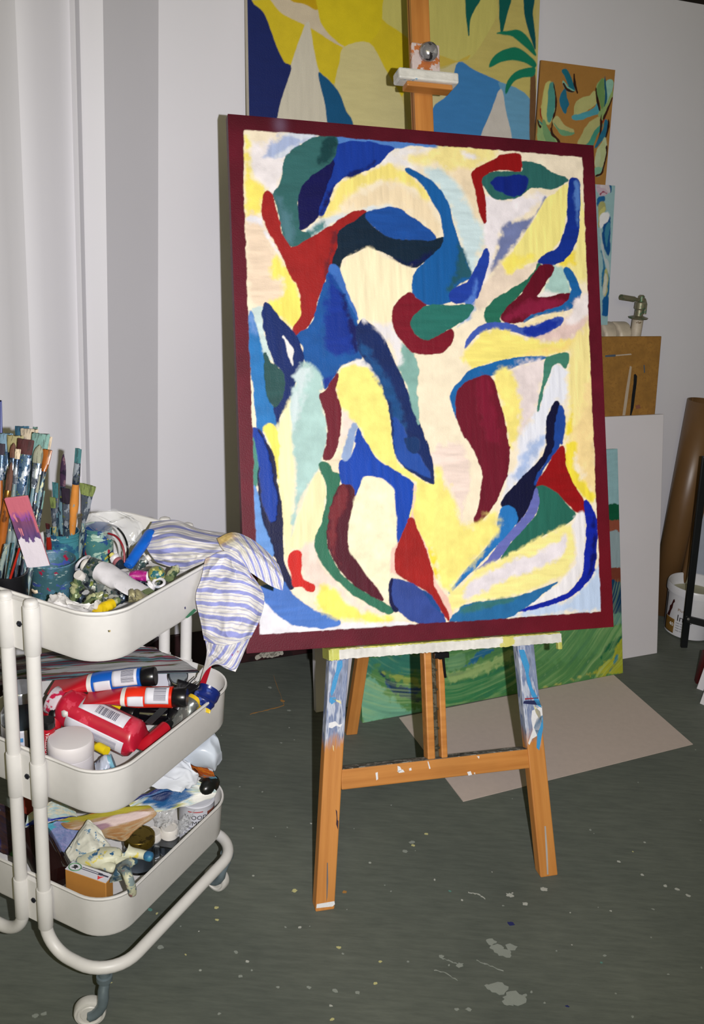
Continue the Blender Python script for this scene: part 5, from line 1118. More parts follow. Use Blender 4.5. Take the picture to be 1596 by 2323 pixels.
# paints and papers
m_teal = splat('teal_smeared_plastic', (58, 96, 106), [((70, 110, 130), 22, .5, (1, 1, 1)), ((60, 80, 150), 40, .64, (1, 1, 2)), ((150, 170, 170), 50, .69, (1, 1, 3)), ((150, 30, 60), 46, .72, (1, 1, 1))], .4, bp=.5)
m_jar = splat('blue_smeared_glass', (40, 84, 112), [((60, 120, 130), 24, .48, (1, 1, 1)), ((24, 50, 100), 30, .6, (1, 1, 1)), ((190, 204, 196), 34, .67, (1, 1, 2)), ((160, 160, 70), 60, .72, (1, 1, 1))], .2, bp=.5)
m_jar2 = splat('green_smeared_glass', (64, 112, 112), [((40, 70, 120), 26, .5, (1, 1, 1)), ((150, 176, 160), 30, .6, (1, 1, 2)), ((176, 170, 60), 60, .70, (1, 1, 1)), ((150, 40, 60), 66, .74, (1, 1, 1))], .2, bp=.5, seed=2)
m_bluep = splat('dried_blue_paint', (20, 60, 124), [((60, 110, 170), 60, .56, (1, 1, 1)), ((14, 26, 70), 40, .6, (1, 1, 1))], .5, bp=.6)
m_handle = [splat('stained_handle_%s' % nm, c, [((90, 120, 130), 120, .52, (1, 1, .25)), ((40, 56, 70), 90, .6, (1, 1, .3)), ((190, 190, 150), 160, .68, (1, 1, .3))], .45, bp=.3, seed=i) for i, (nm, c) in enumerate((('grey', (110, 124, 124)), ('teal', (54, 96, 104)), ('dark', (24, 26, 40)), ('pale', (140, 156, 150))))]
m_horange = splat('orange_handle', (196, 128, 56), [((120, 140, 140), 130, .64, (1, 1, .3))], .4, bp=.2)
m_hbrown = splat('brown_handle', (150, 84, 30), [((90, 50, 20), 100, .6, (1, 1, .2))], .3, bp=.1)
m_hred = plain('red_handle', (160, 34, 20), .35)
m_fer = splat('smeared_ferrule', (110, 120, 134), [((50, 66, 90), 80, .52, (1, 1, .4)), ((190, 200, 210), 90, .6, (1, 1, .4)), ((140, 150, 70), 120, .70, (1, 1, 1))], .25, metal=.6, bp=.4)
m_ferb = splat('smeared_blue_ferrule', (70, 96, 124), [((190, 200, 214), 60, .54, (1, 1, .4)), ((130, 150, 60), 100, .68, (1, 1, 1)), ((30, 60, 90), 80, .6, (1, 1, 1))], .25, metal=.4, bp=.5)
def bris(nm, c): return splat('bristles_'+nm, c, [(tuple(int(x*.72) for x in c), 300, .54, (1, 1, .12))], .7, bp=.5)
BR = dict(teal=bris('teal', (34, 84, 110)), cream=bris('cream', (186, 172, 150)), green=bris('green', (110, 148, 140)), olive=bris('olive', (150, 142, 100)), red=bris('dark_red', (64, 16, 18)), pale=bris('pale', (206, 188, 160)), blue=bris('pale_blue', (112, 142, 162)), lime=bris('lime', (118, 132, 72)), tealg=bris('teal_green', (56, 108, 112)), brown=bris('brown', (92, 56, 40)), dark=bris('dark', (36, 22, 40)), grey=bris('grey', (140, 142, 122)))
# black pot
pc = tat(8, 1286, .79); pc = Vector((pc.x+.004, pc.y+.004, .689))
R = root_of('brush_pot', TM @ Matrix.Translation(pc), 'black pot packed with paintbrushes at the left corner of the top tray', 'pot')
mb = MB(); mb.lathe([(0, .002), (.027, .002), (.029, .006), (.030, .092), (.0285, .093), (.027, .008), (0, .008)], 32, closed=True); mb.build('pot_wall', plain('black_plastic_pot', (16, 16, 20), .35), parent=R)
mb = MB(); mb.box((0, 0, .062), (.010, .0012, .024), M=Matrix.Rotation(math.radians(40), 4, 'Z') @ Matrix.Translation((0, -.0305, 0))); mb.build('white_label', plain('pale_label', (160, 176, 190), .5), parent=R)
G1 = None
def pot_brush(label, px, py, depth, bx, by, wr, wb, lb, lf, mh, mf, mbr, **k):
    A = tw(pc.x+bx, pc.y+by, .697); B = atd(px, py, depth); return brush(label, A, B, wr, wb, lb, lf, mh, mf, mbr, group=None, **k)
d0 = 1.545
pot_brush('pale blue bristled brush at the far left of the black pot', 14, 982, d0, -.014, .006, .008, .0095, .030, .045, m_handle[3], m_ferb, BR['blue'], seed=1)
pot_brush('flat brush with deep teal bristles at the top of the black pot', 50, 966, d0+.03, -.004, .016, .0085, .010, .020, .05, m_handle[1], m_fer, BR['teal'], seed=2)
pot_brush('wide cream bristled brush at the top of the black pot', 67, 972, d0+.02, .002, .012, .010, .0125, .026, .05, m_handle[0], m_ferb, BR['cream'], seed=3)
pot_brush('thin brush with a grey-green tip behind the cream one', 80, 968, d0+.035, .010, .012, .003, .0035, .022, .03, m_handle[1], m_fer, BR['green'], seed=4)
pot_brush('rounded olive bristled brush left of the dark red one', 35, 987, d0-.01, -.010, .0, .0095, .0115, .028, .05, m_handle[0], m_fer, BR['olive'], seed=5, tip='flat')
pot_brush('broad flat brush with dark red bristles and a paint-covered ferrule', 59, 996, d0-.03, -.002, -.010, .0105, .0115, .024, .090, m_handle[0], m_ferb, BR['red'], seed=6, flat=.3)
pot_brush('wide brush with pale green bristles, right side of the black pot', 93, 982, d0, .016, .006, .010, .0125, .046, .05, m_handle[1], m_ferb, BR['green'], seed=7)
pot_brush('narrow brush with a pale peach tip, rightmost top of the black pot', 111, 990, d0+.02, .020, .008, .004, .005, .026, .04, m_handle[0], m_fer, BR['pale'], seed=8)
pot_brush('rounded grey bristled brush below the green one', 90, 1008, d0-.02, .014, -.004, .0065, .0075, .030, .04, m_handle[2], m_fer, BR['grey'], seed=9, tip='round')
pot_brush('flat brush with a bare orange-brown handle end up, right of the grey brush', 108, 1019, d0-.005, .022, -.004, .0055, .0065, .024, .012, m_handle[2], m_hbrown, m_hbrown, seed=10)
pot_brush('small pointed brush with brown bristles, in front of the olive one', 31, 1004, d0-.03, -.008, -.006, .0045, .005, .024, .04, m_handle[0], m_fer, BR['brown'], seed=11, tip='round')
pot_brush('small brush with a cream tip in front of the dark red one', 41, 1018, d0-.04, -.006, -.012, .0035, .004, .016, .04, m_handle[0], m_fer, BR['pale'], seed=12)
pot_brush('brush with near-black bristles at the left edge of the picture', 2, 1006, d0-.03, -.020, -.004, .0055, .006, .018, .04, m_hbrown, m_ferb, BR['dark'], seed=13)
pot_brush('long brush with an amber brown handle leaning left', 26, 1048, d0-.05, -.024, -.014, .0045, .0045, .045, .012, m_hbrown, plain('brass_ferrule', (150, 110, 50), .25, metal=.8), BR['brown'], seed=14, hr=.0056, tip='round')
pot_brush('thin brush crusted with blue and black paint beside the amber handle', 55, 1090, d0-.02, .0, .002, .0035, .004, .02, .03, m_handle[2], m_ferb, BR['teal'], seed=15)
pot_brush('slim grey-green brush handle right of the wide brushes', 86, 1075, d0-.01, .018, .0, .004, .004, .03, .03, m_handle[3], m_fer, BR['grey'], seed=16)
pot_brush('thin clear-tipped brush standing rightmost in the black pot', 97, 1112, d0, .023, .004, .0035, .0035, .03, .03, m_handle[3], m_fer, BR['green'], seed=17)
pot_brush('blue-handled brush standing against the left edge of the picture', -4, 905, d0+.02, -.022, .010, .004, .005, .09, .03, m_handle[1], m_fer, plain('blue_lacquer', (20, 44, 120), .3), seed=18)
for lab, q, mt in (('bare grey handle poking out low at the left of the cup', (14, 1236), m_handle[3]), ('teal handle poking out low beside the red one', (30, 1232), m_handle[1]), ('thin red handle leaning beside the pink scraper', (44, 1244), m_hred)):
    A = tw(pc.x-.022+.006*('teal' in lab)+.016*('red' in lab), pc.y-.022, .700); B = atd(*q, 1.475)
    R = root_of('paintbrush', axis_M(A, B), lab, 'brush'); L = (B-A).length; mb = MB(); mb.tube([(0, 0, 0), (0, 0, L*.5), (0, 0, L)], [.003, .0042, .0035] if 'red' not in lab else [.002, .002, .0018], 12); mb.build('handle', mt, parent=R)
# glass jars
def jar(name, label, c, r, h, mat, inner, neck=True):
    R = root_of(name, TM @ Matrix.Translation(c), label, 'jar'); mb = MB()
    mb.lathe([(0, .001), (r*.93, .001), (r, .006), (r, h*.74), (r*.93, h*.83), (r*.91, h*.86), (r*.95, h*.875), (r*.91, h*.89), (r*.91, h*.93), (r*.95, h*.945), (r*.91, h*.96), (r*.92, h), (r*.86, h), (r*.86, h*.84), (r*.92, h*.7), (r*.92, .008), (0, .008)], 40, closed=True)
    mb.build('glass', mat, parent=R)
    mb = MB(); mb.lathe([(0, h*.55), (r*.925, h*.55)], 32, closed=True); mb.build('paint_water', inner, parent=R); return R
j1 = tat(143, 1204, .785); j2 = tat(221, 1194, .785)
jar('glass_jar', 'blue-smeared glass jar holding palette knives and brushes, left of two jars', Vector((j1.x, j1.y, .689)), .0305, .096, m_jar, m_bluep)
jar('glass_jar', 'green-smeared glass jar without brushes, right of two jars', Vector((j2.x, j2.y, .689)), .0272, .096, m_jar2, m_bluep)
def jb(label, px, py, depth, bx, by, *a, **k):
    return brush(label, tw(j1.x+bx, j1.y+by, .697), atd(px, py, depth), *a, **k)
dj = 1.62
jb('dark blade of a palette knife standing in the blue jar', 144, 1029, dj-.01, -.004, -.006, .0042, .0048, .060, .02, m_handle[2], m_fer, splat('crusted_blade', (56, 36, 60), [((110, 80, 90), 60, .56, (1, 1, .5)), ((30, 20, 40), 80, .6, (1, 1, 1))], .5, bp=.5), seed=20, tip='round', hr=.006, name='palette_knife')
jb('teal-stained brush left of the palette knife', 125, 1094, dj, -.016, .0, .004, .0045, .03, .03, m_handle[1], m_fer, BR['tealg'], seed=21)
jb('short brush with dark bristles right of the palette knife', 149, 1107, dj, .004, .002, .0055, .0065, .030, .05, m_handle[3], m_fer, BR['dark'], seed=22, hr=.0055)
jb('tall thin brush with a teal tip and chipped orange handle', 178, 1017, dj, .012, -.004, .0048, .0048, .026, .038, m_horange, m_fer, BR['tealg'], seed=23, hr=.0064, tip='flat')
jb('broad lime-tipped brush leaning right out of the blue jar', 199, 1099, dj+.01, .020, .010, .0095, .0125, .020, .055, m_handle[3], m_fer, BR['lime'], seed=24)
jb('small yellow-smeared brush at the left of the blue jar', 119, 1128, dj, -.020, .004, .004, .0045, .022, .04, splat('yellow_stained_handle', (170, 164, 110), [((70, 110, 120), 90, .55, (1, 1, .4))], .45, bp=.3), m_fer, BR['lime'], seed=25)
jb('reddish stub of a brush low in the blue jar', 108, 1188, dj-.01, -.022, -.010, .003, .0035, .012, .02, m_hred, m_fer, BR['red'], seed=26)
# plastic cup and scraper
c1 = tat(117, 1268, .783); R = root_of('plastic_cup', TM @ Matrix.Translation((c1.x, c1.y, .689)), 'translucent plastic cup smeared with teal paint, holding the pink scraper', 'cup')
mb = MB(); mb.lathe([(0, .001), (.031, .001), (.032, .004), (.0372, .090), (.0388, .092), (.0385, .0945), (.0368, .0935), (.0355, .090), (.031, .006), (0, .006)], 44, closed=True); mb.build('cup_wall', m_teal, parent=R)
mb = MB(); mb.lathe([(0, .058), (.033, .058)], 30, closed=True); mb.build('paint_residue', splat('lilac_paint', (150, 150, 180), [((40, 60, 140), 40, .55, (1, 1, 1)), ((206, 196, 214), 30, .55, (1, 1, 1)), ((160, 20, 50), 60, .68, (1, 1, 1))], .4), parent=R)
mb = MB(); qa = -math.pi/2-.15; mb.add([Vector((.0372*math.cos(qa+t), .0372*math.sin(qa+t), z)) for t, z in ((-.22, .049), (-.1, .052), (.05, .051), (.2, .053), (.24, .048), (.08, .045), (-.15, .044))], [tuple(range(7))]); mb.build('paint_chip', plain('cream_chip', (214, 196, 170), .5), parent=R, solid=.001)
S0, S1 = atd(37, 1127, 1.47), at(88, 1284, .786)
M = frame_M(S1, (0, 0, 1), (0, 0, 1), (0, 0, 1)) if False else None
z = (S0-S1).normalized(); y = (-fw-z*(-fw).dot(z)).normalized(); x = y.cross(z); M = frame_M(S1, x, y, z); L = (S0-S1).length
R = root_of('scraper', M, 'broad pink and purple paint scraper leaning left out of the teal cup', 'scraper')
ny_, nx_ = 90, 30; V = []; Cc = []; rg = np.random.default_rng(3); nz_ = fbm(nx_, ny_, 5, 4, rg, 3); nq = fbm(nx_, ny_, 12, 3, rg, 3)
for i in range(ny_):
    t = i/(ny_-1); wdt = .0178
    for k in range(nx_):
        s_ = k/(nx_-1)*2-1; V.append([wdt*s_, .0024+.0006*nz_[i, k], t*L])
        tt = t+.10*nq[i, k]-.05*s_*0+.03*nz_[i, k]
        pk = np.array(srgb((186, 100, 114))); pu = np.array(srgb((84, 66, 112)))*(1+.5*nq[i, k]); wh = np.array(srgb((214, 206, 214))); pd = np.array(srgb((196, 120, 130)))
        if tt > .80 or (abs(s_) > .86-.1*nq[i, k] and s_ < 0 and tt > .5): c_ = pk
        elif tt > .70: f_ = (tt-.70)/.10; c_ = pk*f_*.8+np.array(srgb((120, 70, 150)))*(1-f_*.8)
        elif tt > .40: f_ = (tt-.40)/.30; c_ = pu*(1-f_*.5)+pk*f_*.3
        else: c_ = wh*(1-.12*max(0, nz_[i, k]))
        Cc.append(c_)
mb = MB(); mb.add(V, [(i*nx_+k, i*nx_+k+1, (i+1)*nx_+k+1, (i+1)*nx_+k) for i in range(ny_-1) for k in range(nx_-1)])
mb.build('painted_blade', vcol('smeared_blade', .5, .2), parent=R, colors=Cc); mb = MB(); mb.box((0, 0, L/2), (.0356, .0042, L)); mb.build('blade_back', plain('pink_plastic', (200, 120, 130), .45), parent=R, bevel=.001)

# crumpled metal tubes
m_sil = splat('smeared_tube_metal', (116, 124, 124), [((60, 84, 84), 50, .5, (1, 1, 1)), ((196, 198, 190), 60, .58, (1, 1, 1)), ((40, 46, 60), 60, .64, (1, 1, 1)), ((120, 130, 60), 70, .68, (1, 1, 1))], .3, metal=.5, bp=.6)
m_sil2 = splat('smeared_green_tube', (110, 124, 84), [((60, 80, 60), 50, .5, (1, 1, 1)), ((170, 172, 130), 60, .6, (1, 1, 1)), ((30, 30, 46), 60, .66, (1, 1, 1))], .35, metal=.2, bp=.6)
m_sil3 = splat('smeared_dark_tube', (44, 56, 70), [((90, 110, 116), 50, .55, (1, 1, 1)), ((180, 184, 180), 80, .66, (1, 1, 1))], .3, metal=.4, bp=.6)
m_wt = splat('smeared_white_tube', (206, 204, 208), [((170, 174, 184), 20, .62, (1, 1, 1)), ((140, 146, 130), 34, .76, (1, 1, 1)), ((90, 110, 170), 50, .86, (1, 1, 1))], .4, bp=.3)
m_wcap = plain('white_screw_cap', (210, 206, 200), .4); m_bcap = plain('black_screw_cap', (16, 16, 18), .3); m_ycap = plain('pale_yellow_cap', (206, 196, 110), .45)
def tt_(name, label, a, b, r, bands, cap, crumple, seed, **k):
    return paint_tube(name, label, at(*a), at(*b), r, bands, cap, crumple=crumple, seed=seed, **k)
tt_('paint_tube', 'large squashed white paint tube lying across the top tray', (333, 1352, .752), (206, 1288, .768), .0185, [(0, .12, m_sil2), (.12, .82, m_wt), (.82, 1, m_sil)], (.010, .012, m_wcap), .22, 31, flat=.9, wide=1.25)
tt_('paint_tube', 'white tube with a magenta band near the striped rag', (276, 1304, .756), (350, 1308, .756), .0088, [(0, .25, m_wt), (.25, .78, splat('magenta_band', (150, 24, 110), [((190, 60, 150), 90, .6, (1, 1, 1))], .4)), (.78, 1, m_wt)], None, .12, 32, flat=.5)
tt_('paint_tube', 'olive-crusted tube standing against the teal cup', (168, 1372, .715), (176, 1325, .752), .0105, [(0, 1, m_sil2)], (.008, .007, m_sil2), .3, 33)
tt_('paint_tube', 'silver tube with a white cap beside the teal cup', (212, 1335, .735), (186, 1312, .76), .0095, [(0, 1, m_sil)], (.011, .0085, m_wcap), .25, 34)
tt_('paint_tube', 'grey crumpled tube below the large white tube', (262, 1365, .73), (222, 1325, .742), .011, [(0, 1, m_sil)], (.008, .006, m_bcap), .35, 35)
tt_('paint_tube', 'dark crumpled tube under the end of the large white tube', (250, 1368, .722), (292, 1350, .725), .009, [(0, 1, m_sil3)], (.008, .007, m_bcap), .35, 36)
tt_('paint_tube', 'green-grey tube lying behind the pale tissue', (188, 1376, .722), (232, 1352, .73), .010, [(0, 1, m_sil2)], (.007, .006, m_sil), .4, 37)
tt_('paint_tube', 'small bright yellow tube at the near rim of the top tray', (216, 1391, .752), (256, 1368, .758), .0085, [(0, 1, splat('yellow_tube', (206, 176, 20), [((170, 150, 30), 60, .6, (1, 1, 1))], .35))], (.010, .0058, m_sil2), .15, 38, flat=.35)
tt_('paint_tube', 'striped tube end beside the blue marker', (282, 1290, .742), (258, 1264, .755), .0085, [(0, .5, m_sil3), (.5, .75, plain('dusky_pink_band', (150, 90, 96), .5)), (.75, 1, m_wt)], (.006, .005, m_ycap), .2, 39)
tt_('paint_tube', 'open white-ringed tube at the rim below the olive ball of paint', (322, 1344, .742), (346, 1324, .756), .0082, [(0, .7, m_sil3), (.7, 1, m_wt)], None, .25, 40)
tt_('paint_tube', 'dark green tube tucked against the rim right of the olive ball', (378, 1318, .742), (398, 1292, .752), .0075, [(0, 1, m_sil2)], (.006, .005, m_sil), .3, 41)
tt_('paint_tube', 'shiny tube with a steel clip below the blue marker', (300, 1292, .738), (330, 1270, .752), .0085, [(0, 1, m_sil)], (.007, .006, m_wcap), .3, 42)
tt_('paint_tube', 'flattened grey-olive tube end lying on the near rim', (340, 1356, .760), (292, 1352, .764), .010, [(0, 1, splat('olive_grey_tube', (150, 144, 110), [((100, 96, 80), 40, .55, (1, 1, 1))], .4, metal=.3, bp=.5))], None, .35, 43, flat=.8)
tt_('paint_tube', 'dark blue-green tube under the magenta-banded one', (286, 1326, .735), (330, 1318, .74), .009, [(0, 1, m_sil3)], (.007, .006, m_sil2), .3, 44)
for k, (a, b_, mt) in enumerate((((205, 1322, .722), (235, 1300, .735), m_sil3), ((232, 1384, .728), (262, 1352, .732), m_sil), ((340, 1296, .728), (318, 1318, .735), m_sil3), ((160, 1350, .72), (190, 1362, .725), m_sil3), ((262, 1340, .718), (300, 1330, .722), m_sil3), ((350, 1336, .722), (372, 1312, .728), m_sil))):
    tt_('paint_tube', ('crumpled dark tube in the gap left of the large white tube', 'thin silver tube behind the yellow tube', 'short dark tube under the olive ball', 'dark tube low beside the olive-crusted one', 'dark tube deep in the pile at the centre of the top tray', 'silver tube wedged at the rim under the rag')[k], a, b_, .008, [(0, 1, mt)], (.006, .005, m_bcap if k % 2 else m_sil2), .35, 50+k)
# olive ball of dried paint on a tube cap
bc = tat(355, 1302, .764); R = root_of('crusted_cap', TM @ Matrix.Translation(bc), 'round cap crusted with olive and teal paint beside the striped rag', 'cap')
mb = MB(); rr = random.Random(9); P = []
for i in range(13):
    th = math.pi*i/12; P.append([Vector((.0148*math.sin(th)*math.cos(a)*(1+rr.uniform(-.06, .06)), .0148*math.sin(th)*math.sin(a)*(1+rr.uniform(-.06, .06)), .0135*math.cos(th))) for a in [2*math.pi*k/18 for k in range(18)]])
mb.grid(P, wrap=True); mb.build('cap_crust', splat('olive_teal_crust', (130, 132, 70), [((30, 90, 100), 60, .52, (1, 1, 1)), ((190, 190, 120), 80, .62, (1, 1, 1))], .35, bp=.7), parent=R)
# small metal ring beside it
rc = tat(360, 1322, .757); R = root_of('metal_ring', TM @ Matrix.Translation(rc) @ Matrix.Rotation(.6, 4, 'X'), 'pale ring-shaped tube mouth at the rim, below the olive ball', 'ring'); mb = MB(); mb.tube([Vector((.010*math.cos(a), .008*math.sin(a), 0)) for a in [2*math.pi*k/24 for k in range(24)]], .0026, 10, closed=True); mb.build('ring_band', m_wt, parent=R)
rc = tat(188, 1278, .762); R = root_of('metal_ring', TM @ Matrix.Translation(rc) @ Matrix.Rotation(-.5, 4, 'Y') @ Matrix.Rotation(.5, 4, 'X'), 'pale ring leaning between the teal cup and the white tube', 'ring'); mb = MB(); mb.tube([Vector((.015*math.cos(a), .015*math.sin(a), 0)) for a in [2*math.pi*k/28 for k in range(28)]], .0028, 10, closed=True); mb.build('ring_band', m_wt, parent=R)
# blue marker
A, B = at(292, 1282, .752), at(345, 1203, .790); M = axis_M(A, B); L = (B-A).length; R = root_of('marker', M, 'bright blue rounded plastic tool lying between the wires and the striped rag', 'marker')
m_mk = splat('bright_blue_plastic', (14, 92, 190), [((200, 196, 110), 90, .73, (1, 1, 1))], .35, bp=.1)
mb = MB(); mb.lathe([(0, -.003), (.0085, -.002), (.0098, .004), (.0102, L*.6), (.0102, L-.010), (.0088, L-.004), (.005, L-.0005), (0, L)], 28, closed=True, ell=(1, .8)); mb.build('marker_body', m_mk, parent=R)
mb = MB(); mb.box((0, -.0078, L*.42), (.007, .0016, L*.66)); mb.build('inset_strip', plain('deep_blue_inset', (8, 62, 150), .3), parent=R, bevel=.0006)
# wires
for lab, pts, mt in (('black curved wire beside the green-smeared jar', ((248, 1190, .800), (264, 1196, .800), (280, 1214, .795), (289, 1240, .782), (288, 1272, .755)), m_bcap), ('dark red curved wire beside the green-smeared jar', ((246, 1210, .792), (262, 1216, .792), (274, 1230, .786), (281, 1250, .773), (282, 1276, .755)), plain('dark_red_wire', (130, 24, 36), .35))):
    P = [at(*q) for q in pts]; o0 = P[0]; Q = []
    for i in range(len(P)-1):
        p0, p1, p2, p3 = P[max(i-1, 0)], P[i], P[i+1], P[min(i+2, len(P)-1)]
        for k in range(6):
            t = k/6; Q.append(.5*((2*p1)+(p2-p0)*t+(2*p0-5*p1+4*p2-p3)*t*t+(3*p1-3*p2+p3-p0)*t*t*t))
    Q.append(P[-1]); mb = MB(); mb.tube([q-o0 for q in Q], .0018, 10); o = mb.build('wire', mt, M=Matrix.Translation(o0)); tag(o, lab, 'wire')

def crumple(name, label, cat, P, mat, amp, n=34, seed=0, solid=.0004, fx=5, smooth=True, group=None, colors=None, octv=3):
    "P: control net of world points (rows x cols), interpolated and creased"
    P = [[Vector(q) for q in r_] for r_ in P]
    A = np.array([[tuple(q) for q in r_] for r_ in P])
    def cr1(a, m):
        k = a.shape[0]; out = []
        for i in range(m):
            s_ = i/(m-1)*(k-1); j = min(int(s_), k-2); t = s_-j; p0, p1, p2, p3 = a[max(j-1, 0)], a[j], a[j+1], a[min(j+2, k-1)]
            out.append(.5*((2*p1)+(-p0+p2)*t+(2*p0-5*p1+4*p2-p3)*t*t+(-p0+3*p1-3*p2+p3)*t**3))
        return np.array(out)
    G = cr1(cr1(A, n).transpose(1, 0, 2), n).transpose(1, 0, 2)
    rg = np.random.default_rng(seed)
    nz = 1-2*np.abs(fbm(n, n, fx, fx, rg, max(1, octv))); nz2 = fbm(n, n, fx, fx, rg, max(1, octv-1)); nz3 = fbm(n, n, fx, fx, rg, max(1, octv-1))
    G = G+amp*np.stack([nz2, nz3, nz-.5], -1)
    o0 = G.reshape(-1, 3).mean(0); o0[2] = G[..., 2].min()
    mb = MB(); mb.add((G-o0).reshape(-1, 3).tolist(), [(i*n+k, i*n+k+1, (i+1)*n+k+1, (i+1)*n+k) for i in range(n-1) for k in range(n-1)])
    cc = None
    if colors is not None: cc = colors(n, rg)
    o = mb.build(name, mat, M=Matrix.Translation(o0), solid=solid, smooth=smooth, angle=60, colors=cc); tag(o, label, cat, group); return o
m_tis = plain('white_tissue_paper', (216, 214, 212), .8, var=.02)
crumple('tissue', 'crumpled white tissue along the near rim of the top tray', 'tissue', [[at(100, 1366, .748), at(118, 1352, .765), at(132, 1346, .772), at(150, 1368, .758)], [at(108, 1384, .742), at(130, 1370, .762), at(165, 1372, .770), at(200, 1380, .758)], [at(140, 1392, .742), at(170, 1388, .752), at(205, 1376, .768), at(226, 1362, .765)], [at(160, 1400, .735), at(190, 1400, .735), at(220, 1394, .742), at(235, 1380, .745)]], m_tis, .009, 30, 3)
m_bag, nt, b = bsdf('clear_plastic_film'); b.inputs['Base Color'].default_value = (.8, .82, .84, 1); b.inputs['Roughness'].default_value = .12; b.inputs['Alpha'].default_value = .16; b.inputs['Specular IOR Level'].default_value = .8
crumple('plastic_bag', 'clear crinkled plastic bag at the back of the top tray', 'bag', [[at(186, 1196, .79), at(205, 1170, .82), at(240, 1160, .825), at(290, 1166, .815)], [at(225, 1210, .78), at(250, 1188, .81), at(285, 1178, .815), at(318, 1186, .80)], [at(255, 1230, .77), at(280, 1212, .785), at(305, 1205, .79), at(325, 1210, .785)], [at(275, 1256, .755), at(295, 1245, .765), at(312, 1235, .77), at(322, 1238, .76)]], m_bag, .010, 30, 5, octv=2, fx=4)

# ---------------------------------------------------------------- middle tray
m_lab = plain('white_printed_label', (206, 206, 214), .5, var=.04); m_pr = plain('print_grey', (60, 60, 80), .5); m_redt = plain('crimson_tube_end', (176, 20, 34), .35); m_blt = plain('blue_tube', (16, 86, 176), .32); m_ort = plain('orange_red_tube', (214, 44, 20), .32)
def cap_tube(label, a, b_, r, mcol, seed, roll, lab_t=(.70, .97), la=None):
    R, S = paint_tube('acrylic_tube', label, at(*a), at(*b_), r, [(0, .42, m_redt), (.42, .47, m_wcap), (.47, 1, mcol)], (.024, r*.93, m_bcap), crumple=.04, seed=seed, roll=roll, flat=.62, wide=1.35, shoulder=.05)
    ca0 = camang(R); la = (ca0-62, ca0+38) if abs(((ca0-90+180) % 360)-180) < 200 else la
    mb = MB(); G = [[S(lab_t[0]+(lab_t[1]-lab_t[0])*i/8, math.radians(la[0]+(la[1]-la[0])*k/10), .0006) for k in range(11)] for i in range(9)]; mb.grid(G); mb.build('printed_label', m_lab, parent=R, solid=.0003)
    barcode(R, S, lab_t[0]+.10, lab_t[1]-.03, la[0]+12, la[1]-18, m_pr, along='a', seed=seed)
    mb = MB(); G = [[S(.50+.18*i/8, math.radians(la[0]+60+(la[1]-la[0])*.6*k/10), .0006) for k in range(11)] for i in range(9)]; mb.grid(G); mb.build('print_block', m_lab, parent=R, solid=.0003)
    return R
cap_tube('blue acrylic tube with a red crimped end and black cap in the middle tray', (116, 1558, .525), (322, 1537, .554), .0185, m_blt, 61, 0)
cap_tube('orange-red acrylic tube with black cap, below the blue one', (196, 1580, .528), (392, 1582, .537), .0185, m_ort, 62, 0)
# crimson bottle
A, B = at(322, 1684, .464), at(150, 1602, .503); R, S = paint_tube('paint_bottle', 'large crimson paint bottle with a paint-smeared white cap lying in the middle tray', A, B, .0335, [(0, 1, splat('crimson_bottle_plastic', (176, 26, 50), [((196, 60, 80), 26, .6, (1, 1, 1))], .3, bp=.1))], (.022, .0255, splat('red_smeared_white_cap', (214, 200, 206), [((190, 30, 70), 60, .53, (1, 1, 1))], .4, bp=.3)), crumple=.0, seed=63, flat=.10, wide=.94, cat='bottle', shoulder=.42)
Lb = (B-A).length
CA = camang(R)
for (t0, t1, a0, a1) in ((.22, .80, CA+12, CA+62), (.14, .88, CA-70, CA-24)):
    mb = MB(); mb.grid([[S(t0+(t1-t0)*i/8, math.radians(a0+(a1-a0)*k/10), .0006) for k in range(11)] for i in range(9)]); mb.build('printed_label', m_lab, parent=R, solid=.0003)
barcode(R, S, .34, .62, CA+20, CA+48, m_pr, along='t', seed=5); barcode(R, S, .22, .62, CA-64, CA-34, plain('fine_print_grey', (120, 120, 140), .5), along='a', seed=8)
mb = MB(); mb.add([S(t, math.radians(a), .0008) for t, a in ((.93, CA-12), (.955, CA-18), (.93, CA-30), (.90, CA-32), (.86, CA-22), (.88, CA-12))], [tuple(range(6))]); mb.build('white_paint_splash', m_wcap, parent=R, solid=.0003)
# white jar with lid
jc = tat(160, 1674, .500); R = root_of('white_jar', TM @ Matrix.Translation((jc.x, jc.y, .414)), 'plain white plastic jar with a flat lid at the near end of the middle tray', 'jar')
mb = MB(); mb.lathe([(0, 0), (.034, 0), (.0362, .004), (.0362, .058), (.034, .060), (0, .060)], 48, closed=True); mb.build('jar_body', plain('white_matt_plastic', (206, 202, 204), .5, var=.01), parent=R)
mb = MB(); mb.lathe([(.0372, .060), (.0376, .061), (.0376, .077), (.037, .084), (.0355, .0865), (.033, .087), (0, .0868)], 48, closed=True); mb.build('jar_lid', plain('white_lid_plastic', (212, 208, 208), .5, var=.01), parent=R)
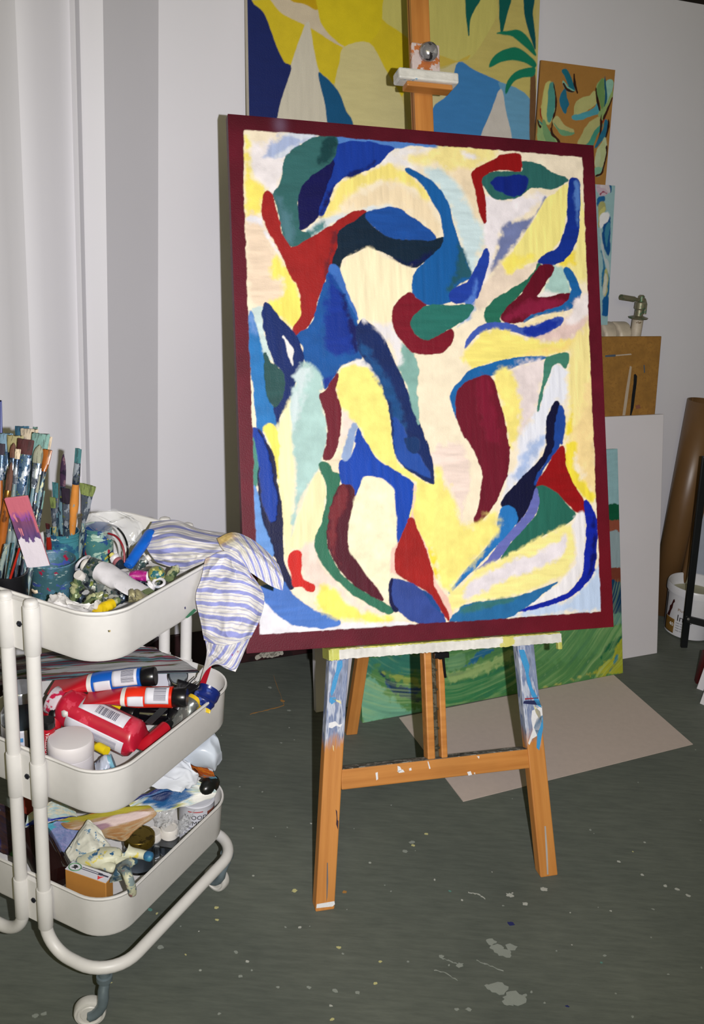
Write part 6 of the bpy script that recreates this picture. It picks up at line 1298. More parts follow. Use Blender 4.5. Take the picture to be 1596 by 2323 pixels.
# black bottle lying, other tubes and packs
R, S = paint_tube('ink_bottle', 'glossy black ribbed bottle lying between the crimson bottle and the tray wall', at(386, 1622, .470), at(318, 1618, .472), .0195, [(0, 1, plain('glossy_black', (8, 8, 12), .12))], (.006, .0175, plain('steel_collar', (150, 160, 170), .2, metal=.9)), seed=64, flat=.08, wide=.9, cat='bottle', shoulder=.2)
R, S = paint_tube('acrylic_tube', 'yellow tube with a black cap under the orange-red tube', at(222, 1596, .488), at(278, 1612, .488), .0125, [(0, 1, plain('yellow_plastic_tube', (222, 196, 24), .35))], (.026, .0125, m_bcap), seed=65, flat=.4, shoulder=.05)
R, S = paint_tube('acrylic_tube', 'black tube standing on its big cap beside the grey tube', at(428, 1548, .515), at(402, 1612, .475), .0165, [(0, 1, plain('black_tube_plastic', (18, 18, 22), .25))], (.022, .0165, m_bcap), seed=66, flat=.4, shoulder=.05)
R, S = paint_tube('ink_bottle', 'small square-shouldered black bottle below the palette edge', at(404, 1546, .462), at(404, 1532, .502), .0185, [(0, 1, plain('glossy_black', (8, 8, 12), .12))], (.003, .017, MATS['steel_collar']), seed=67, flat=.05, wide=1, cat='bottle', shoulder=.1)
R, S = paint_tube('glue_tube', 'grey metal tube with a yellow neck pointing into the right corner of the middle tray', at(404, 1634, .478), at(444, 1586, .500), .0125, [(0, .86, splat('pale_grey_metal', (130, 134, 130), [((176, 178, 170), 40, .55, (1, 1, 1))], .3, metal=.6, bp=.3)), (.86, 1, plain('yellow_band', (214, 176, 30), .4))], None, crumple=.18, seed=68, flat=.85, wide=1.2)
R, S = paint_tube('glue_tube', 'thin grey tube beside the grey metal tube', at(392, 1650, .47), at(420, 1612, .483), .009, [(0, 1, MATS['pale_grey_metal'])], (.005, .004, MATS['yellow_band']), crumple=.2, seed=69, flat=.8)
R, S = paint_tube('acrylic_tube', 'navy and yellow crumpled tube in the right corner of the middle tray', at(452, 1612, .480), at(476, 1562, .508), .0205, [(0, .14, plain('yellow_end', (206, 176, 30), .4)), (.14, 1, splat('navy_tube_plastic', (18, 36, 104), [((60, 80, 150), 60, .62, (1, 1, 1))], .3, bp=.3))], None, crumple=.14, seed=70, flat=.3, wide=1.15)
R, S = paint_tube('acrylic_tube', 'dark red tube with white lettering low against the right rim of the middle tray', at(318, 1700, .462), at(375, 1650, .470), .0115, [(0, 1, plain('dark_red_tube', (170, 20, 36), .35))], (.012, .009, m_bcap), seed=71, flat=.4)
R, S = paint_tube('acrylic_tube', 'upright red tube behind the white jar', at(107, 1716, .448), at(108, 1650, .508), .0125, [(0, 1, MATS['dark_red_tube'])], (.014, .012, m_bcap), seed=72, flat=.3, roll=0)
L = (at(107, 1716, .448)-at(108, 1650, .508)).length
text_on(R, S, 'AMSTERDAM', .0088, .97, camang(R)+14, L, .0125, m_wht, flip=-1)
R, S = paint_tube('acrylic_tube', 'red tube with an orange band beyond the upright red one', at(100, 1622, .485), at(128, 1600, .50), .0105, [(0, .5, MATS['dark_red_tube']), (.5, .8, plain('orange_band', (214, 110, 20), .4)), (.8, 1, m_redt)], (.012, .009, m_redt), seed=73)
R, S = paint_tube('acrylic_tube', 'black-capped tube beside the neck of the crimson bottle', at(120, 1668, .470), at(124, 1632, .49), .012, [(0, 1, m_redt)], (.016, .011, m_bcap), seed=74)
R, S = paint_tube('paint_tube', 'blue and white crumpled tube in front of the crimson bottle', at(216, 1745, .455), at(258, 1728, .465), .0145, [(0, .8, splat('blue_white_tube', (180, 188, 204), [((40, 50, 90), 70, .58, (1, 1, 1)), ((90, 150, 180), 40, .62, (1, 1, 1))], .4, bp=.3)), (.8, 1, plain('pale_teal_band', (110, 160, 180), .4))], None, crumple=.2, seed=75, flat=.7)
R, S = paint_tube('acrylic_tube', 'yellow tube end under the crimson bottle', at(212, 1688, .462), at(242, 1704, .462), .008, [(0, 1, MATS['yellow_plastic_tube'])], None, seed=76, flat=.4)
mb = MB(); A = tat(472, 1522, .520); mb.box((0, 0, 0), (.012, .003, .055), M=Matrix.Rotation(.28, 4, 'Y')); o = mb.build('red_strip', plain('red_handle_plastic', (170, 24, 40), .35), bevel=.001, M=TM @ Matrix.Translation(A+Vector((-.006, 0, -.012)))); tag(o, 'red plastic handle standing in the far right corner of the middle tray', 'tool')
for k, (a, b_) in enumerate((((372, 1606, .50), (446, 1534, .520)), ((430, 1560, .505), (452, 1545, .518)))):
    A, B = at(*a), at(*b_); mb = MB(); L = (B-A).length; mb.tube([(0, 0, 0), (0, 0, L*.5), (0, 0, L)], [.0022, .0014, .0010], 10); mb.box((0, 0, -.022), (.014, .0012, .046)); o = mb.build('palette_knife', plain('dull_steel', (110, 112, 116), .25, metal=.85), M=axis_M(A, B), bevel=.0004); tag(o, ('long thin palette knife slanting up to the trolley corner', 'short steel knife beside the navy tube')[k], 'knife')
# white pack behind tubes
mb = MB(); A = tat(366, 1548, .455); mb.box((0, 0, .027), (.034, .024, .055)); o = mb.build('white_carton', plain('white_carton_card', (206, 206, 214), .6, var=.04), bevel=.001, M=TM @ Matrix.Translation((A.x, A.y, .43)) @ Matrix.Rotation(.35, 4, 'Z')); tag(o, 'small white carton behind the tubes of the middle tray', 'box')
# glass preserving jar at the left
jc = tat(34, 1600, .500); R = root_of('clip_jar', TM @ Matrix.Translation((jc.x+.004, jc.y+.012, .414)), 'clear glass jar with a printed label behind the two left posts', 'jar')
m_gl = glassy('clear_grey_glass', (190, 200, 206), .04); mb = MB(); mb.lathe([(0, .001), (.032, .001), (.036, .006), (.036, .070), (.030, .084), (.028, .088), (.028, .1), (.026, .1), (.026, .088), (.034, .068), (.034, .008), (0, .008)], 40, closed=True); mb.build('glass', m_gl, parent=R)
mb = MB(); mb.lathe([(.030, .1), (.0305, .112), (.027, .118), (0, .12)], 36, closed=True); mb.build('jar_lid', plain('grey_jar_lid', (150, 154, 160), .2, metal=.5), parent=R)
wrap_patch(-2.2, -.6, .012, .052, lambda z: .036, R, m_lab, 'printed_label'); wrap_patch(-1.6, -.8, .030, .038, lambda z: .0365, R, plain('sky_blue_print', (80, 140, 190), .5), 'label_stripe'); wrap_patch(-1.6, -.8, .016, .022, lambda z: .0365, R, plain('green_print', (90, 160, 80), .5), 'label_stripe')
mb = MB(); mb.lathe([(0, .009), (.0335, .009), (.0335, .055), (0, .055)], 30, closed=True); mb.build('contents', plain('grey_paste', (120, 128, 136), .5), parent=R)
# painted palette boards
def stripes(cols, freq=(3, 14), seed=2, sharp=3.0):
    def f(n, rg):
        rg = np.random.default_rng(seed); a = fbm(n, n, freq[0], freq[1], rg, 4); b_ = fbm(n, n, freq[0]*3, freq[1]*2, rg, 3)
        s_ = np.clip((a*1.3+b_*.5+.5), 0, .999)*len(cols); i = s_.astype(int); C_ = np.array([srgb(c) for c in cols]); t = np.clip((s_-i-.5)*sharp+.5, 0, 1)[..., None]
        return (C_[i]*(1-t)+C_[np.minimum(i+1, len(cols)-1)]*t).reshape(-1, 3)
    return f
m_pal = vcol('palette_paint', .32, .5, (60, 60, 60), 6)
crumple('palette', 'large paint-crusted maroon and teal palette sheet at the back of the middle tray', 'palette', [[at(-30, 1500, .512), at(120, 1480, .535), at(330, 1468, .545), at(352, 1474, .542)], [at(-30, 1530, .510), at(120, 1512, .525), at(300, 1500, .535), at(405, 1494, .530)], [at(-30, 1560, .508), at(100, 1545, .514), at(260, 1532, .522), at(452, 1526, .515)]], m_pal, .002, 110, 6, solid=.002, fx=4, colors=stripes([(30, 40, 46), (60, 26, 34), (84, 40, 52), (40, 56, 64), (90, 112, 116), (66, 96, 104), (110, 52, 66), (54, 70, 40), (130, 130, 130)], (1.2, 7), 12))

# ---------------------------------------------------------------- bottom tray
m_palb = vcol('palette_paint_pale', .4, .4, (60, 60, 60), 6)
def blobs(base, items, sharp=14, wob=.10):
    "items: (colour, cu, cv, ru, rv) in sheet coordinates 0..1 (u across, v down)"
    def f(n, rg):
        rg = np.random.default_rng(4); U, V = np.meshgrid(np.linspace(0, 1, n), np.linspace(0, 1, n)); img = np.zeros((n, n, 3)); n0 = fbm(n, n, 4, 10, rg, 4)
        cols = [np.array(srgb(c)) for c in base]; s_ = np.clip(n0*1.2+.5, 0, .999)*(len(cols)-1); i = s_.astype(int); t = (s_-i)[..., None]; CC = np.array(cols); img = CC[i]*(1-t)+CC[i+1]*t
        for (c, cu, cv, ru, rv) in items:
            nn = fbm(n, n, 5, 7, rg, 4); d = 1-np.hypot((U-cu)/ru, (V-cv)/rv)+nn*wob*6; a = np.clip(d*sharp*.3, 0, 1)[..., None]; img = img*(1-a)+np.array(srgb(c))*(1+.25*n0[..., None])*a
        return np.clip(img, 0, 1).reshape(-1, 3)
    return f
m_palb = vcol('palette_paint_pale', .4, .4, (60, 60, 60), 6)
crumple('palette', 'pale paint-smeared card sheet with a big blue patch, on top in the bottom tray', 'palette',
        [[at(286, 1818, .288), at(335, 1798, .300), at(390, 1775, .312), at(440, 1768, .316)], [at(300, 1830, .282), at(360, 1806, .296), at(425, 1790, .306), at(488, 1792, .300)], [at(325, 1842, .275), at(372, 1838, .280), at(430, 1826, .284), at(486, 1806, .288)]], m_palb, .003, 90, 7, solid=.0015, fx=3,
        colors=blobs([(196, 190, 140), (150, 176, 186), (206, 206, 196), (160, 160, 90)], [((34, 82, 130), .42, .52, .34, .42), ((20, 30, 90), .30, .12, .34, .16), ((22, 40, 84), .36, .5, .14, .22), ((156, 150, 70), .66, .15, .14, .12), ((216, 216, 210), .85, .8, .2, .2)], wob=.05))
crumple('palette', 'round-cornered tan palette smeared with olive and pink paint in the bottom tray', 'palette',
        [[at(130, 1860, .262), at(190, 1850, .270), at(260, 1836, .280), at(335, 1826, .288)], [at(150, 1880, .258), at(215, 1866, .266), at(285, 1850, .276), at(350, 1838, .284)], [at(195, 1884, .255), at(235, 1888, .258), at(290, 1878, .262), at(352, 1852, .275)], [at(235, 1898, .252), at(262, 1905, .252), at(285, 1905, .252), at(303, 1882, .256)]], m_palb, .0015, 90, 8, solid=.003, fx=3,
        colors=blobs([(150, 110, 70), (156, 120, 80), (160, 140, 110), (146, 106, 66)], [((156, 146, 50), .6, .12, .6, .16), ((200, 180, 176), .55, .42, .5, .14), ((150, 120, 130), .3, .5, .2, .1), ((40, 110, 50), .52, .02, .07, .07), ((180, 110, 40), .45, .02, .06, .06)], wob=.07))
crumple('palette', 'blue-lavender painted sheet standing at the left of the bottom tray', 'palette',
        [[at(104, 1870, .262), at(140, 1862, .266), at(185, 1866, .262), at(200, 1872, .258)], [at(108, 1895, .245), at(140, 1885, .25), at(170, 1890, .248), at(190, 1890, .245)], [at(118, 1915, .228), at(135, 1925, .225), at(148, 1935, .22), at(165, 1925, .222)]], m_palb, .002, 60, 9, solid=.001, fx=3, colors=blobs([(96, 106, 150), (120, 124, 164), (90, 110, 150), (130, 130, 170)], [((60, 140, 160), .08, .1, .15, .3), ((60, 140, 100), .45, .05, .15, .12)]))
crumple('painted_card', 'white and blue painted card wedged under the left end of the middle tray', 'card',
        [[at(60, 1850, .282), at(108, 1822, .295), at(140, 1820, .297), at(172, 1842, .288)], [at(58, 1868, .270), at(100, 1850, .280), at(140, 1845, .282), at(176, 1850, .282)], [at(56, 1878, .262), at(100, 1868, .268), at(140, 1858, .272), at(178, 1850, .280)]], m_palb, .0025, 60, 10, solid=.001, fx=3, colors=blobs([(170, 186, 180), (140, 170, 176), (190, 180, 150), (160, 180, 176)], [((24, 44, 130), .2, .7, .25, .3), ((24, 44, 130), .7, .85, .5, .12), ((214, 216, 222), .5, .98, .6, .05)]))
crumple('painted_card', 'orange-brown speckled scrap at the far end of the bottom tray', 'card',
        [[at(404, 1712, .330), at(440, 1722, .335), at(482, 1752, .335)], [at(420, 1730, .322), at(448, 1745, .325), at(486, 1760, .328)], [at(445, 1752, .312), at(462, 1764, .312), at(492, 1766, .320)]], m_palb, .002, 50, 11, solid=.001, fx=3, colors=blobs([(170, 84, 30), (150, 60, 30), (190, 110, 30), (140, 70, 40)], [((90, 130, 150), .9, .95, .4, .25), ((60, 30, 20), .4, .6, .06, .1)]))
m_cloth2 = plain('white_rag_cloth', (206, 210, 216), .85, var=.04)
crumple('rag', 'white crumpled cloth hanging over the palettes below the middle tray', 'cloth',
        [[at(330, 1775, .335), at(370, 1750, .35), at(405, 1722, .36), at(425, 1728, .355)], [at(350, 1785, .328), at(385, 1762, .345), at(420, 1745, .35), at(446, 1756, .34)], [at(385, 1790, .322), at(408, 1780, .332), at(432, 1770, .335), at(448, 1762, .33)], [at(408, 1794, .318), at(422, 1792, .32), at(432, 1786, .322), at(444, 1770, .325)]], m_cloth2, .007, 44, 12, solid=.001, fx=2.5, octv=3)
m_film, nt, b = bsdf('milky_plastic_film'); b.inputs['Base Color'].default_value = (.62, .68, .76, 1); b.inputs['Roughness'].default_value = .25; b.inputs['Alpha'].default_value = .82
crumple('plastic_bag', 'milky blue-white plastic bag bulging out between the middle and bottom trays', 'bag',
        [[at(410, 1715, .37), at(440, 1690, .39), at(470, 1662, .40), at(480, 1655, .40)], [at(430, 1725, .36), at(452, 1705, .385), at(480, 1690, .39), at(498, 1685, .385)], [at(455, 1738, .345), at(470, 1730, .36), at(488, 1722, .37), at(503, 1705, .37)], [at(478, 1752, .33), at(484, 1748, .335), at(492, 1740, .345), at(503, 1722, .355)]], m_film, .008, 40, 13, solid=.0006, fx=2, octv=2)
# dark roundish pouch at the far corner
c_ = tat(474, 1782, .300); R = root_of('black_pouch', TM @ Matrix.Translation(c_), 'shiny black rounded pouch at the far right corner of the bottom tray', 'pouch'); rr = random.Random(4); mb = MB(); P = []
for i in range(15):
    th = math.pi*i/14; P.append([Vector((.017*math.sin(th)*math.cos(a)*(1+rr.uniform(-.03, .03)), .026*math.sin(th)*math.sin(a), .017*math.cos(th)*(1+rr.uniform(-.03, .03)))) for a in [2*math.pi*k/22 for k in range(22)]])
mb.grid(P, wrap=True); mb.build('pouch_skin', plain('black_rubbery_plastic', (18, 20, 18), .3), parent=R)
# primer can
cc_ = Vector((.104, .131, .235)); R = root_of('primer_can', TM @ Matrix.Translation((cc_.x, cc_.y, .167)), 'white tin of wood primer with a brown chair picture, far right of the bottom tray', 'can'); rc_ = .034
mb = MB(); mb.lathe([(0, 0), (rc_, 0), (rc_+.001, .002), (rc_, .004), (rc_, .080), (rc_+.001, .082), (rc_, .084), (rc_-.004, .0845), (rc_-.005, .081), (0, .081)], 48, closed=True); mb.build('can_body', plain('white_tin', (202, 204, 212), .35, var=.02), parent=R)
ca_ = math.atan2(*( (TI @ CAM)-cc_).to_2d().yx); radc = lambda z: rc_
wrap_text('WOOD', .0135, ca_-.72, .056, radc, R, m_ink); wrap_text('PRIMER', .0135, ca_-.80, .043, radc, R, m_ink)
for k, tx_ in enumerate(('Undercoat', 'quick drying', 'for wood')): wrap_text(tx_, .0065, ca_-.72, .035-.008*k, radc, R, m_pr, name='small_print')
m_brp = plain('brown_print', (110, 60, 44), .5)
wrap_patch(ca_+.62, ca_+1.25, .062, .071, radc, R, m_brp, 'printed_chair_seat')
for a_ in (.67, .82, 1.06, 1.18): wrap_patch(ca_+a_-.02, ca_+a_+.02, .03, .063, radc, R, m_brp, 'printed_chair_leg')
wrap_patch(ca_-.5, ca_+.35, .072, .074, radc, R, plain('thin_red_print', (170, 60, 60), .5), 'printed_line')
# small glass bottles with white caps
m_gls = glassy('clear_glass', (214, 222, 230), .03)
def bottle(label, px, py, z, r, h, cap_h, capm, capr):
    c = tat(px, py, z); zb = .167; R = root_of('small_bottle', TM @ Matrix.Translation((c.x, c.y, zb)), label, 'bottle'); H = z-zb-cap_h
    mb = MB(); mb.lathe([(0, .001), (r, .001), (r, H*.75), (capr*.8, H*.95), (capr*.8, H), (capr*.7, H), (capr*.7, H*.93), (r*.9, H*.72), (r*.9, .005), (0, .005)], 36, closed=True); mb.build('glass', m_gls, parent=R)
    mb = MB(); mb.lathe([(0, H-.001), (capr, H-.001), (capr, H+cap_h-.002), (capr-.0015, H+cap_h), (capr*.8, H+cap_h), (capr*.78, H+cap_h-.0008), (0, H+cap_h-.0008)], 36, closed=True); mb.build('cap', capm, parent=R); return R
bottle('small bottle with a plain white cap nearest the primer tin', 384, 1876, .226, .018, .06, .018, m_wcap, .0165)
bottle('small bottle with a printed white cap between the brass-lidded jar and the plain white cap', 346, 1886, .222, .016, .06, .018, plain('printed_white_cap', (206, 202, 196), .45, var=.12, vs=120), .0165)
R = bottle('glass jar with a worn brass-coloured screw lid in the bottom tray', 316, 1893, .237, .0285, .06, .014, splat('worn_brass_lid', (128, 108, 44), [((80, 66, 24), 30, .55, (1, 1, 1))], .28, metal=.85, bp=.1), .0285)
R.name = 'jar'
# more clear clutter: blue translucent scrap and clear tray
crumple('plastic_film', 'crinkled blue-tinted clear film beside the primer tin', 'film', [[at(345, 1840, .255), at(372, 1838, .262), at(395, 1836, .262)], [at(350, 1860, .240), at(372, 1856, .25), at(392, 1852, .252)], [at(362, 1878, .225), at(376, 1876, .232), at(390, 1870, .236)]], m_bag, .008, 26, 14)
crumple('plastic_film', 'clear crumpled film against the right wall of the bottom tray', 'film', [[at(400, 1862, .240), at(425, 1850, .245), at(440, 1840, .248)], [at(400, 1882, .228), at(420, 1876, .232), at(436, 1862, .236)], [at(398, 1900, .215), at(412, 1892, .22), at(428, 1880, .225)]], m_bag, .008, 26, 15)
mb = MB(); a = tat(372, 1908, .205); mb.box((0, 0, 0), (.05, .035, .004)); o = mb.build('plastic_blister', m_gls, bevel=.001, M=TM @ Matrix.Translation(a) @ Matrix.Rotation(.3, 4, 'Z')); tag(o, 'clear plastic blister tray under the two white-capped bottles', 'tray')
# cream box with label
q = [at(147, 1972, .250), at(240, 2004, .250), at(259, 1984, .250), at(166, 1955, .250)]
xd = (q[1]-q[0]).normalized(); Lx = (q[1]-q[0]).length; yd = Vector((-xd.y, xd.x, 0)); Ly = abs((q[3]-q[0]).dot(yd)); M = frame_M(Vector((q[0].x, q[0].y, .172)), xd, yd, (0, 0, 1))
R = root_of('small_carton', M, 'small tan carton with a white printed label on top, near end of the bottom tray', 'box'); hb = .078
mb = MB(); mb.box((Lx/2, Ly/2, hb/2), (Lx, Ly, hb)); mb.build('carton', plain('tan_card', (176, 122, 56), .55, var=.04), parent=R, bevel=.0015)
mb = MB(); mb.box((Lx/2, Ly/2, hb+.0005), (Lx*.99, Ly*.98, .001)); mb.build('printed_label', m_lab, parent=R)
mb = MB(); mb.tube([Vector((Lx*.16+.011*math.cos(a), Ly*.5+.009*math.sin(a), hb+.0013)) for a in [2*math.pi*k/24 for k in range(24)]], .0009, 6, closed=True); mb.build('green_ring_print', plain('green_ink', (70, 130, 80), .5), parent=R)
mb = MB(); plate(mb, [Vector((Lx*.16+x*.0055, Ly*.5+y*.005, hb+.001)) for x, y in ((-1, -.6), (-.4, .1), (-.9, .6), (-.2, 1), (.4, .8), (1, .3), (.5, -.2), (.7, -1), (0, -.5))], (0, 0, 1), .0006); mb.build('dark_emblem', m_ink, parent=R, smooth=False)
mb = MB(); plate(mb, [Vector((Lx*.80+x*.006, Ly*.30+y*.006, hb+.001)) for x, y in ((-1, .5), (-.2, .2), (.9, .7), (.3, -.1), (-.1, -1))], (0, 0, 1), .0006); mb.build('red_mark', plain('red_ink', (210, 60, 60), .5), parent=R, smooth=False)
for k in range(3):
    mb = MB(); mb.box((Lx*(.55 if k < 2 else .83), Ly*(.72-.17*k if k < 2 else .62), hb+.0013), (Lx*(.5 if k < 2 else .24), .0012 if k < 2 else .003, .0004)); mb.build('printed_line', m_pr, parent=R, smooth=False)
# dark brown bottle lying
paint_tube('brown_bottle', 'dark brown glossy bottle lying behind the near post of the bottom tray', at(132, 1998, .215), at(78, 1892, .240), .0285, [(0, 1, plain('dark_brown_glass', (34, 16, 16), .1, coat=.5))], (.03, .012, m_bcap), seed=81, flat=.04, wide=.85, cat='bottle', shoulder=.8)
crumple('painted_card', 'dark mottled sheet standing at the left end of the bottom tray', 'card', [[at(-40, 1840, .285), at(0, 1825, .295), at(50, 1850, .285)], [at(-40, 1880, .25), at(0, 1880, .25), at(55, 1900, .245)], [at(-40, 1930, .21), at(10, 1935, .21), at(50, 1950, .21)]], m_palb, .004, 50, 16, solid=.001, fx=3, colors=blobs([(40, 26, 28), (50, 34, 34), (36, 30, 44), (60, 40, 36)], [((110, 140, 170), .3, .1, .2, .12), ((20, 24, 80), .2, .8, .25, .25), ((60, 110, 60), .8, .9, .15, .1)]))
mb = MB(); a = tat(64, 1822, .285); mb.box((0, 0, -.03), (.02, .003, .09)); o = mb.build('red_card', plain('brick_red_card', (130, 50, 36), .6), M=TM @ Matrix.Translation(a)); tag(o, 'narrow brick-red card standing between the two left posts above the bottom tray', 'card')
# rubber gloves: each one body surface grown over a skeleton
def skin_body(name, label, cat, V, E_, Rr, mat, sub=2, group=None):
    V = [Vector(v) for v in V]; o0 = sum(V, Vector())/len(V); o0 = Vector((o0.x, o0.y, min(v.z for v in V)))
    me = bpy.data.meshes.new(name); me.from_pydata([v-o0 for v in V], E_, []); me.update(); o = bpy.data.objects.new(name, me); COL.objects.link(o); o.location = o0
    sk = o.modifiers.new('skin', 'SKIN'); sl = me.skin_vertices.new() if len(me.skin_vertices) == 0 else me.skin_vertices[0]
    for i, r in enumerate(Rr): sl.data[i].radius = r if hasattr(r, '__len__') else (r, r)
    sl.data[0].use_root = True; sk.use_smooth_shade = True; s_ = o.modifiers.new('sub', 'SUBSURF'); s_.levels = s_.render_levels = sub
    dg = bpy.context.evaluated_depsgraph_get(); dg.update(); m2 = bpy.data.meshes.new_from_object(o.evaluated_get(dg)); o.modifiers.clear(); o.data = m2; m2.name = name
    m2.materials.clear(); m2.materials.append(mat); m2.shade_smooth(); tag(o, label, cat, group); return o
m_glv = splat('paint_stained_rubber_glove', (206, 206, 180), [((110, 140, 160), 34, .60, (1, 1, 1)), ((206, 190, 80), 36, .63, (1, 1, 1)), ((40, 90, 130), 40, .68, (1, 1, 1))], .5, bp=.3)
m_glv2 = splat('grey_stained_rubber_glove', (130, 146, 146), [((190, 190, 160), 40, .52, (1, 1, 1)), ((50, 80, 100), 40, .6, (1, 1, 1)), ((140, 90, 90), 50, .68, (1, 1, 1))], .5, bp=.3)
# cuff rising as a soft cone, palm, and the fingers reaching right
crumple('rubber_glove', 'cream rubber glove cuff standing in a soft peak in the bottom tray', 'glove',
        [[at(150, 1935, .252), at(172, 1898, .268), at(199, 1863, .290), at(201, 1862, .290)], [at(156, 1948, .245), at(180, 1910, .272), at(205, 1872, .290), at(222, 1880, .280)], [at(165, 1955, .238), at(195, 1920, .272), at(222, 1900, .275), at(246, 1912, .262)], [at(178, 1958, .235), at(208, 1938, .262), at(238, 1925, .262), at(262, 1926, .250)]], splat('cream_glove_cuff', (204, 204, 190), [((120, 150, 180), 30, .62, (1, 1, 1)), ((80, 120, 150), 60, .68, (1, 1, 2))], .6, bp=.3), .004, 40, 21, solid=.001, fx=3)
g = at
def atx(px, py, x):
    d = TI.to_3x3() @ (fw + rt*((px-798)/F_PX) - up*((py-1161.5)/F_PX)); c = TI @ CAM; return TM @ (c+d*((x-c.x)/d.x))
skin_body('rubber_glove', 'paint-stained cream rubber glove with a blue-tipped finger reaching over the right rim', 'glove',
          [g(178, 1950, .240), g(212, 1944, .256), g(250, 1938, .262), g(290, 1934, .262), g(322, 1938, .262), g(345, 1945, .262), g(268, 1952, .258), g(290, 1962, .256), g(306, 1958, .258), g(238, 1962, .254), g(262, 1972, .256)],
          [(0, 1), (1, 2), (2, 3), (3, 4), (4, 5), (2, 6), (6, 7), (7, 8), (2, 9), (9, 10)], [(.018, .010), (.021, .013), (.020, .013), (.012, .010), (.009, .0085), (.008, .008), (.012, .009), (.0085, .008), (.0075, .007), (.012, .009), (.0085, .008)], m_glv)
skin_body('rubber_glove', 'grey-stained rubber glove with one finger hanging over the right rim of the bottom tray', 'glove',
          [g(262, 1982, .262), g(276, 1968, .268), atx(285, 1974, .148), atx(291, 1990, .163), atx(298, 2012, .1665), atx(302, 2032, .165), g(296, 1956, .268), g(314, 1952, .267), g(264, 1994, .258)],
          [(0, 1), (1, 2), (2, 3), (3, 4), (4, 5), (1, 6), (6, 7), (0, 8)], [(.011, .009), (.011, .009), (.0095, .008), (.0085, .0075), (.0085, .0075), (.007, .0065), (.009, .008), (.007, .006), (.009, .007)], m_glv2)
o = skin_body('glove_fingertip', 'x', 'x', [g(326, 1939, .2635), g(338, 1943, .2635), g(348, 1946, .2625)], [(0, 1), (1, 2)], [.0094, .0094, .0088], splat('blue_dipped_rubber', (40, 96, 136), [((60, 130, 160), 40, .6, (1, 1, 1))], .5, bp=.2))
gl = [q_ for q_ in bpy.data.objects if q_.get('label', '').startswith('paint-stained cream rubber glove')][0]
for k_ in ('label', 'category'): del o[k_]
bpy.context.view_layer.update(); o.parent = gl; o.matrix_parent_inverse = gl.matrix_world.inverted(); o['label'] = 'blue-dipped fingertip'

# ---------------------------------------------------------------- striped rag over the right end of the top tray
def patch(rows, axis, per, off, slant, n, rg, amp, seed, stain=None):
    A = np.array([[tuple(atd(*q)) for q in r_] for r_ in rows])
    def cr1(a, m):
        k = a.shape[0]; out = []
        for i in range(m):
            s_ = i/(m-1)*(k-1); j = min(int(s_), k-2); t = s_-j; p0 = a[j-1] if j > 0 else 2*a[0]-a[1]; p1, p2 = a[j], a[j+1]; p3 = a[j+2] if j+2 < k else 2*a[-1]-a[-2]
            out.append(.5*((2*p1)+(-p0+p2)*t+(2*p0-5*p1+4*p2-p3)*t*t+(-p0+3*p1-3*p2+p3)*t**3))
        return np.array(out)
    G = cr1(cr1(A, n).transpose(1, 0, 2), n).transpose(1, 0, 2)
    V, U = np.meshgrid(np.linspace(0, 1, n), np.linspace(0, 1, n), indexing='ij'); r_ = np.random.default_rng(seed)
    w1 = fbm(n, n, 3, 3, r_, 3); w2 = 1-2*np.abs(fbm(n, n, 2.5, 5, r_, 3)) if axis == 0 else 1-2*np.abs(fbm(n, n, 5, 2.5, r_, 3))
    bumpy = np.sin((U if axis == 0 else V)*17+w1*4)*.35
    edge = np.minimum(np.minimum(U, 1-U), np.minimum(V, 1-V)); e = np.clip(edge/.08, .25, 1)
    G = G-np.array(tuple(fw))*((w2-.5)*amp+bumpy*amp*.8)[..., None]*e[..., None]*1.0
    s_ = ((V if axis == 0 else U)+slant*((U if axis == 0 else V))+.05*w1)*per+off; q = s_ % 1
    blue = np.array(srgb((134, 140, 198))); wht = np.array(srgb((214, 211, 208))); lb = np.array(srgb((120, 124, 176)))
    def band(a, b_, w_=.03): return np.clip((q-a)/w_+.5, 0, 1)*np.clip((b_-q)/w_+.5, 0, 1)
    k1 = band(.05, .38)*.95; k2 = np.maximum(band(.52, .575, .05), band(.84, .895, .05))*.75
    C_ = wht*(1-k1)[..., None]+blue*k1[..., None]; C_ = C_*(1-k2)[..., None]+lb*k2[..., None]
    C_ = C_*(1+.05*fbm(n, n, 20, 20, r_, 3))[..., None]
    if stain:
        for (su, sv, ru, rv, c, am) in stain:
            k = np.clip((1-np.hypot((U-su)/ru, (V-sv)/rv)+.5*w1)*2, 0, 1)*am; C_ = C_*(1-k)[..., None]+np.array(srgb(c))*k[..., None]
    return G, C_
PA = [[(345, 1184, 1.745), (400, 1181, 1.735), (450, 1200, 1.72), (505, 1209, 1.70), (552, 1216, 1.675)],
      [(335, 1204, 1.715), (395, 1197, 1.70), (450, 1212, 1.685), (502, 1222, 1.665), (548, 1228, 1.65)],
      [(328, 1228, 1.70), (385, 1217, 1.665), (440, 1230, 1.65), (492, 1240, 1.63), (528, 1248, 1.62)],
      [(338, 1254, 1.685), (380, 1256, 1.655), (430, 1258, 1.64), (465, 1262, 1.62), (490, 1264, 1.608)],
      [(356, 1276, 1.685), (385, 1286, 1.675), (420, 1291, 1.66), (445, 1284, 1.64), (470, 1272, 1.618)]]
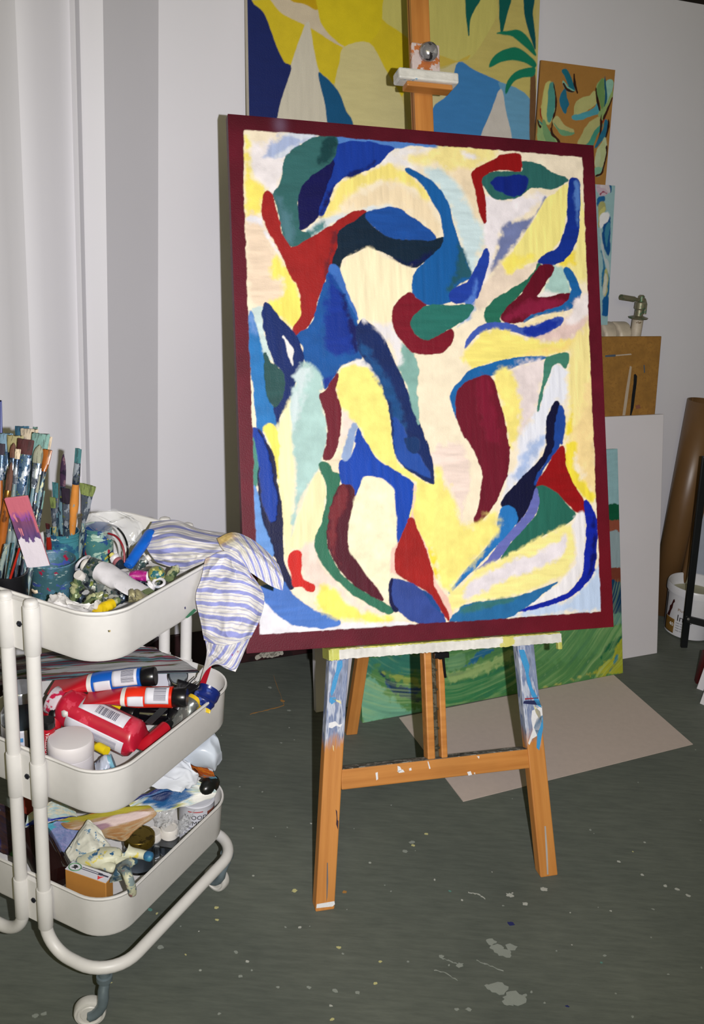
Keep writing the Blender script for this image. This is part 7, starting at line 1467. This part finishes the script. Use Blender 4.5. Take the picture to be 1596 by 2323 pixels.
PB = [[(492, 1222, 1.64), (528, 1208, 1.645), (568, 1222, 1.64), (604, 1250, 1.63), (632, 1282, 1.62)],
      [(502, 1243, 1.615), (540, 1228, 1.615), (575, 1244, 1.615), (610, 1270, 1.612), (639, 1302, 1.607)],
      [(522, 1260, 1.598), (552, 1254, 1.598), (580, 1268, 1.60), (612, 1292, 1.60), (643, 1318, 1.60)],
      [(542, 1290, 1.595), (566, 1298, 1.597), (590, 1314, 1.60), (615, 1330, 1.60), (641, 1340, 1.603)]]
PC = [[(466, 1268, 1.612), (494, 1254, 1.605), (522, 1250, 1.598), (546, 1266, 1.592), (560, 1290, 1.592)],
      [(456, 1312, 1.605), (490, 1304, 1.587), (525, 1300, 1.578), (560, 1308, 1.580), (586, 1326, 1.592)],
      [(444, 1355, 1.605), (485, 1350, 1.580), (525, 1345, 1.568), (565, 1346, 1.574), (599, 1356, 1.592)],
      [(454, 1405, 1.605), (490, 1405, 1.580), (525, 1400, 1.572), (562, 1396, 1.576), (590, 1402, 1.594)],
      [(463, 1452, 1.61), (490, 1462, 1.59), (520, 1463, 1.582), (550, 1454, 1.586), (569, 1446, 1.598)]]
PD = [[(464, 1446, 1.615), (490, 1452, 1.60), (520, 1456, 1.592), (548, 1450, 1.596), (570, 1440, 1.604)],
      [(469, 1475, 1.617), (490, 1480, 1.605), (515, 1485, 1.598), (538, 1481, 1.60), (558, 1468, 1.607)],
      [(466, 1500, 1.625), (487, 1498, 1.615), (506, 1508, 1.606), (526, 1514, 1.606), (544, 1502, 1.610)],
      [(454, 1545, 1.66), (466, 1522, 1.64), (486, 1503, 1.62), (512, 1516, 1.612), (534, 1524, 1.612)]]
mb = MB(); cols = []
for rows, ax, per, off, sl, n, amp, sd, st in ((PA, 0, 4.3, .1, .12, 110, .007, 41, [(.95, .25, .12, .25, (206, 180, 90), .75), (.92, .75, .08, .25, (190, 170, 110), .6), (.6, .6, .4, .4, (206, 200, 170), .15)]),
        (PB, 1, 5.6, .2, -.25, 100, .004, 42, [(.1, .05, .25, .25, (206, 172, 70), .8), (.25, .5, .2, .3, (206, 200, 150), .3)]), (PC, 0, 7.0, .35, -.14, 150, .008, 43, [(.03, .02, .1, .08, (190, 150, 100), .5), (.86, .2, .018, .05, (180, 40, 60), .7)]), (PD, 1, 4.2, .1, .35, 90, .003, 44, [(.62, .35, .02, .04, (150, 30, 60), .8), (.75, .30, .02, .03, (150, 30, 60), .8), (.0, .8, .2, .4, (200, 196, 190), .8)])):
    G, C_ = patch(rows, ax, per, off, sl, n, None, amp, sd, st)
    mb.add(G.reshape(-1, 3).tolist(), [(i*n+k, i*n+k+1, (i+1)*n+k+1, (i+1)*n+k) for i in range(n-1) for k in range(n-1)]); cols.append(np.clip(C_, 0, 1).reshape(-1, 3))
o0 = Vector(mb.v[0]); o0.z = min(p[2] for p in mb.v); mb.v = [tuple(Vector(p)-o0) for p in mb.v]
o = mb.build('striped_rag', vcol('striped_cotton', .85, .25, (1, 1, 1), 400), M=Matrix.Translation(o0), colors=np.concatenate(cols), solid=.0012, angle=80)
tag(o, 'blue and white striped cotton rag draped over the right side of the top tray', 'cloth')
# green smear and specks on the trolley itself
bpy.context.view_layer.update()
trinv = tr.matrix_world.inverted()
def side_mark(pts, mat, x=.1555, name='paint_stain'):
    Q = []
    for px, py in pts:
        d = TI.to_3x3() @ (fw + rt*((px-798)/F_PX) - up*((py-1161.5)/F_PX)); c = TI @ CAM; t = (x-c.x)/d.x; Q.append(c+d*t)
    mb = MB(); plate(mb, Q, (1, 0, 0), .0006); mb.build(name, mat, parent=tr, smooth=False)
side_mark([(420, 1401), (430, 1390), (440, 1381), (445, 1384), (436, 1394), (424, 1402)], plain('green_smear', (60, 120, 90), .5))
side_mark([(418, 1378), (420, 1376), (421, 1380), (419, 1382)], plain('navy_speck', (60, 60, 100), .5))
side_mark([(247, 1430), (250, 1429), (250, 1433), (248, 1434)], plain('ochre_speck', (200, 180, 130), .5))

# repeats of a kind share a group
GROUPS = dict(paintbrush='paintbrushes standing on the top tray', paint_tube='crumpled paint tubes on the trolley', acrylic_tube='acrylic tubes in the middle tray', glass_jar='paint-smeared glass jars', metal_ring='pale rings among the tubes', wire='curved wires beside the jars', palette='paint-covered palettes on the trolley', painted_card='painted card scraps in the bottom tray', rubber_glove='stained rubber gloves in the bottom tray', small_bottle='white-capped small bottles', glue_tube='grey metal tubes', ink_bottle='glossy black bottles', palette_knife='palette knives', plastic_film='crinkled clear film', white_board='white boards at the right edge', cardboard_roll='rolls of brown card')
for o in bpy.data.objects:
    if o.get('label') and o.get('category') and o.parent is None:
        g_ = GROUPS.get(o.name.split('.')[0])
        if g_: o['group'] = g_
